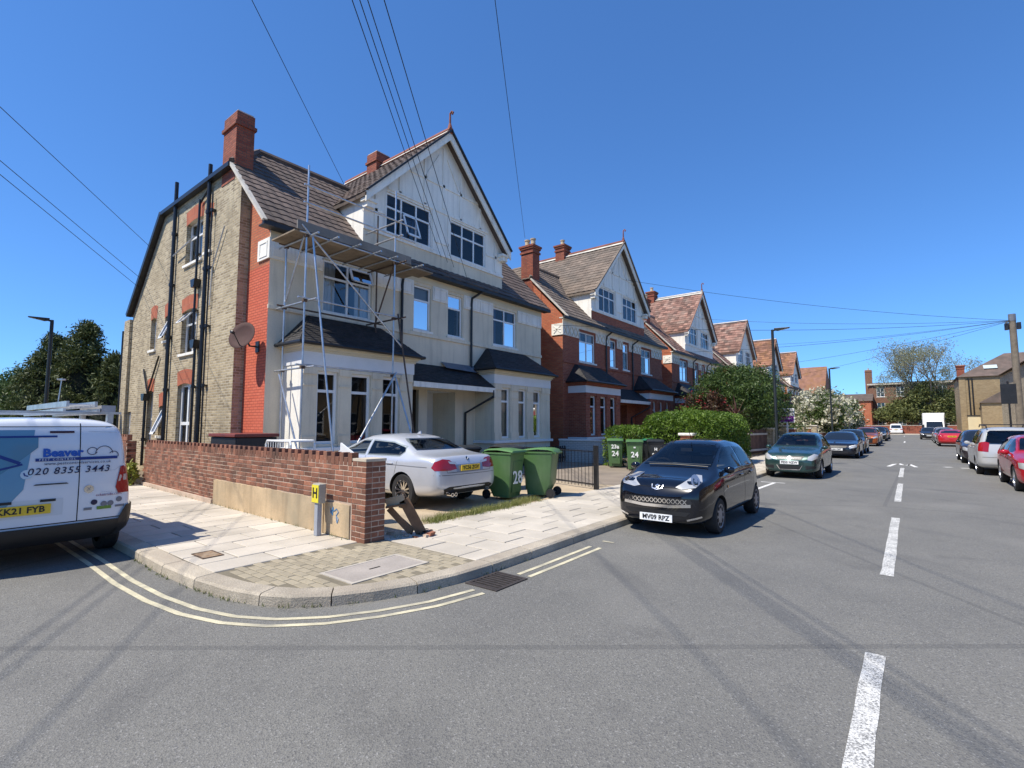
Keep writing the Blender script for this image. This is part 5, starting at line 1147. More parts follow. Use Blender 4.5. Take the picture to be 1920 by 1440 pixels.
    def mirror(s, x, z, mt, sz=(.1, .17, .12)):
        for sd in (1, -1):
            h, n = s.hit(-sd * x, z, 90 * sd); b = MB(); cx_, cy_, cz_ = h.x, abs(h.y) + sz[1] * .55, z + .04
            P = []
            for i, (t, k) in enumerate(((-.5, .6), (-.4, .95), (.2, 1.0), (.5, .55))):
                for a in range(10): th = 2 * math.pi * a / 10; P.append((cx_ + sz[0] * t, sd * (cy_ + math.cos(th) * sz[1] / 2 * k), cz_ + math.sin(th) * sz[2] / 2 * k))
            b.raw(P, [(i * 10 + a, i * 10 + (a + 1) % 10, (i + 1) * 10 + (a + 1) % 10, (i + 1) * 10 + a) for i in range(3) for a in range(10)] + [tuple(range(9, -1, -1)), tuple(range(30, 40))])
            b.beam((h.x, sd * (abs(h.y) - .03), z), (h.x, sd * (abs(h.y) + sz[1] * .3), z + .02), .04, .05); b.build('wing_mirror', mt, s.root, auto=50)
    def handle(s, x, z, mt=None):
        for sd in (1, -1):
            h, n = s.hit(-sd * x, z, 90 * sd); b = MB(); b.box(-.1, .1, -.012, .022, -.016, .016); o = b.build('door_handle', mt or s.paint, s.root, (h.x, h.y, h.z), bevel=.008)
    def side_windows(s, polys, frame=True):
        def f(sd, ang, mp):
            for p in polys: s.patch(mp(p), ang, 'side_window', s.gm, .004)
        s.sides(f)
    def seams(s, lines):
        def f(sd, ang, mp):
            for p in lines: s.line(mp(p), ang)
        s.sides(f)
    def lamp(s, poly, ang, name, mt, off=.006, both=True):
        o = s.patch(poly, ang, name, mt, off, .05)
        if both: s.patch([(-a, z) for a, z in poly], -ang if abs(ang) < 180 else ang, name, mt, off, .05)
        return o
    def roundlamp(s, a, z, r, ang, name, mt, off=.008, both=True): return s.lamp([(a + r * math.cos(t), z + r * math.sin(t)) for t in np.linspace(0, 2 * math.pi, 12, endpoint=False)], ang, name, mt, off, both)

def hatch(L=3.9, W=1.66, H=1.46, wb=2.47, fo=.78, wr=.30, hood=.92, cowl=None, belt=.86, tum=.70, rear='hatch', nose=.70, sub=2, wsx=None, roofx=None, n=22):
    f = L / 2; xf = f - fo; xr = xf - wb; cowl = cowl if cowl is not None else xf - .35; ws = wsx if wsx is not None else cowl - .75
    top = [(-f, .62), (-f + .04, .80), (-f + .1, .98)]
    if rear == 'hatch': top += [(-f + .16, 1.06), (-f + .38, H - .10), (-f + .62, H - .03)]
    elif rear == 'sedan': top = [(-f, .70), (-f + .04, .88), (-f + .10, 1.0), (-f + .5, 1.03), (-f + .72, 1.06), (-f + 1.35, H - .06), (-f + 1.7, H - .01)]
    elif rear == 'coupe': top = [(-f, .65), (-f + .05, .86), (-f + .12, .96), (-f + .35, 1.02), (-f + 1.0, H - .08), (-f + 1.4, H - .01)]
    elif rear == 'wagon': top = [(-f, .70), (-f + .03, .95), (-f + .07, 1.05), (-f + .22, H - .12), (-f + .34, H - .04), (-f + .6, H - .01)]
    elif rear == 'van': top = [(-f, .9), (-f + .02, 1.35), (-f + .06, H - .13), (-f + .16, H - .03), (-f + .4, H)]
    top += [(ws - .75 if rear != 'van' else ws - .3, H), (ws - .2, H - .02), (ws + .02, H - .075), (cowl, hood + .06), (cowl + .06, hood + .03), (f - .42, hood - .08), (f - .2, nose + .09), (f - .08, nose), (f - .02, nose - .07), (f, nose - .16)]
    bot = [(-f, .40), (-f + .06, .30), (-f + .3, .24), (-f + .8, .20), (f - .8, .19), (f - .3, .18), (f - .06, .19), (f, .23)]
    bl = [(-f, .56), (-f + .05, .74), (-f + .12, belt - .02 if rear != 'van' else belt), (-f + .4, belt + .02), (0, belt), (cowl, hood - .09), (f - .42, hood - .17), (f - .2, nose - .02), (f - .08, nose - .09), (f, nose - .24)]
    wid = [(-f, .80 if rear != 'van' else .90), (-f + .05, .89 if rear != 'van' else .95), (-f + .2, .96 if rear != 'van' else .985), (-f + .6, 1.0), (f - .9, 1.0), (f - .45, .965), (f - .2, .90), (f - .08, .82), (f, .70)]
    return dict(L=L, W=W, H=H, xf=xf, xr=xr, wr=wr, top=top, bot=bot, belt=bl, wid=wid, tum=tum, sub=sub, cowl=cowl, ws=ws, hood=hood, bz=belt, nose=nose, rear=rear, n=n, interior=False, bpil=None)
def std_glass(c, doors=4, rearw=True, bpil=None):
    sp = c.sp; H, bz, f, ws, cw = sp['H'], sp['bz'], sp['L'] / 2, sp['ws'], sp['cowl']; side, front, rear = glass_polys(sp); B = sp['bpil'] if sp.get('bpil') is not None else sp['xf'] - 1.45
    xr = -f + {'hatch': .52, 'sedan': 1.02, 'coupe': .95, 'wagon': .28, 'van': 2.2}[sp['rear']]
    c.side_windows(side); c.patch(front, 0, 'windscreen', c.gm, .004)
    if rear and rearw: c.patch(rear, 180, 'rear_window', c.gm, .004)
    if c.clear:
        zs = bz + .05
        for y in (-.36, .36):
            for x, h_ in ((B + .12, H - .2 - zs), (B - .75, H - .28 - zs)):
                b = MB(); b.prism([(-.06, 0), (.06, 0), (-.03, h_ * .66), (-.11, h_ * .66)], -.23, .23, 'y'); b.build('seat_back', SEATM, c.root, (x, y, zs - .02), bevel=.03); b = MB(); b.prism([(-.1, h_ * .7), (-.02, h_ * .7), (-.04, h_), (-.1, h_)], -.12, .12, 'y'); b.build('headrest', SEATM, c.root, (x, y, zs - .02), bevel=.03)
        b = MB(); b.pipe([(cw - .42 + .06 * math.sin(t), -.36 + .17 * math.cos(t), bz + .09 + .12 * math.sin(t)) for t in np.linspace(0, 2 * math.pi, 17)], .014, 5); b.build('steering_wheel', BLACKTRIM, c.root)
        b = MB(); b.box(ws + .12, ws + .15, -.1, .1, H - .22, H - .16); b.build('interior_mirror', BLACKTRIM, c.root)
    x2 = sp['xr'] + .36
    c.seams([[(B, bz - .02 + .08), (B, .30), (cw - .02 - .12, .30), (cw - .02, .45), (cw - .03, bz - .02), (cw - .12, bz + .06)], [(B, .30), (x2, .31), (x2 - .12, .55), (max(x2 - .2, xr + .02), bz)]])
    c.handle(B + .18, bz - .07); 
    if doors == 4: c.handle(x2 + .02, bz - .06)
def sill_trim(c):
    sp = c.sp
    c.sides(lambda sd, ang, mp: c.patch(mp([(sp['xr'] + sp['wr'] + .08, .215), (sp['xr'] + sp['wr'] + .08, .29), (sp['xf'] - sp['wr'] - .08, .29), (sp['xf'] - sp['wr'] - .08, .215)]), ang, 'sill_trim', BLACKTRIM, .006))
def generic_front(c, lights=True, grille=True, reg=None, badge=True):
    sp = c.sp; n = sp['nose']; w_ = sp['W'] / 2
    c.lamp([(w_ * .50, n - .10), (w_ * .55, n - .17), (w_ * .98, n - .10), (w_ * 1.02, n + .03), (w_ * .85, n + .03)], 22, 'headlight', LENS)
    c.patch([(-w_ * .42, n - .13), (w_ * .42, n - .13), (w_ * .5, n - .03), (-w_ * .5, n - .03)], 0, 'grille', BLACKTRIM, .006)
    c.patch([(-w_ * .5, .28), (w_ * .5, .28), (w_ * .6, .38), (-w_ * .6, .38)], 0, 'lower_grille', BLACKTRIM, .006)
    if reg: c.plate(reg, True, .47 if sp['H'] > 1.3 else .42)
def generic_rear(c, reg=None, z=.78):
    sp = c.sp; w_ = sp['W'] / 2
    c.lamp([(w_ * .52, z), (w_ * .52, z + .13), (w_ * .95, z + .17), (w_ * 1.0, z)], 150, 'tail_light', REDLENS, both=False); c.lamp([(-a, zz) for a, zz in ((w_ * .52, z), (w_ * .52, z + .13), (w_ * .95, z + .17), (w_ * 1.0, z))], -150, 'tail_light', REDLENS, both=False)
    if reg is not None: c.plate(reg, False, z + .02)
def paint(name, col, metal=0.0, rough=.28, dust=.15): return Mgloss(name, col, rough, metal, .8, spec=.3, dust=dust)
# --- black city hatchback, near kerb, nose towards the camera
sp = hatch(3.43, 1.58, 1.45, 2.34, .72, .277, hood=.95, cowl=.86, belt=.90, tum=.66, nose=.76, wsx=.12); sp['interior'] = True
c = Car('city_car', (-3.17, 9.33, 0), R(-90), 'small black city hatchback by the kerb with white front plate', 'car', paint('black_car_paint', (0.004, 0.005, 0.009), 0, .12, 0), sp)
std_glass(c); c.wheels('cap', mt=HUBCAP); sill_trim(c); c.mirror(.62, .93, c.paint)
c.lamp([(.27, .74), (.36, .715), (.58, .75), (.69, .83), (.70, .90), (.61, .905), (.44, .835)], 20, 'headlight', LENS, .006)
for r_, m_ in ((.07, ALLOY), (.04, CGLASS)): c.roundlamp(.585, .835, r_, 20, 'lamp_bowl', m_, .009 + (.003 if r_ < .05 else 0))
c.patch([(-.48, .46), (.48, .46), (.56, .52), (.52, .585), (-.52, .585), (-.56, .52)], 0, 'grille', BLACKTRIM, .006)
for k in range(14):
    x = -.44 + k * .068; c.line([(x - .03, .57), (x + .03, .50)], 0, .012, 'grille_mesh', CHROME, .009); 
for k in range(14): x = -.44 + k * .068; c.line([(x + .03, .57), (x - .03, .50)], 0, .012, 'grille_mesh', CHROME, .0095)
c.line([(-.53, .485), (-.2, .455), (.2, .455), (.53, .485)], 0, .045, 'chrome_bar', CHROME, .012)
c.patch([(-.46, .325), (.46, .325), (.52, .39), (-.52, .39)], 0, 'lower_grille', BLACKTRIM, .006); c.line([(.45, .27), (.66, .33)], 12, .025, 'chrome_trim', CHROME, .009); c.line([(-.45, .27), (-.66, .33)], -12, .025, 'chrome_trim', CHROME, .009)
c.line([(-.09, .765), (-.075, .71), (0, .69), (.075, .71), (.09, .765)], 0, .014, 'badge_ring', CHROME, .012); c.line([(-.03, .70), (-.01, .73), (.01, .715), (.025, .75), (.0, .76), (-.03, .74)], 0, .016, 'badge_lion', CHROME, .012)
c.line([(-.62, .80), (-.3, .73), (.3, .73), (.62, .80)], 0, .007); c.plate('MV09 RPZ', True, .275, tilt=-.05)
h_, n_ = c.hit(.1, 1.02, 0); b = MB(); b.pipe([c.hit(.55, 1.005, 0)[0] + Vector((.02, 0, .015)), c.hit(.0, 1.02, 0)[0] + Vector((.02, 0, .015)), c.hit(-.45, 1.01, 0)[0] + Vector((.02, 0, .015))], .009, 5); b.build('wiper', BLACKTRIM, c.root)
b = MB(); b.tube((.0, 0, 1.44), (.13, 0, 1.62), .006, 5); b.build('aerial', BLACKTRIM, c.root)
c.sides(lambda sd, ang, mp: c.roundlamp(-sd * .62, .70, .028, ang, 'side_repeater', AMBER, .008, both=False))
# --- silver saloon on the forecourt, tail to the street
sp = hatch(4.52, 1.80, 1.42, 2.76, .77, .325, hood=.95, belt=.90, tum=.68, rear='sedan', nose=.70, n=26); sp['interior'] = True; sp['bpil'] = -.05
c = Car('saloon_car', (-9.02, 7.25, PZ), R(180), 'silver saloon parked on the forecourt with its tail to the street', 'car', paint('silver_car_paint', (0.58, 0.60, 0.64), .35, .30, .1), sp)
std_glass(c); c.wheels('spoke', 12, CHROME); c.mirror(.72, .95, c.paint)
for sg in (1, -1):
    P = [(.28, .76), (.32, .86), (.45, .93), (.62, .95), (.80, .90), (.86, .80), (.80, .745), (.45, .74)]
    c.patch([(sg * a, z) for a, z in P], 180 - sg * 28 if 0 else (152 if sg > 0 else -152), 'tail_light', REDLENS, .007)
    c.patch([(sg * a, z) for a, z in ((.26, .84), (.30, .885), (.50, .905), (.46, .86))], 152 if sg > 0 else -152, 'reversing_lens', LENS, .012)
c.patch([(-.36, .70), (.36, .70), (.40, .84), (-.40, .84)], 180, 'recess_shade_patch', Mgloss('recess_shade_silver', (0.33, 0.35, 0.38), .35, .7), .003)  # flush darker silver patch paints the shade of a hollow round the plate
c.plate('YC56 ZGV', False, .775); c.line([(-.64, .98), (-.6, .70), (.6, .70), (.64, .98)], 180, .008); c.line([(-.84, .66), (-.5, .655), (.5, .655), (.84, .66)], 180, .007)
c.patch([(-.60, .30), (.60, .30), (.68, .40), (.55, .44), (-.55, .44), (-.68, .40)], 180, 'rear_diffuser', BLACKTRIM, .006)
c.roundlamp(0, .94, .042, 180, 'badge', CHROME, .006, both=False); c.roundlamp(0, .94, .032, 180, 'badge_face', BLACKTRIM, .009, both=False); c.patch([(0, .94), (.026, .94), (.018, .96), (0, .966)], 180, 'badge_quarter', PW, .012); c.patch([(0, .94), (-.026, .94), (-.018, .92), (0, .914)], 180, 'badge_quarter', PW, .012)
c.sides(lambda sd, ang, mp: c.line(mp([(-1.95, .80), (-.5, .82), (.9, .78)]), ang, .012, 'crease_shade_line', Mgloss('crease_shade_silver', (0.3, 0.31, 0.33), .4, .7)))  # darker silver line paints the shade along the body side fold
for y in (-.50, -.41):
    b = MB(); b.lathe([(.028, 0), (.036, .0), (.036, .12), (.028, .12)], 12, (-2.27, -y - .95 + .02 + y * 2 if 0 else -y, .29), (1, 0, 0)); b.build('exhaust_pipe', CHROME, c.root)
b = MB(); b.prism([(-.06, 0), (.06, 0), (-.05, .06)], -.015, .015, 'y'); b.build('aerial_fin', c.paint, c.root, (-.75, 0, 1.408))
# --- green hatchback
sp = hatch(3.92, 1.65, 1.46, 2.46, .80, .295, hood=.93, belt=.88, tum=.68, nose=.72); sp['interior'] = True
c = Car('hatchback_car', (-3.08, 20.1, 0), R(-90), 'dark green hatchback facing the camera behind the black city car', 'car', paint('dark_green_car_paint', (0.012, 0.052, 0.050), .4, .22, .2), sp)
std_glass(c); c.wheels('spoke', 5); c.mirror(.62, .92, c.paint); sill_trim(c)
c.lamp([(.46, .60), (.58, .58), (.80, .66), (.84, .76), (.70, .79), (.50, .70)], 20, 'headlight', LENS, .006); c.patch([(-.34, .60), (.34, .60), (.42, .71), (-.42, .71)], 0, 'grille', BLACKTRIM, .006)
for z in (.63, .665): c.line([(-.34, z), (.34, z)], 0, .006, 'grille_slat', HUBCAP, .008)
c.roundlamp(0, .655, .055, 0, 'badge', CHROME, .014, both=False); c.roundlamp(0, .655, .04, 0, 'badge_face', BLACKTRIM, .017, both=False); c.line([(-.03, .68), (-.01, .635), (0, .66), (.01, .635), (.03, .68)], 0, .008, 'badge_letter', CHROME, .02)
c.patch([(-.30, .30), (.30, .30), (.32, .42), (-.32, .42)], 0, 'lower_grille', BLACKTRIM, .006); c.line([(-.36, .43), (-.28, .29), (.28, .29), (.36, .43)], 0, .02, 'grille_surround', CHROME, .01); c.lamp([(.42, .31), (.70, .34), (.72, .41), (.42, .42)], 12, 'fog_recess', BLACKTRIM, .006)
c.plate('FE55 NZW', True, .515)
# --- black coupe
sp = hatch(4.2, 1.84, 1.36, 2.5, .86, .33, hood=.88, belt=.86, tum=.66, rear='coupe', nose=.68)
c = Car('coupe_car', (-3.0, 32.6, 0), R(-90), 'black coupe with blue tinted windscreen behind the green hatchback', 'car', paint('blue_black_car_paint', (0.007, 0.009, 0.018), .2, .18, .05), sp)
std_glass(c, 2); c.wheels('spoke', 10); c.mirror(.5, .9, c.paint); generic_front(c, reg='LJ66 OMT'); c.line([(.5, .62), (.62, .66), (.80, .68), (.86, .62), (.62, .58), (.5, .62)], 18, .018, 'running_light', PW, .01)
# --- small dark hatch, orange crossover, black cars beyond
def small(name, loc, rz, label, col, metal=.2, spk=None, cat='car', front=True, reg=None, sub=1, wtype=('spoke', 10)):
    c = Car(name, loc, R(rz), label, cat, paint(label.split(',')[0].replace(' ', '_')[:40] + '_paint', col, metal, .25, .1), spk); std_glass(c); c.wheels(*wtype); c.mirror(spk['cowl'] - .2, spk['bz'] + .06, c.paint); generic_front(c, reg=reg if front else None)
    generic_rear(c, reg=None if front else (reg or 'LD13 KHO')); return c
small('small_hatchback_car', (-2.95, 37.9, 0), -90, 'dark grey small hatchback tucked behind the black coupe', (0.03, 0.036, 0.04), .3, hatch(3.85, 1.72, 1.45, 2.5, .75, .31, sub=1), reg='GF14 ZXN')
cc = small('crossover_car', (-2.9, 51.6, 0), -90, 'orange crossover car in the left kerbside row', (0.40, 0.10, 0.025), .5, hatch(4.3, 1.8, 1.54, 2.6, .85, .34, hood=1.0, belt=.95, nose=.8, rear='hatch', sub=1), reg='EK20 OVB')
cc.patch([(-.45, .35), (.45, .35), (.55, .62), (-.55, .62)], 0, 'grille_surround', BLACKTRIM, .01)
small('pale_hatchback_car', (-2.95, 57.5, 0), -90, 'white hatchback half hidden behind the orange crossover', (0.62, 0.62, 0.6), 0, hatch(4.1, 1.76, 1.48, 2.55, .8, .31, sub=1), reg='RV15 HKA')
small('black_estate_car', (-2.85, 68.0, 0), -90, 'black estate car further along the left kerb', (0.008, 0.009, 0.012), .2, hatch(4.5, 1.84, 1.55, 2.7, .88, .33, hood=1.0, belt=.95, nose=.8, rear='wagon', sub=1), reg='LC68 TUE')
small('grey_hatchback_car', (-2.8, 76.0, 0), -90, 'grey hatchback, furthest car in the left kerbside row', (0.10, 0.10, 0.11), .4, hatch(4.0, 1.76, 1.48, 2.55, .8, .31, sub=1), reg='OY12 MBX')
# right-hand row
sp = hatch(4.25, 1.80, 1.45, 2.60, .85, .325, hood=.95, belt=.90, tum=.69, nose=.72); sp['interior'] = True
c = Car('hatchback_car', (2.93, 19.75, 0), R(-90), 'bright red hatchback facing the camera at the right edge', 'car', paint('bright_red_car_paint', (0.42, 0.008, 0.018), .1, .2, .05), sp)
std_glass(c); c.wheels('spoke', 10); c.mirror(.62, .93, c.paint, (.13, .2, .15)); generic_front(c, reg='YA17 EUW'); sill_trim(c)
sp = hatch(4.47, 1.80, 1.64, 2.70, .90, .31, hood=1.02, belt=.98, tum=.72, rear='wagon', nose=.78); sp['interior'] = True
c = Car('people_carrier', (2.62, 25.4, 0), R(90), 'silver people carrier seen from behind with roof bars', 'car', paint('warm_silver_car_paint', (0.56, 0.56, 0.55), .3, .3, .1), sp)
std_glass(c); c.wheels('spoke', 5); c.mirror(.65, 1.0, c.paint)
for sg in (1, -1): c.patch([(sg * a, z) for a, z in ((.50, .80), (.50, 1.10), (.62, 1.14), (.86, 1.10), (.84, .82))], 145 if sg > 0 else -145, 'tail_light', REDLENS, .007)
c.plate('KN06 WLZ', False, .74); c.line([(-.8, .62), (.8, .62)], 180, .01)
for sd in (1, -1): b = MB(); b.pipe([(-1.9, sd * .58, 1.60), (-1.8, sd * .58, 1.68), (.2, sd * .58, 1.70), (.35, sd * .58, 1.63)], .018, 6); b.build('roof_rail', BLACKTRIM, c.root)
for x in (-1.4, -.2): b = MB(); b.beam((x, -.62, 1.715), (x, .62, 1.715), .05, .03); b.build('roof_bar', BLACKTRIM, c.root)
small('dark_hatchback_car', (2.6, 31.8, 0), -90, 'dark purple grey hatchback in front of the silver people carrier', (0.035, 0.026, 0.034), .3, hatch(4.1, 1.76, 1.5, 2.55, .8, .31, sub=1), reg='HV11 ADJ')
small('red_coupe_car', (2.55, 54.6, 0), 90, 'red saloon seen from behind with orange plate, far right row', (0.45, 0.012, 0.02), 0, hatch(4.3, 1.76, 1.36, 2.55, .85, .3, rear='coupe', sub=1), front=False, reg='WX05 FRH')
small('silver_hatchback_car', (2.55, 62.2, 0), -90, 'silver hatchback facing the camera beyond the red saloon', (0.5, 0.5, 0.5), .6, hatch(4.0, 1.74, 1.46, 2.5, .8, .31, sub=1), reg='BD58 KTN')
small('maroon_car', (2.65, 70.0, 0), 90, 'dark maroon car behind the silver hatchback on the right', (0.06, 0.012, 0.02), .3, hatch(4.3, 1.78, 1.5, 2.6, .85, .31, sub=1), front=False, reg='AE09 PLX')
small('black_hatchback_car', (1.75, 78.5, 0), -90, 'black hatchback beside the white box lorry', (0.01, 0.01, 0.012), .3, hatch(4.0, 1.74, 1.46, 2.5, .8, .31, sub=1), reg='NU10 GSY')
# far white van, tail lights towards us
sp = hatch(4.9, 1.95, 1.95, 3.1, .9, .33, hood=1.15, belt=1.05, tum=.84, rear='van', nose=.85, sub=1)
c = Car('panel_van', (-2.0, 117, 0), R(90), 'small white van far off at the end of the street', 'van', paint('plain_white_van_paint', (0.72, 0.73, 0.74), 0, .3, .05), sp, 'vans'); c.wheels('cap', mt=HUBCAP); std_glass(c, rearw=False); generic_rear(c, 'LS19 XJM', .85)
c.patch([(-.72, 1.15), (.72, 1.15), (.66, 1.68), (-.66, 1.68)], 180, 'rear_window', CGLASS, .006); c.line([(0, .5), (0, 1.8)], 180, .02)
# white box lorry
lt = thing('box_lorry', (2.45, 85.5, 0), 'white box lorry parked facing the camera on the right', 'lorry', 'vans', R(-90)); LW = M('white_lorry_panel', (0.74, 0.74, 0.72), .45, .04)
b = MB(); b.box(-3.2, .9, -1.1, 1.1, .85, 3.25); b.build('box_body', LW, lt, bevel=.03)
b = MB(); P = [(.95, .45), (2.95, .45), (3.0, .95), (2.75, 1.25), (2.05, 2.15), (1.8, 2.25), (.95, 2.25)]; b.prism([(x, z) for x, z in P], -.95, .95, 'y'); b.build('cab', LW, lt, bevel=.05)
b = MB(); b.prism([(-.95, 0), (.95, 0), (1.05, .95), (-1.05, .95)], .0, .35, 'x'); b.build('wind_deflector', LW, lt, (.92, 0, 2.26)); 
b = MB(); b.raw([(2.735, -.84, 1.30), (2.735, .84, 1.30), (2.09, .78, 2.12), (2.09, -.78, 2.12)], [(0, 1, 2, 3)]); b.v = [(x + .02, y, z + .015) for x, y, z in b.v]; b.build('windscreen', CGLASS, lt)
for sd in (1, -1):
    b = MB(); b.box(1.2, 2.0, sd * .953, sd * .96, 1.35, 2.0); b.build('side_window', CGLASS, lt); b = MB(); b.box(2.985, 3.01, sd * .55, sd * .85, .75, .95); b.build('headlight', LENS, lt); b = MB(); b.box(1.9, 2.0, sd * 1.0, sd * 1.25, 1.35, 1.75); b.build('wing_mirror', BLACKTRIM, lt)
    for x in (2.1, -1.9): b = MB(); b.lathe([(0, -.12), (.2, -.12), (.36, -.1), (.36, .1), (.2, .12), (0, .12)], 20, (x, sd * .86, .36), (0, 1, 0)); b.build('wheel', TYRE, lt, auto=40)
b = MB(); b.box(2.98, 3.02, -.6, .6, .55, .85); b.build('grille', BLACKTRIM, lt)
# --- white pest control van on the side road
sp = hatch(4.4, 1.85, 1.80, 2.79, .85, .31, hood=1.1, belt=1.02, tum=.86, rear='van', nose=.85)
VP = paint('van_white_paint', (0.72, 0.74, 0.77), 0, .28, .06)
c = Car('delivery_van', (-10.32, 1.27, 0), R(180), 'white van with blue livery lettering and yellow rear plate', 'van', VP, sp, 'vans'); c.wheels('cap', mt=HUBCAP); std_glass(c, rearw=False); c.mirror(.9, 1.1, BLACKTRIM)
LB = M('pale_blue_livery', (0.14, 0.30, 0.42), .35, .04, bmp=0, fvar=0); DB = M('dark_blue_livery', (0.012, 0.035, 0.19), .35, .03, bmp=0, fvar=0); MBl = M('bright_blue_livery', (0.02, 0.10, 0.42), .35, .03, bmp=0, fvar=0); NV = M('navy_print', (0.008, 0.008, 0.05), .4, 0, bmp=0, fvar=0); VG = M('grey_print', (0.18, 0.18, 0.2), .4, 0, bmp=0, fvar=0)
# rear view: a runs to the right of the van as seen from behind? a = -y(local); local y+ is world -Y, so a grows towards world +Y (right in picture)
c.patch([(-.84, .60), (-.2, .60), (-.16, .95), (.3, 1.60), (.3, 1.64), (-.8, 1.64)], 180, 'livery_swoosh', LB, .004)
c.patch([(-.74, 1.14), (-.35, 1.14), (-.05, 1.43), (-.05, 1.55), (-.68, 1.55)], 180, 'rear_window', Mgloss('blue_window_film', (0.10, 0.24, 0.33), .08), .006)
for p in ([(-.8, 1.56), (-.2, 1.25)], [(-.8, 1.07), (-.18, 1.24)], [(-.8, .94), (-.4, .95)], [(-.62, 1.56), (.12, 1.56)]): c.line(p, 180, .035 if p[0][1] > 1.5 and p[1][1] < 1.5 else .022, 'livery_stripe', DB, .009)
c.line([(.34, .52), (.34, 1.72)], 180, .010); c.line([(-.9, .52), (.9, .52)], 180, .012); c.line([(-.82, 1.68), (.82, 1.68)], 180, .008)
c.line([(.42, 1.62), (.78, 1.6), (.82, 1.45), (.80, 1.2), (.70, 1.12), (.42, 1.11)], 180, .007, 'pressing_shade_line', M('door_pressing_shade', (0.5, 0.52, 0.55), .4, 0, bmp=0), .003)  # grey line paints the shade along the pressed edge of the door
def decal(txt, size, a, z, mt, shear=0, bold=0.0, spacing=1.0, name='lettering'):
    h, n = c.hit(a, z, 180); o = link(name, text_mesh(txt, size, mt, .0008, shear=shear, bold=bold, spacing=spacing), c.root, (h.x - .009, -a, z)); o.rotation_euler = (math.atan2(n.z, -n.x) * -1 if 0 else -math.atan2(n.z, abs(n.x)), 0, -math.pi / 2); return o
decal('Beaver', .135, .18, 1.36, MBl, bold=.006); c.patch([(-.07, 1.265), (.72, 1.265), (.72, 1.30), (-.07, 1.30)], 180, 'livery_strip', DB, .0085, .1); decal('PEST CONTROL', .034, .13, 1.283, PW, spacing=1.5).location.x -= .004
decal('www.pestcontrolservices.co.uk', .048, .33, 1.235, NV, spacing=1.05); decal('020 8355 3443', .115, .25, 1.145, NV, shear=.2, bold=.001, spacing=1.12)
# beaver outline: three arcs
for pts in ([(.46 + .05 * math.cos(t), 1.37 + .045 * math.sin(t)) for t in np.linspace(.2, 6.0, 14)], [(.58 + .09 * math.cos(t), 1.33 + .10 * math.sin(t)) for t in np.linspace(3.0, 0.1, 10)], [(.68 + .05 * math.cos(t), 1.31 + .05 * math.sin(t)) for t in np.linspace(2.6, -.4, 8)]): c.line(pts, 180, .008, 'beaver_outline', NV, .009, .02)
c.roundlamp(-.14, 1.12, .055, 180, 'phone_roundel', Mgloss('pale_roundel', (0.55, 0.65, 0.7), .3), .009, both=False); c.line([(-.165, 1.14), (-.155, 1.11), (-.125, 1.10)], 180, .014, 'phone_mark', DB, .0115, .02)
c.patch([(-.08, .985), (.24, .985), (.22, 1.0), (-.06, 1.0)], 180, 'door_handle', BLACKTRIM, .02); c.patch([(-.45, .62), (.2, .62), (.2, .82), (-.45, .82)], 180, 'recess_shade_patch', Mgloss('recess_shade_white', (0.62, 0.64, 0.66), .35), .003)  # flush greyer patch behind the plate paints a shaded hollow
c.plate('KK21 FYB', False, .71, y=-.17); 
for a in (-.32, .06): c.patch([(a - .07, .79), (a + .07, .79), (a + .07, .82), (a - .07, .82)], 180, 'plate_lamp', BLACKTRIM, .012)
c.patch([(.05, 1.60), (.28, 1.60), (.28, 1.625), (.05, 1.625)], 180, 'brake_light', Mgloss('dark_red_lens', (0.05, 0.004, 0.006), .1), .009)
c.roundlamp(.44, .90, .05, 180, 'maker_badge', CHROME, .008, both=False); decal('X', .06, .44, .90, VG)
decal('Checkatrade.com', .045, .62, .815, M('maroon_print', (0.2, 0.02, 0.1), .4, 0, bmp=0, fvar=0)); decal('- - - - - - -', .03, .62, .85, VG)
for a, z, mt in ((.50, .73, NV), (.60, .70, VG), (.67, .70, VG), (.76, .74, VG)): c.roundlamp(a, z, .034, 180, 'trade_sticker', mt, .008, both=False)
for a0, a1, z0, z1, mt in ((.40, .48, .64, .67, VG), (.53, .68, .635, .675, M('green_sticker', (0.12, 0.22, 0.03), .4, .05, bmp=0)), (.72, .82, .645, .67, VG)): c.patch([(a0, z0), (a1, z0), (a1, z1), (a0, z1)], 180, 'trade_sticker', mt, .008)
for sg in (1, -1):
    c.patch([(sg * a, z) for a, z in ((.72, .82), (.69, .90), (.74, 1.16), (.86, 1.19), (.93, 1.1), (.92, .82))], 170 if sg > 0 else -170, 'tail_light', REDLENS, .01)
    c.patch([(sg * a, z) for a, z in ((.715, .97), (.73, 1.05), (.92, 1.07), (.92, .99))], 170 if sg > 0 else -170, 'reversing_lens', LENS, .014)
c.patch([(-.95, .30), (.95, .30), (.95, .50), (-.95, .50)], 180, 'rear_bumper', BLACKTRIM, .03, .1); 
for sg in (1, -1): c.patch([(sg * a, z) for a, z in ((.70, .50), (.78, .66), (.95, .68), (.95, .3), (.7, .3))], 160 if sg > 0 else -160, 'bumper_corner', BLACKTRIM, .03)
for x in (-1.85, -.4): b = MB(); b.beam((x, -.80, 1.86), (x, .80, 1.86), .06, .03); [b.box(x - .05, x + .05, s_ * .68 - .03, s_ * .68 + .03, 1.72, 1.86) for s_ in (1, -1)]; b.build('roof_bar', STEEL, c.root)
ld = thing('ladder_stack', (-10.25, 1.72, 1.855), 'aluminium ladders and tubes stacked on the van roof bars', 'ladder'); 
for k, (yy, zz) in enumerate(((-.18, 0.03), (.18, .03), (-.15, .13), (.15, .13))): b = MB(); b.beam((-1.4, yy, zz), (1.45, yy, zz), .03, .075); b.build('ladder_rail', STEEL, ld)
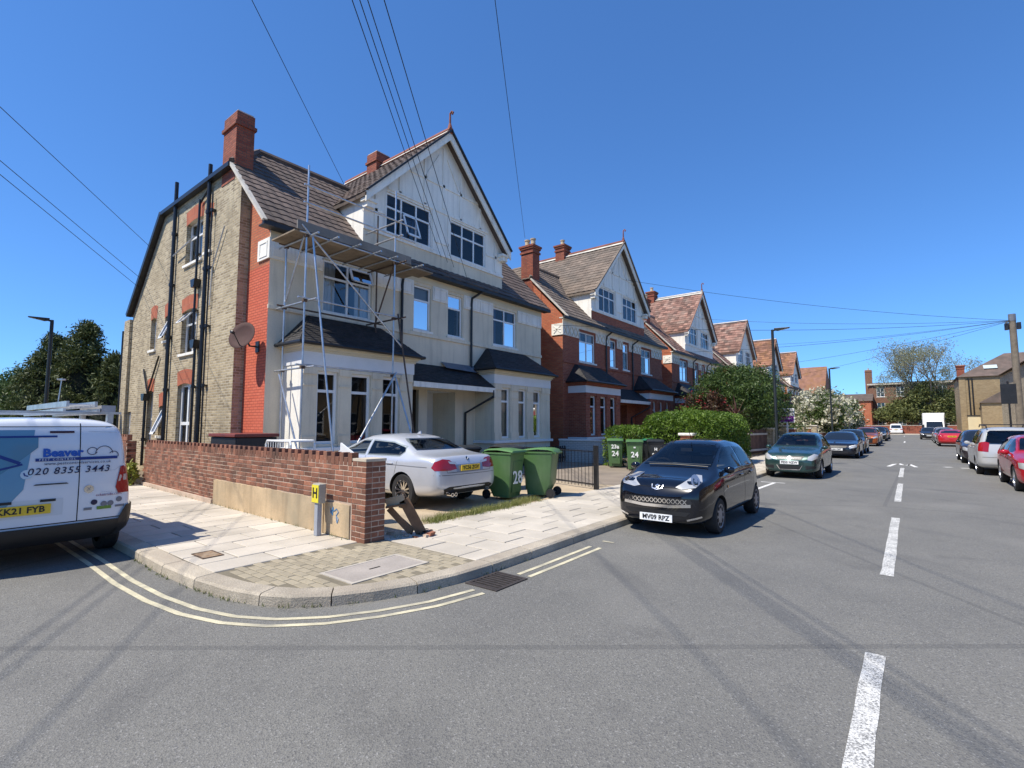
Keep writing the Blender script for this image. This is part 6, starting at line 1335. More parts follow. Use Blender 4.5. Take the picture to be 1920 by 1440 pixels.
for k in range(10): b = MB(); b.tube((-1.3 + k * .28, -.17, .03), (-1.3 + k * .28, .17, .03), .014, 6); b.build('rung', STEEL, ld); b = MB(); b.tube((-1.3 + k * .28, -.15, .13), (-1.3 + k * .28, .15, .13), .014, 6); b.build('rung', STEEL, ld)
b = MB(); b.box(.2, 1.4, .22, .38, 0, .12); b.build('pipe_carrier', M('grey_pipe_carrier', (0.3, 0.3, 0.31), .5), ld)
b = MB(); b.tube((.55, -.1, .16), (.56, -.08, .5), .008, 5); b.lathe([(0, 0), (.05, .0), (.05, .02), (0, .02)], 10, (.56, -.08, .5)); b.build('aerial_rod', STEEL, ld)
# ---------------------------------------------------------------- planting
def leaf_mesh(name, C, size, mt, rng, up=0.25, asp=1.7, nrm=None):
    n = len(C); d = rng.normal(size=(n, 3)) if nrm is None else nrm + rng.normal(size=(n, 3)) * .7
    d[:, 2] += up; d /= np.linalg.norm(d, axis=1)[:, None] + 1e-9
    a = np.cross(d, rng.normal(size=(n, 3))); a /= np.linalg.norm(a, axis=1)[:, None] + 1e-9; b = np.cross(d, a)
    s = size * rng.uniform(.6, 1.35, (n, 1)); P = np.stack([C - a * s * asp, C - b * s * .55, C + a * s * asp, C + b * s * .55], 1).reshape(-1, 3)
    me = bpy.data.meshes.new(name); me.vertices.add(4 * n); me.vertices.foreach_set('co', P.astype(np.float32).ravel()); me.loops.add(4 * n); me.loops.foreach_set('vertex_index', np.arange(4 * n, dtype=np.int32))
    me.polygons.add(n); me.polygons.foreach_set('loop_start', np.arange(0, 4 * n, 4, dtype=np.int32)); me.polygons.foreach_set('loop_total', np.full(n, 4, np.int32)); me.materials.append(mt); me.update(); me.validate(); return me
def clumps(blobs, n, rng, sig=.16, shell=.75, m=26):
    """leaf centres gathered in clumps over the skin of several ellipsoids"""
    out = []; w_ = np.array([(b[1][0] * b[1][1] * b[1][2]) ** (2 / 3) for b in blobs]); w_ /= w_.sum()
    for (c, r), k in zip(blobs, w_):
        c, r = np.array(c), np.array(r); kk = int(n * k); u = rng.normal(size=(m, 3)); u /= np.linalg.norm(u, axis=1)[:, None]; cc = c + u * r * rng.uniform(shell, max(1.05, shell + .06), (m, 1))
        idx = rng.integers(0, m, kk); out.append(cc[idx] + rng.normal(size=(kk, 3)) * r * sig * rng.uniform(.5, 1.3, (kk, 1)))
    return np.concatenate(out)
def limbs(base, tips, r0, mt, parent, name='trunk', seed=0):
    rr = random.Random(seed); b = MB(); z0 = Vector(base)
    for t in tips:
        t = Vector(t); mid = z0.lerp(t, .5) + Vector((rr.uniform(-.2, .2), rr.uniform(-.2, .2), .15 * (t - z0).length)); q = [z0, z0.lerp(mid, .5), mid, mid.lerp(t, .5), t]; b.pipe(q, [r0, r0 * .8, r0 * .55, r0 * .35, r0 * .12], 6)
    return b.build(name, mt, parent)
BARK = M('grey_brown_bark', (0.10, 0.075, 0.05), .9, .3, 6, 40, .2, .6, 30)
def tree(name, loc, blobs, n, size, leaf, label, cat='tree', group=None, seed=1, sig=.16, m=26, trunk=.16, up=.25, extra=None, shell=.75):
    rng = np.random.default_rng(seed); r = thing(name, loc, label, cat, group)
    o = link('crown', leaf_mesh('crown', clumps(blobs, n, rng, sig, shell, m), size, leaf, rng, up), r)
    limbs((0, 0, -.05), [b[0] for b in blobs], trunk, BARK, r, 'trunk', seed)
    if extra:
        C_ = clumps(blobs, extra[0], rng, .09, 1.06, extra[3] if len(extra) > 3 else 40); link('blossom', leaf_mesh('blossom', C_, extra[1], extra[2], rng, .8, 1.0), r)
    return r
LP = Mleaf('privet_leaf', (0.05, 0.105, 0.012), (0.17, 0.26, 0.03), .3); LG = Mleaf('deep_green_leaf', (0.030, 0.062, 0.014), (0.095, 0.145, 0.032), .25); LY = Mleaf('yew_leaf', (0.028, 0.050, 0.014), (0.125, 0.145, 0.045), .15, .6); LL = Mleaf('light_green_leaf', (0.045, 0.085, 0.018), (0.13, 0.17, 0.045), .3)
LR = Mleaf('red_purple_leaf', (0.030, 0.030, 0.014), (0.11, 0.045, 0.025), .2); RF = Mleaf('red_blossom', (0.22, 0.015, 0.02), (0.34, 0.03, 0.035), .2); WFL = Mleaf('cream_blossom', (0.42, 0.40, 0.28), (0.62, 0.60, 0.46), .2); LIVY = Mleaf('ivy_leaf', (0.09, 0.115, 0.035), (0.25, 0.26, 0.09), .25); LPALE = Mleaf('pale_sparse_leaf', (0.18, 0.19, 0.11), (0.36, 0.36, 0.23), .35)
# privet hedge
rng = np.random.default_rng(4); hd = thing('privet_hedge', (-7.0, 21.5, PZ), 'big rounded bright green privet hedge behind the black city car', 'hedge')
def box_skin(hx, hy, hz, n, rnd):
    u = rng.uniform(-1, 1, (n * 3, 3)); u[:, 2] = np.abs(u[:, 2]); p = 6.0; q = (np.abs(u) ** p).sum(1) ** (1 / p); k = q > .05; u = u[k] / q[k][:, None]; u = u[:n]; u = u * rng.uniform(.86, 1.03, (len(u), 1)); return u * np.array([hx, hy, hz])
Cc = np.concatenate([box_skin(1.5, 3.0, 2.1, 26000, .1), clumps([((0, -.5, 1.6), (1.4, 2.3, .62)), ((.2, 1.6, 1.45), (1.3, 1.4, .6))], 9000, rng, .14), box_skin(.8, 1.0, 1.55, 4000, .1) + np.array([-1.9, -2.6, 0])])
link('foliage', leaf_mesh('foliage', Cc, .040, LP, rng, .5, 1.6), hd)
b = MB(); 
for k in range(14): b.tube((rng.uniform(-.9, .9), rng.uniform(-2.4, 2.4), 0), (rng.uniform(-.9, .9), rng.uniform(-2.4, 2.4), 1.3), .03, 5, .01)
tag(b.build('stems', BARK, hd), kind='stuff')
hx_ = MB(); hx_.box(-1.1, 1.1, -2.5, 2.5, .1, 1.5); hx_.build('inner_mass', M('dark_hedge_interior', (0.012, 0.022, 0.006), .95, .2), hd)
# front garden trees and shrubs
tree('garden_tree', (-8.2, 31.5, PZ), [((0, 0, 3.1), (2.6, 3.0, 1.9)), ((.4, 3.2, 2.9), (2.2, 2.8, 1.8)), ((.9, -1.6, 2.4), (1.6, 1.5, 1.5)), ((-.2, 6.4, 2.5), (1.8, 2.6, 1.7)), ((0, 1.5, 4.2), (1.6, 2.2, 1.1))], 42000, .055, LG, 'large dark green leafy tree in front of the fourth house', seed=11, m=44, sig=.13)
tree('flowering_shrub', (-7.7, 34.0, PZ), [((0, 0, 1.9), (1.0, 1.7, 1.3)), ((.2, 2.2, 1.6), (.9, 1.4, 1.1))], 9000, .045, LL, 'white flowered shrub beside the nearest lamp post', 'shrub', seed=12, extra=(1300, .05, WFL), trunk=.06)
tree('red_shrub', (-8.9, 28.3, PZ), [((0, 0, 2.1), (1.2, 1.5, 1.2)), ((.3, 1.2, 1.6), (1.1, 1.2, 1.1))], 10000, .05, LR, 'dark shrub with red blossom in front of the third house', 'shrub', seed=13, extra=(900, .055, RF), trunk=.08)
tree('garden_bush', (-8.6, 38.0, PZ), [((0, 0, 1.2), (2.0, 3.0, 1.2)), ((1.2, 4, 1.1), (1.4, 3, 1.1))], 12000, .05, LG, 'low green bush behind the brick garden piers', 'shrub', seed=14)
tree('elder_tree', (-7.2, 60.5, PZ), [((0, 0, 2.7), (2.3, 4.2, 2.3)), ((.9, 5.5, 2.4), (2.2, 4.0, 2.0)), ((.9, -4.8, 2.1), (1.9, 3.2, 1.8)), ((.5, 10, 1.6), (1.9, 4.0, 1.6))], 34000, .085, LL, 'spreading elder tree covered in cream blossom', seed=15, m=40, extra=(13000, .15, WFL, 150))
tree('front_bush', (-6.6, 76, PZ), [((0, 0, 1.2), (1.2, 3, 1.2)), ((0, 8, 1.2), (1.2, 4, 1.3)), ((0, 16, 1.1), (1.2, 4, 1.2))], 12000, .09, LL, 'light green bush beyond the elder tree', 'shrub', seed=16)
# cordyline
cr_ = thing('cordyline_palm', (-6.95, 27.3, PZ), 'spiky bronze leaved cordyline above the hedge', 'plant'); rr = random.Random(6)
b = MB(); b.pipe([(0, 0, 0), (.03, 0, .8), (0, .03, 2.05)], [.08, .07, .06], 8); b.build('trunk', BARK, cr_)
COR = M('bronze_cordyline_leaf', (0.115, 0.055, 0.045), .5, .3, 8)
for k in range(54):
    az, el = rr.uniform(0, 2 * math.pi), rr.uniform(-.25, 1.5); L_ = rr.uniform(.85, 1.2); d = Vector((math.cos(az) * math.cos(el), math.sin(az) * math.cos(el), math.sin(el))); s_ = d.cross(Vector((0, 0, 1)))
    s_ = s_.normalized() if s_.length > .01 else Vector((1, 0, 0)); P = []
    for t, w_ in ((0, .012), (.35, .026), (.7, .02), (1, .002)): c0 = Vector((0, .02, 2.05)) + d * L_ * t + Vector((0, 0, -.28 * t * t * (1 - abs(el) / 2))); P += [c0 - s_ * w_, c0 + s_ * w_]
    b = MB(); b.raw(P, [(0, 1, 3, 2), (2, 3, 5, 4), (4, 5, 7, 6)]); b.build('blade', COR, cr_)
# left: yew-like conifers, deciduous mass
def conifer(loc, hgt, rad, n, label, seed):
    rng = np.random.default_rng(seed); r = thing('conifer_tree', loc, label, 'tree', 'conifers behind the rear wing'); m = 150
    h_ = rng.uniform(.06, 1, m) ** 1.0; az = rng.uniform(0, 2 * np.pi, m); rr_ = rad * (1 - h_) ** .75 * rng.uniform(.75, 1.08, m) + .12; cc = np.stack([np.cos(az) * rr_, np.sin(az) * rr_, h_ * hgt], 1)
    idx = rng.integers(0, m, n); t = rng.uniform(0, 1, (n, 1)); off = rng.normal(size=(n, 3)) * np.array([.20, .20, .13]) * (hgt / 7); C_ = cc[idx] * np.concatenate([(1 - t * .55), (1 - t * .55), 1 + 0 * t], 1) + off; C_[:, 2] -= (np.linalg.norm(off[:, :2], axis=1) * .5) + (1 - t[:, 0]) * .22
    link('crown', leaf_mesh('crown', C_, .055, LY, rng, .1, 2.0), r); b = MB(); b.pipe([(0, 0, 0), (0, 0, hgt * .95)], [.2, .03], 8); b.build('trunk', BARK, r)
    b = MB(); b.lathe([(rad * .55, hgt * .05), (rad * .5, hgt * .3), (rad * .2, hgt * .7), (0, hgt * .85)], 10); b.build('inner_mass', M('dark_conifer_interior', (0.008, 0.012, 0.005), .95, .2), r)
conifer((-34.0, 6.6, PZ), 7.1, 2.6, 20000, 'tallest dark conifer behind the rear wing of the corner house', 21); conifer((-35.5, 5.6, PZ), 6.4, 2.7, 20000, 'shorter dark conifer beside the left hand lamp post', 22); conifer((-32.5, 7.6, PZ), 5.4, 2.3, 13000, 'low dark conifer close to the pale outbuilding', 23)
tree('garden_tree', (-41.5, 5.4, PZ), [((0, 0, 2.9), (3.0, 1.7, 1.9)), ((2.5, .3, 2.2), (2.2, 1.6, 1.6)), ((-3, -.2, 2.6), (2.5, 1.5, 1.8)), ((4.5, -.2, 1.7), (2.0, 1.2, 1.4))], 22000, .07, LG, 'mid green leafy tree at the left edge behind the van', seed=24, m=40)
tree('garden_tree', (-50, 4.2, PZ), [((0, 0, 3.0), (3.5, 2.0, 1.9)), ((4, 0, 2.5), (2.5, 1.8, 1.6))], 10000, .09, LL, 'pale green tree furthest left beyond the van', seed=25)
# tufts of grass along the back of the footway
def tuft(spots, name, label, seed, h=.13, mt=None):
    rng = np.random.default_rng(seed); v = []; f = []
    for x, y, s, k in spots:
        for _ in range(k):
            bx, by = x + rng.normal() * s, y + rng.normal() * s; az = rng.uniform(0, 6.28); L = h * rng.uniform(.4, 1.2); dx_, dy_ = math.cos(az), math.sin(az); n = len(v)
            v += [(bx - dy_ * .004, by + dx_ * .004, PZ), (bx + dy_ * .004, by - dx_ * .004, PZ), (bx + dx_ * L * .5, by + dy_ * L * .5, PZ + L * .8)]; f.append((n, n + 1, n + 2))
    me = bpy.data.meshes.new(name); me.from_pydata(v, [], f); me.materials.append(mt or Mleaf('dry_grass_blade', (0.10, 0.15, 0.025), (0.30, 0.28, 0.09), .3)); return tag(link(name, me), label, 'grass', kind='stuff')
rg = random.Random(2); tuft([(-6.28 + rg.uniform(-.16, .10), 5.7 + k * .055 + rg.uniform(-.03, .03), .07, 70) for k in range(58)], 'grass_verge', 'ragged strip of dry grass along the back of the footway', 31)
tuft([(-6.3 - k * .16 + rg.uniform(-.05, .05), 4.17 + .0053 * k + rg.uniform(-.02, .01), .025, 5) for k in range(70)] + [(-5.8 + rg.uniform(-.4, .2), 4.9 + rg.uniform(-.3, .3), .06, 12) for k in range(8)], 'wall_foot_weeds', 'small weeds at the foot of the garden wall', 32, .07, Mleaf('weed_blade', (0.06, 0.10, 0.02), (0.16, 0.18, 0.05), .3))
tuft([(p.x + rg.uniform(-.02, .0), p.y - .01 + rg.uniform(-.02, .0), .012, rg.choice((0, 0, 3, 9))) for p in resample([(q.x, q.y) for q in kp if -8 < q.x and q.y < 5.5], .07)], 'kerb_weeds', 'tiny weeds in the channel below the kerb', 33, .06, MATS['weed_blade'])
bpy.data.objects['kerb_weeds'].location.z = -PZ + .005
wd = thing('wall_weed', (-16.2, 4.28, PZ), 'yellow green self-sown plant where the two walls meet', 'plant'); rng = np.random.default_rng(8); link('leaves', leaf_mesh('leaves', clumps([((0, 0, .32), (.16, .12, .26))], 500, rng, .2), .035, Mleaf('yellow_green_leaf', (0.16, 0.20, 0.03), (0.40, 0.40, 0.08), .3), rng, .4), wd); b = MB(); b.tube((0, 0, 0), (.02, 0, .4), .01, 5); b.build('stem', BARK, wd)
# ---------------------------------------------------------------- street furniture
def lamp_post(loc, h, head, label, rz=0.0):
    r = thing('street_lamp', loc, label, 'street lamp', 'street lamps', rz); DK = M('dark_green_lamp_paint', (0.014, 0.018, 0.018), .45, .2)
    b = MB(); b.lathe([(.0, 0), (.085, 0), (.085, 1.1), (.06, 1.2), (.055, h - .1), (.05, h), (0, h)], 12); b.build('column', DK, r, auto=40)
    b = MB(); b.beam((0, 0, h - .05), (.12, 0, h - .02), .06, .06); b.build('bracket', DK, r)
    b = MB(); b.prism([(.08, h - .04), (.2, h - .07), (.62, h + .0), (.66, h + .03), (.2, h + .045), (.08, h + .05)], -.09, .09, 'y'); b.build('lantern', DK, r, bevel=.012)
    b = MB(); b.box(.25, .58, -.06, .06, h - .062, h - .045); b.v = [(x, y, z + (x - .25) * .15) for x, y, z in b.v]; b.build('led_panel', LENS, r); return r
lamp_post((-4.35, 23.2, PZ), 5.6, 1, 'nearest dark lamp post on the left footway, in front of the tree'); lamp_post((-4.35, 42.3, PZ), 5.65, 1, 'further dark lamp post on the left footway, before the elder'); lamp_post((-24.6, 3.78, PZ), 5.45, 1, 'dark lamp post on the side road beside the conifers', R(-90))
WOODP = M('weathered_pole_wood', (0.15, 0.125, 0.095), .9, .2, 5, 40, .15, .5, 30)
tp = thing('telegraph_pole', (5.05, 41.2, PZ), 'grey wooden telegraph pole with black junction boxes at the right edge', 'telegraph pole')
b = MB(); b.lathe([(0, 0), (.19, 0), (.155, 8.1), (0, 8.1)], 14); b.build('shaft', WOODP, tp, auto=40)
for a in (-.26, .26): b = MB(); b.box(a - .09, a + .09, -.12, .12, 7.2, 7.6); b.build('junction_box', BLACKPIPE, tp, bevel=.02)
b = MB(); b.lathe([(0, 7.7), (.17, 7.7), (.17, 8.12), (0, 8.12)], 14); b.build('cap', LEAD, tp); b = MB(); b.tube((-.3, -.05, 7.62), (.0, 0, 7.75), .03, 6); b.build('wire_bracket', BLACKPIPE, tp)
sg = thing('street_sign', (4.35, 38.6, PZ), 'back of a black rectangular sign on a post by the telegraph pole', 'sign'); b = MB(); b.tube((0, 0, 0), (0, 0, 4.0), .045, 10); b.build('post', BLACKPIPE, sg); b = MB(); b.box(-.32, .32, -.06, -.045, 2.75, 3.85); b.build('panel', BLACKPIPE, sg, bevel=.004)
es = thing('agent_board', (-5.95, 35.0, PZ), 'purple and white estate agent board on a white post', 'sign'); b = MB(); b.box(-.04, .04, -.03, .03, 0, 2.6); b.build('post', WHITE, es)
b = MB(); b.box(-.42, .42, -.06, -.035, 1.75, 2.62); b.build('panel', WHITE, es); b = MB(); b.box(-.38, .38, -.065, -.061, 1.79, 2.15); b.build('purple_field', M('purple_print', (0.22, 0.02, 0.26), .4, 0, bmp=0, fvar=0), es); b = MB(); b.box(-.38, .38, -.065, -.061, 2.17, 2.58); f_ = b.build('grey_field', M('grey_board_print', (0.35, 0.35, 0.37), .4, 0, bmp=0, fvar=0), es)
link('lettering', text_mesh('Hunters', .17, PW), es, (0, -.068, 2.0)); link('lettering', text_mesh('TO LET', .15, BLK), es, (0, -.068, 2.4))
# brick piers, timber gate and low walls of the front gardens
def pier(x, y, h, mt, label, w_=.45): 
    r = thing('garden_pier', (x, y, PZ), label, 'pier', 'front garden piers'); b = MB(); b.box(-w_ / 2, w_ / 2, -w_ / 2, w_ / 2, 0, h); b.build('shaft', mt, r); b = MB(); b.box(-w_ / 2 - .05, w_ / 2 + .05, -w_ / 2 - .05, w_ / 2 + .05, h, h + .09); b.build('cap', MORTAR, r, bevel=.015)
pier(-6.35, 31.6, 1.35, STOCK, 'yellow stock brick pier beside the brown timber gate', .6)
tg = thing('timber_gate', (-6.75, 28.6, PZ), 'brown boarded timber gate next to the hedge', 'gate', rz=R(-8))
for k in range(16): b = MB(); b.box(-.02, .02, k * .165, k * .165 + .155, .12, 1.35); b.build('board', M('brown_gate_timber', (0.10, 0.055, 0.04), .85, .25, 5, 40, .15, .3, rnd=.2), tg)
for z in (.2, 1.05): b = MB(); b.box(.022, .07, 0, 2.64, z, z + .1); b.build('rail', M('pale_gate_rail', (0.45, 0.42, 0.37), .8), tg)
for k, y in enumerate((36.2, 38.8, 42.5, 45.6, 49.0)): pier(-6.35, y, 1.3 if k % 2 else 1.5, REDCOARSE if k % 2 else STOCK, ('buff brick garden pier just past the agent board', 'low red garden pier, second past the agent board', 'buff brick garden pier, third past the agent board', 'low red garden pier, fourth past the agent board', 'buff brick garden pier, last before the elder')[k])
fw = thing('front_garden_wall', (-6.4, 32.2, PZ), 'low mixed brick wall along the front gardens', 'wall'); b = MB(); b.box(-.11, .11, 0, 56, 0, .85); b.build('body', REDCOARSE, fw); b = MB(); b.box(-.15, .15, 0, 56, .85, .92); b.build('coping', MORTAR, fw)
wp = thing('white_topped_pier', (-6.45, 18.6, PZ), 'small brick pier with white cap in front of the hedge', 'pier'); b = MB(); b.box(-.2, .2, -.2, .2, 0, 1.2); b.build('shaft', REDCOARSE, wp); b = MB(); b.box(-.27, .27, -.27, .27, 1.2, 1.3); b.build('cap', WHITEPAINT, wp, bevel=.03)
# ---------------------------------------------------------------- buildings beyond
def plain_house(name, loc, dims, mt, label, roofmt, ridge='x', roof_h=2.5, windows=(), cat='house', face='y-', extra=None, grp=None):
    """box with a pitched or hipped roof; windows: (a0, a1, z0, z1) on the face looking towards us"""
    X, Y, Z = dims; r = thing(name, loc, label, cat, grp); T = Ty(0.0) if face == 'y-' else (lambda a, d, z: (0 - d, a, z))
    b = MT(T); b.wall(0, X if face == 'y-' else Y, 0, Z, [w_[:4] for w_ in windows], .12); b.T = lambda a, d, z: (a, d, z)
    f = [((X, 0), (X, Y)), ((X, Y), (0, Y))] + ([((0, Y), (0, 0))] if face == 'y-' else [((0, 0), (X, 0))])
    for (xa, ya), (xb, yb) in f: MB.raw(b, [(xa, ya, 0), (xb, yb, 0), (xb, yb, Z), (xa, ya, Z)], [(0, 1, 2, 3)])
    b.build('wall', mt, r)
    for w_ in windows: window(r, T, *w_[:4], cols=w_[4] if len(w_) > 4 else 1, transom=(w_[2] + w_[3]) / 2, inset=.09, sill=True, fw=.09)
    o = .25; q = MB()
    if ridge == 'x': q.raw([(-o, -o, Z), (X + o, -o, Z), (X + o, Y / 2, Z + roof_h), (-o, Y / 2, Z + roof_h), (X + o, Y + o, Z), (-o, Y + o, Z)], [(0, 1, 2, 3), (3, 2, 4, 5), (0, 3, 5), (1, 4, 2)])
    elif ridge == 'hip': q.raw([(-o, -o, Z), (X + o, -o, Z), (X + o, Y + o, Z), (-o, Y + o, Z), (Y / 2, Y / 2, Z + roof_h), (X - Y / 2 if X > Y else X / 2, Y / 2, Z + roof_h)], [(0, 1, 5, 4), (1, 2, 5), (2, 3, 4, 5), (3, 0, 4)])
    elif ridge == 'flat': q.box(-.1, X + .1, -.1, Y + .1, Z, Z + .25)
    else: q.raw([(-o, -o, Z), (-o, Y + o, Z), (X / 2, Y + o, Z + roof_h), (X / 2, -o, Z + roof_h), (X + o, Y + o, Z), (X + o, -o, Z)], [(0, 1, 2, 3), (3, 2, 4, 5), (0, 3, 5), (1, 4, 2)])
    rf = q.build('roof', roofmt, r); return r, rf
# yellow brick house on the right of the street
YB = Mbrick('yellow_london_brick', [(0.23, 0.16, 0.08), (0.38, 0.28, 0.15), (0.27, 0.19, 0.10)], (0.36, 0.29, 0.19), ms=.007, bmp=.3); CREAMR = M('cream_render', (0.58, 0.49, 0.31), .85, .1, .5)
r, rf = plain_house('corner_house', (4.9, 80, 0), (11, 9, 7.4), YB, 'yellow brick house with brown roof and roof light on the right', TILEBROWN, 'hip', 3.0, [(3.9, 4.8, 4.9, 6.7), (8.4, 9.5, 4.9, 6.7)])
b = MB(); b.raw([(2.3, 1.1, 8.3), (3.5, 1.1, 8.3), (3.5, 1.75, 8.75), (2.3, 1.75, 8.75)], [(0, 1, 2, 3)]); b.v = [(x, y - .08, z + .08) for x, y, z in b.v]; b.build('roof_light', Mgloss('pale_roof_light', (0.5, 0.58, 0.6), .1), rf)
b = MB(); b.box(.5, 11.2, -.35, -.05, 0, 2.75); b.build('rendered_wall', CREAMR, r); b = MB(); b.box(.45, 11.3, -.42, 0, 2.75, 2.85); b.build('wall_coping', DARKWOOD, r)
b = MB(); b.box(1.6, 5.4, -2.2, -.36, 0, 4.3); b.build('extension', YB, r); b = MB(); b.raw([(1.4, -2.4, 4.2), (1.4, -.3, 4.2), (3.5, -.3, 5.6), (3.5, -2.4, 5.6), (5.6, -.3, 4.2), (5.6, -2.4, 4.2)], [(0, 1, 2, 3), (3, 2, 4, 5), (0, 3, 5)]); b.build('extension_roof', TILEBROWN, r)
b = MB(); b.box(-.06, .5, -.06, .5, 0, 7.45); b.build('corner_quoin', YB, r)
for x in (.8, 1.1): b = MB(); b.pipe([(x, -.1, 0), (x, -.1, 7.2)], .06, 6); b.build('downpipe', BLACKPIPE, r)
chimney(r, 6.8, 8.2, 4.0, 4.7, 9.5, 11.6, CHIMRED, 3); chimney(r, -.1, .6, 1.0, 1.8, 7.0, 8.9, CHIMRED, 0)
r, rf = plain_house('shop_building', (6.45, 47.5, 0), (9, 14, 6.0), STOCK, 'dark fronted brick building just inside the right edge', TILEBROWN, 'hip', 2.4, [(.4, 1.6, 3.6, 5.2), (2.6, 3.8, 3.6, 5.2)]); b = MB(); b.box(.1, 8, -.06, -.01, .3, 2.7); b.build('shop_front', BLACKPIPE, r); b = MB(); b.box(0, 8.2, -.16, -.01, 2.75, 3.3); b.build('shop_fascia', M('dark_red_fascia', (0.16, 0.03, 0.03), .5), r)
# end of the street
ws_ = [(a, a + 1.3, z, z + 1.9, 2) for z in (1.0, 4.3, 7.4) for a in (1.2, 4.4, 7.6, 10.8, 14.0)]
r, rf = plain_house('end_terrace', (-6.2, 126, 0), (22, 10, 10.0), BROWNBRICK, 'brown brick three storey building closing the end of the street', TILEBROWN, 'flat', 0, ws_); chimney(r, -.6, .6, .3, 1.0, 8.0, 13.0, BROWNBRICK, 1, corbel=False); b = MB(); b.box(-.3, 22, -.35, -.02, 9.8, 10.1); b.build('parapet_coping', MORTAR, r)
r, rf = plain_house('low_brick_house', (-16, 120, 0), (10.3, 8, 6.4), REDCOARSE, 'lower orange brown house left of the end building', TILEBROWN, 'x', 1.6, [(1.2, 2.4, 3.8, 5.4, 2), (6.2, 7.4, 3.8, 5.4, 2)]); 
r, rf = plain_house('white_gabled_house', (-19.6, 98, 0), (8.5, 8.5, 6.9), WHITEPAINT, 'white and brick house with tall orange lichened roof in the row', TILEORANGE, 'x', 5.0, [(5.6, 7.6, 4.6, 6.0, 3)])
r, rf = plain_house('brown_roofed_house', (-21, 108, 0), (10, 8, 6.8), BROWNBRICK, 'brown roofed house beyond the elder tree', TILEBROWN, 'hip', 2.2, [])
fx = thing('far_garden_wall', (-6.2, 118.2, .1), 'long red brick garden wall along the far side of the end road', 'wall'); b = MB(); b.box(-8, 20, 0, .25, 0, 1.5); b.build('body', CHIMRED, fx); b = MB(); b.box(-8, 20, -.04, .29, 1.5, 1.58); b.build('coping', MORTAR, fx)
# far tree: ivy clad below, thin and pale above
rng = np.random.default_rng(51); ft = thing('plane_tree', (3.0, 119.5, .1), 'tall half bare tree clad in ivy at the end of the street', 'tree')
b = MB(); rr = random.Random(3)
def branch(p, d, L, r_, k):
    q = [p]; dd = d.normalized()
    for i in range(3): dd = (dd + Vector((rr.uniform(-.18, .18), rr.uniform(-.18, .18), .06))).normalized(); q.append(q[-1] + dd * L / 3)
    b.pipe(q, [r_, r_ * .85, r_ * .7, r_ * .5], 5)
    if k > 0:
        for _ in range(3 if k > 1 else 4): branch(q[rr.choice((2, 3))], dd + Vector((rr.uniform(-.9, .9), rr.uniform(-.9, .9), rr.uniform(-.1, .5))), L * rr.uniform(.6, .8), r_ * .5, k - 1)
    else: TIPS.append(q[-1])
TIPS = []
for k in range(6): branch(Vector((0, 0, 5.0)), Vector((rr.uniform(-1.3, 1.3), rr.uniform(-.6, .6), 1)), 5.0, .2, 3)
b.pipe([(0, 0, 0), (.1, 0, 3), (0, .1, 5.4)], [.5, .42, .36], 10); b.build('trunk', M('pale_grey_bark', (0.20, 0.17, 0.13), .9, .2), ft)
tp_ = np.array([tuple(t) for t in TIPS]); idx = rng.integers(0, len(tp_), 9000); CB = np.concatenate([tp_[idx] + rng.normal(size=(9000, 3)) * .7, clumps([((-.5, 0, 11.5), (5.2, 4, 4.6)), ((-4.6, 0, 9.5), (3.4, 3, 3.0)), ((4.6, 0, 10.5), (3.4, 3, 3.4))], 11000, rng, .13, .55, 70)]); link('crown', leaf_mesh('crown', CB, .085, LPALE, rng, .2), ft)
link('ivy', leaf_mesh('ivy', clumps([((0, 0, 5.5), (3.9, 2.5, 3.4)), ((-3.6, 0, 4.2), (3.4, 2.5, 1.9)), ((3.0, 0, 5.0), (2.6, 2.2, 2.6)), ((-1, 0, 7.6), (2.2, 2.0, 1.8)), ((-6, .5, 3.4), (2.4, 2, 1.3))], 17000, rng, .18, .6, 60), .16, LIVY, rng, .2), ft)
# across the junction, behind and beside the camera: seen only as reflections
r, rf = plain_house('opposite_terrace', (10.5, 4, 0), (9, 34, 6.2), YB, 'brick terrace across the street, reflected in the house windows', TILEBROWN, 'y', 3.0, [(a, a + 1.6, z, z + 1.7, 2) for z in (1.0, 4.3) for a in (1.5, 4.5, 8.5, 11.5, 15.5, 18.5, 22.5, 25.5, 29)], face='x-')
r, rf = plain_house('south_terrace', (-40, -19, 0), (34, 8, 6.0), YB, 'brick houses on the south side of the side road behind the camera', TILEBROWN, 'x', 3.0, [])
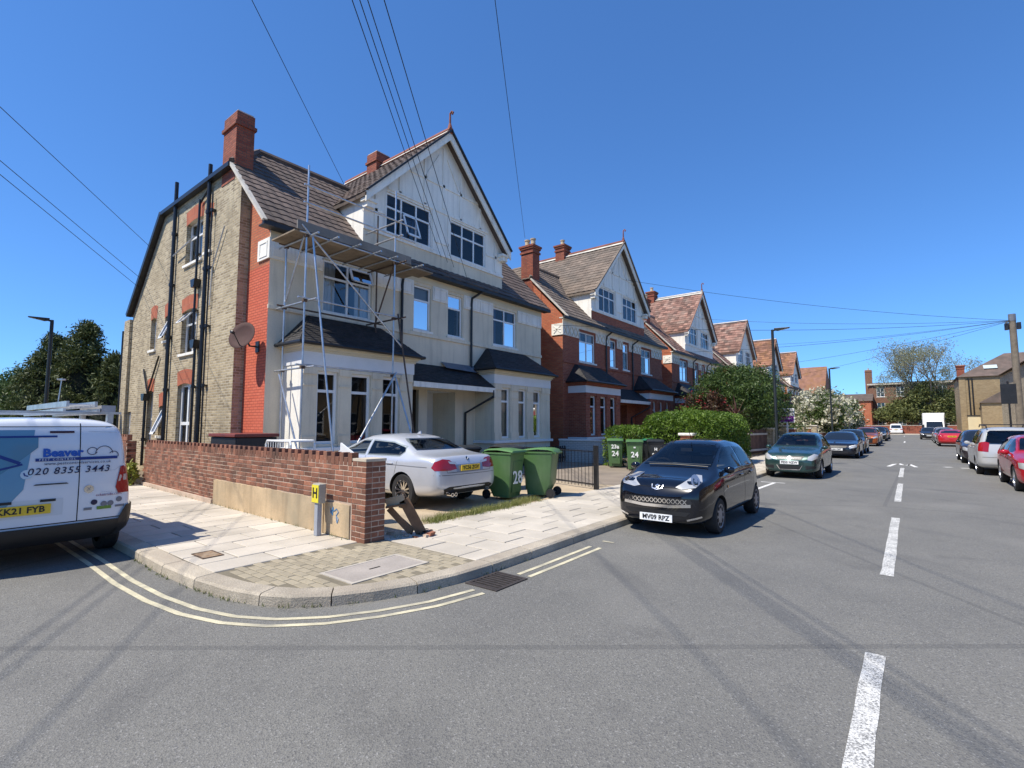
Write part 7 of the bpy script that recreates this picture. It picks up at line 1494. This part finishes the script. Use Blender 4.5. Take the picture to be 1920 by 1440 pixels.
# ---------------------------------------------------------------- overhead wires
CABLE = M('black_cable', (0.012, 0.012, 0.014), .6, 0, bmp=0, fvar=0)
def wire(a, c_, sag, r_, label, grp, n=18, mt=None):
    a, c_ = Vector(a), Vector(c_); P = [a.lerp(c_, t) - Vector((0, 0, 4 * sag * t * (1 - t))) for t in [i / n for i in range(n + 1)]]
    b = MB(); b.pipe(P, r_, 5); return tag(b.build('overhead_wire', CABLE), label, 'wire', grp)
PB = Vector((8.46, -13.9, 8.6))
WIRES_B = [((-16.0, 10.26, 10.5), 'single wire running up to the left of the cream gable'), ((-13.0, 12.3, 7.75), 'leftmost wire of the bundle crossing the cream gable'), ((-13.0, 12.62, 7.65), 'second wire of the bundle crossing the cream gable'), ((-13.0, 12.95, 7.55), 'third wire of the bundle crossing the cream gable'), ((-13.0, 13.7, 7.2), 'rightmost wire of the bundle crossing the cream gable'), ((-15.2, 20.3, 11.4), 'single wire running to the red house chimney'), ((-21.29, 5.88, 8.04), 'upper wire at the left running to the flank eaves'), ((-22.3, 5.88, 7.1), 'middle wire at the left running to the rear slope'), ((-22.6, 5.88, 6.85), 'lowest wire at the left running to the rear slope')]
pb = thing('telegraph_pole', (PB.x, PB.y, 0), 'telegraph pole behind the camera carrying the overhead wires', 'telegraph pole'); b = MB(); b.lathe([(0, 0), (.18, 0), (.14, PB.z + .2), (0, PB.z + .2)], 12); b.build('shaft', WOODP, pb, auto=40)
for k, (t_, lab) in enumerate(WIRES_B): wire(PB + Vector((0, 0, -.02 * k)), t_, .0, .008, lab, 'overhead telephone wires')
TOP = Vector((5.05, 41.2, 7.85))
for k, (t_, sag, lab) in enumerate(((( -12.6, 26.9, 10.2), .35, 'wire from the right hand pole to the red house gable'), ((-12.7, 40.5, 10.2), .3, 'wire from the right hand pole to the third house gable'), ((-12.9, 33.0, 6.6), .35, 'wire from the right hand pole to the third house eaves'), ((-12.7, 54.5, 9.8), .3, 'wire from the right hand pole to the fourth house gable'), ((-12.9, 47.5, 6.6), .35, 'wire from the right hand pole to the fourth house eaves'), ((-12.9, 62.0, 6.6), .3, 'wire from the right hand pole to the fifth house eaves'), ((-12.9, 19.5, 6.4), .4, 'lowest wire from the right hand pole to the red house front'))):
    wire(TOP, t_, sag, .010, lab, 'overhead telephone wires')
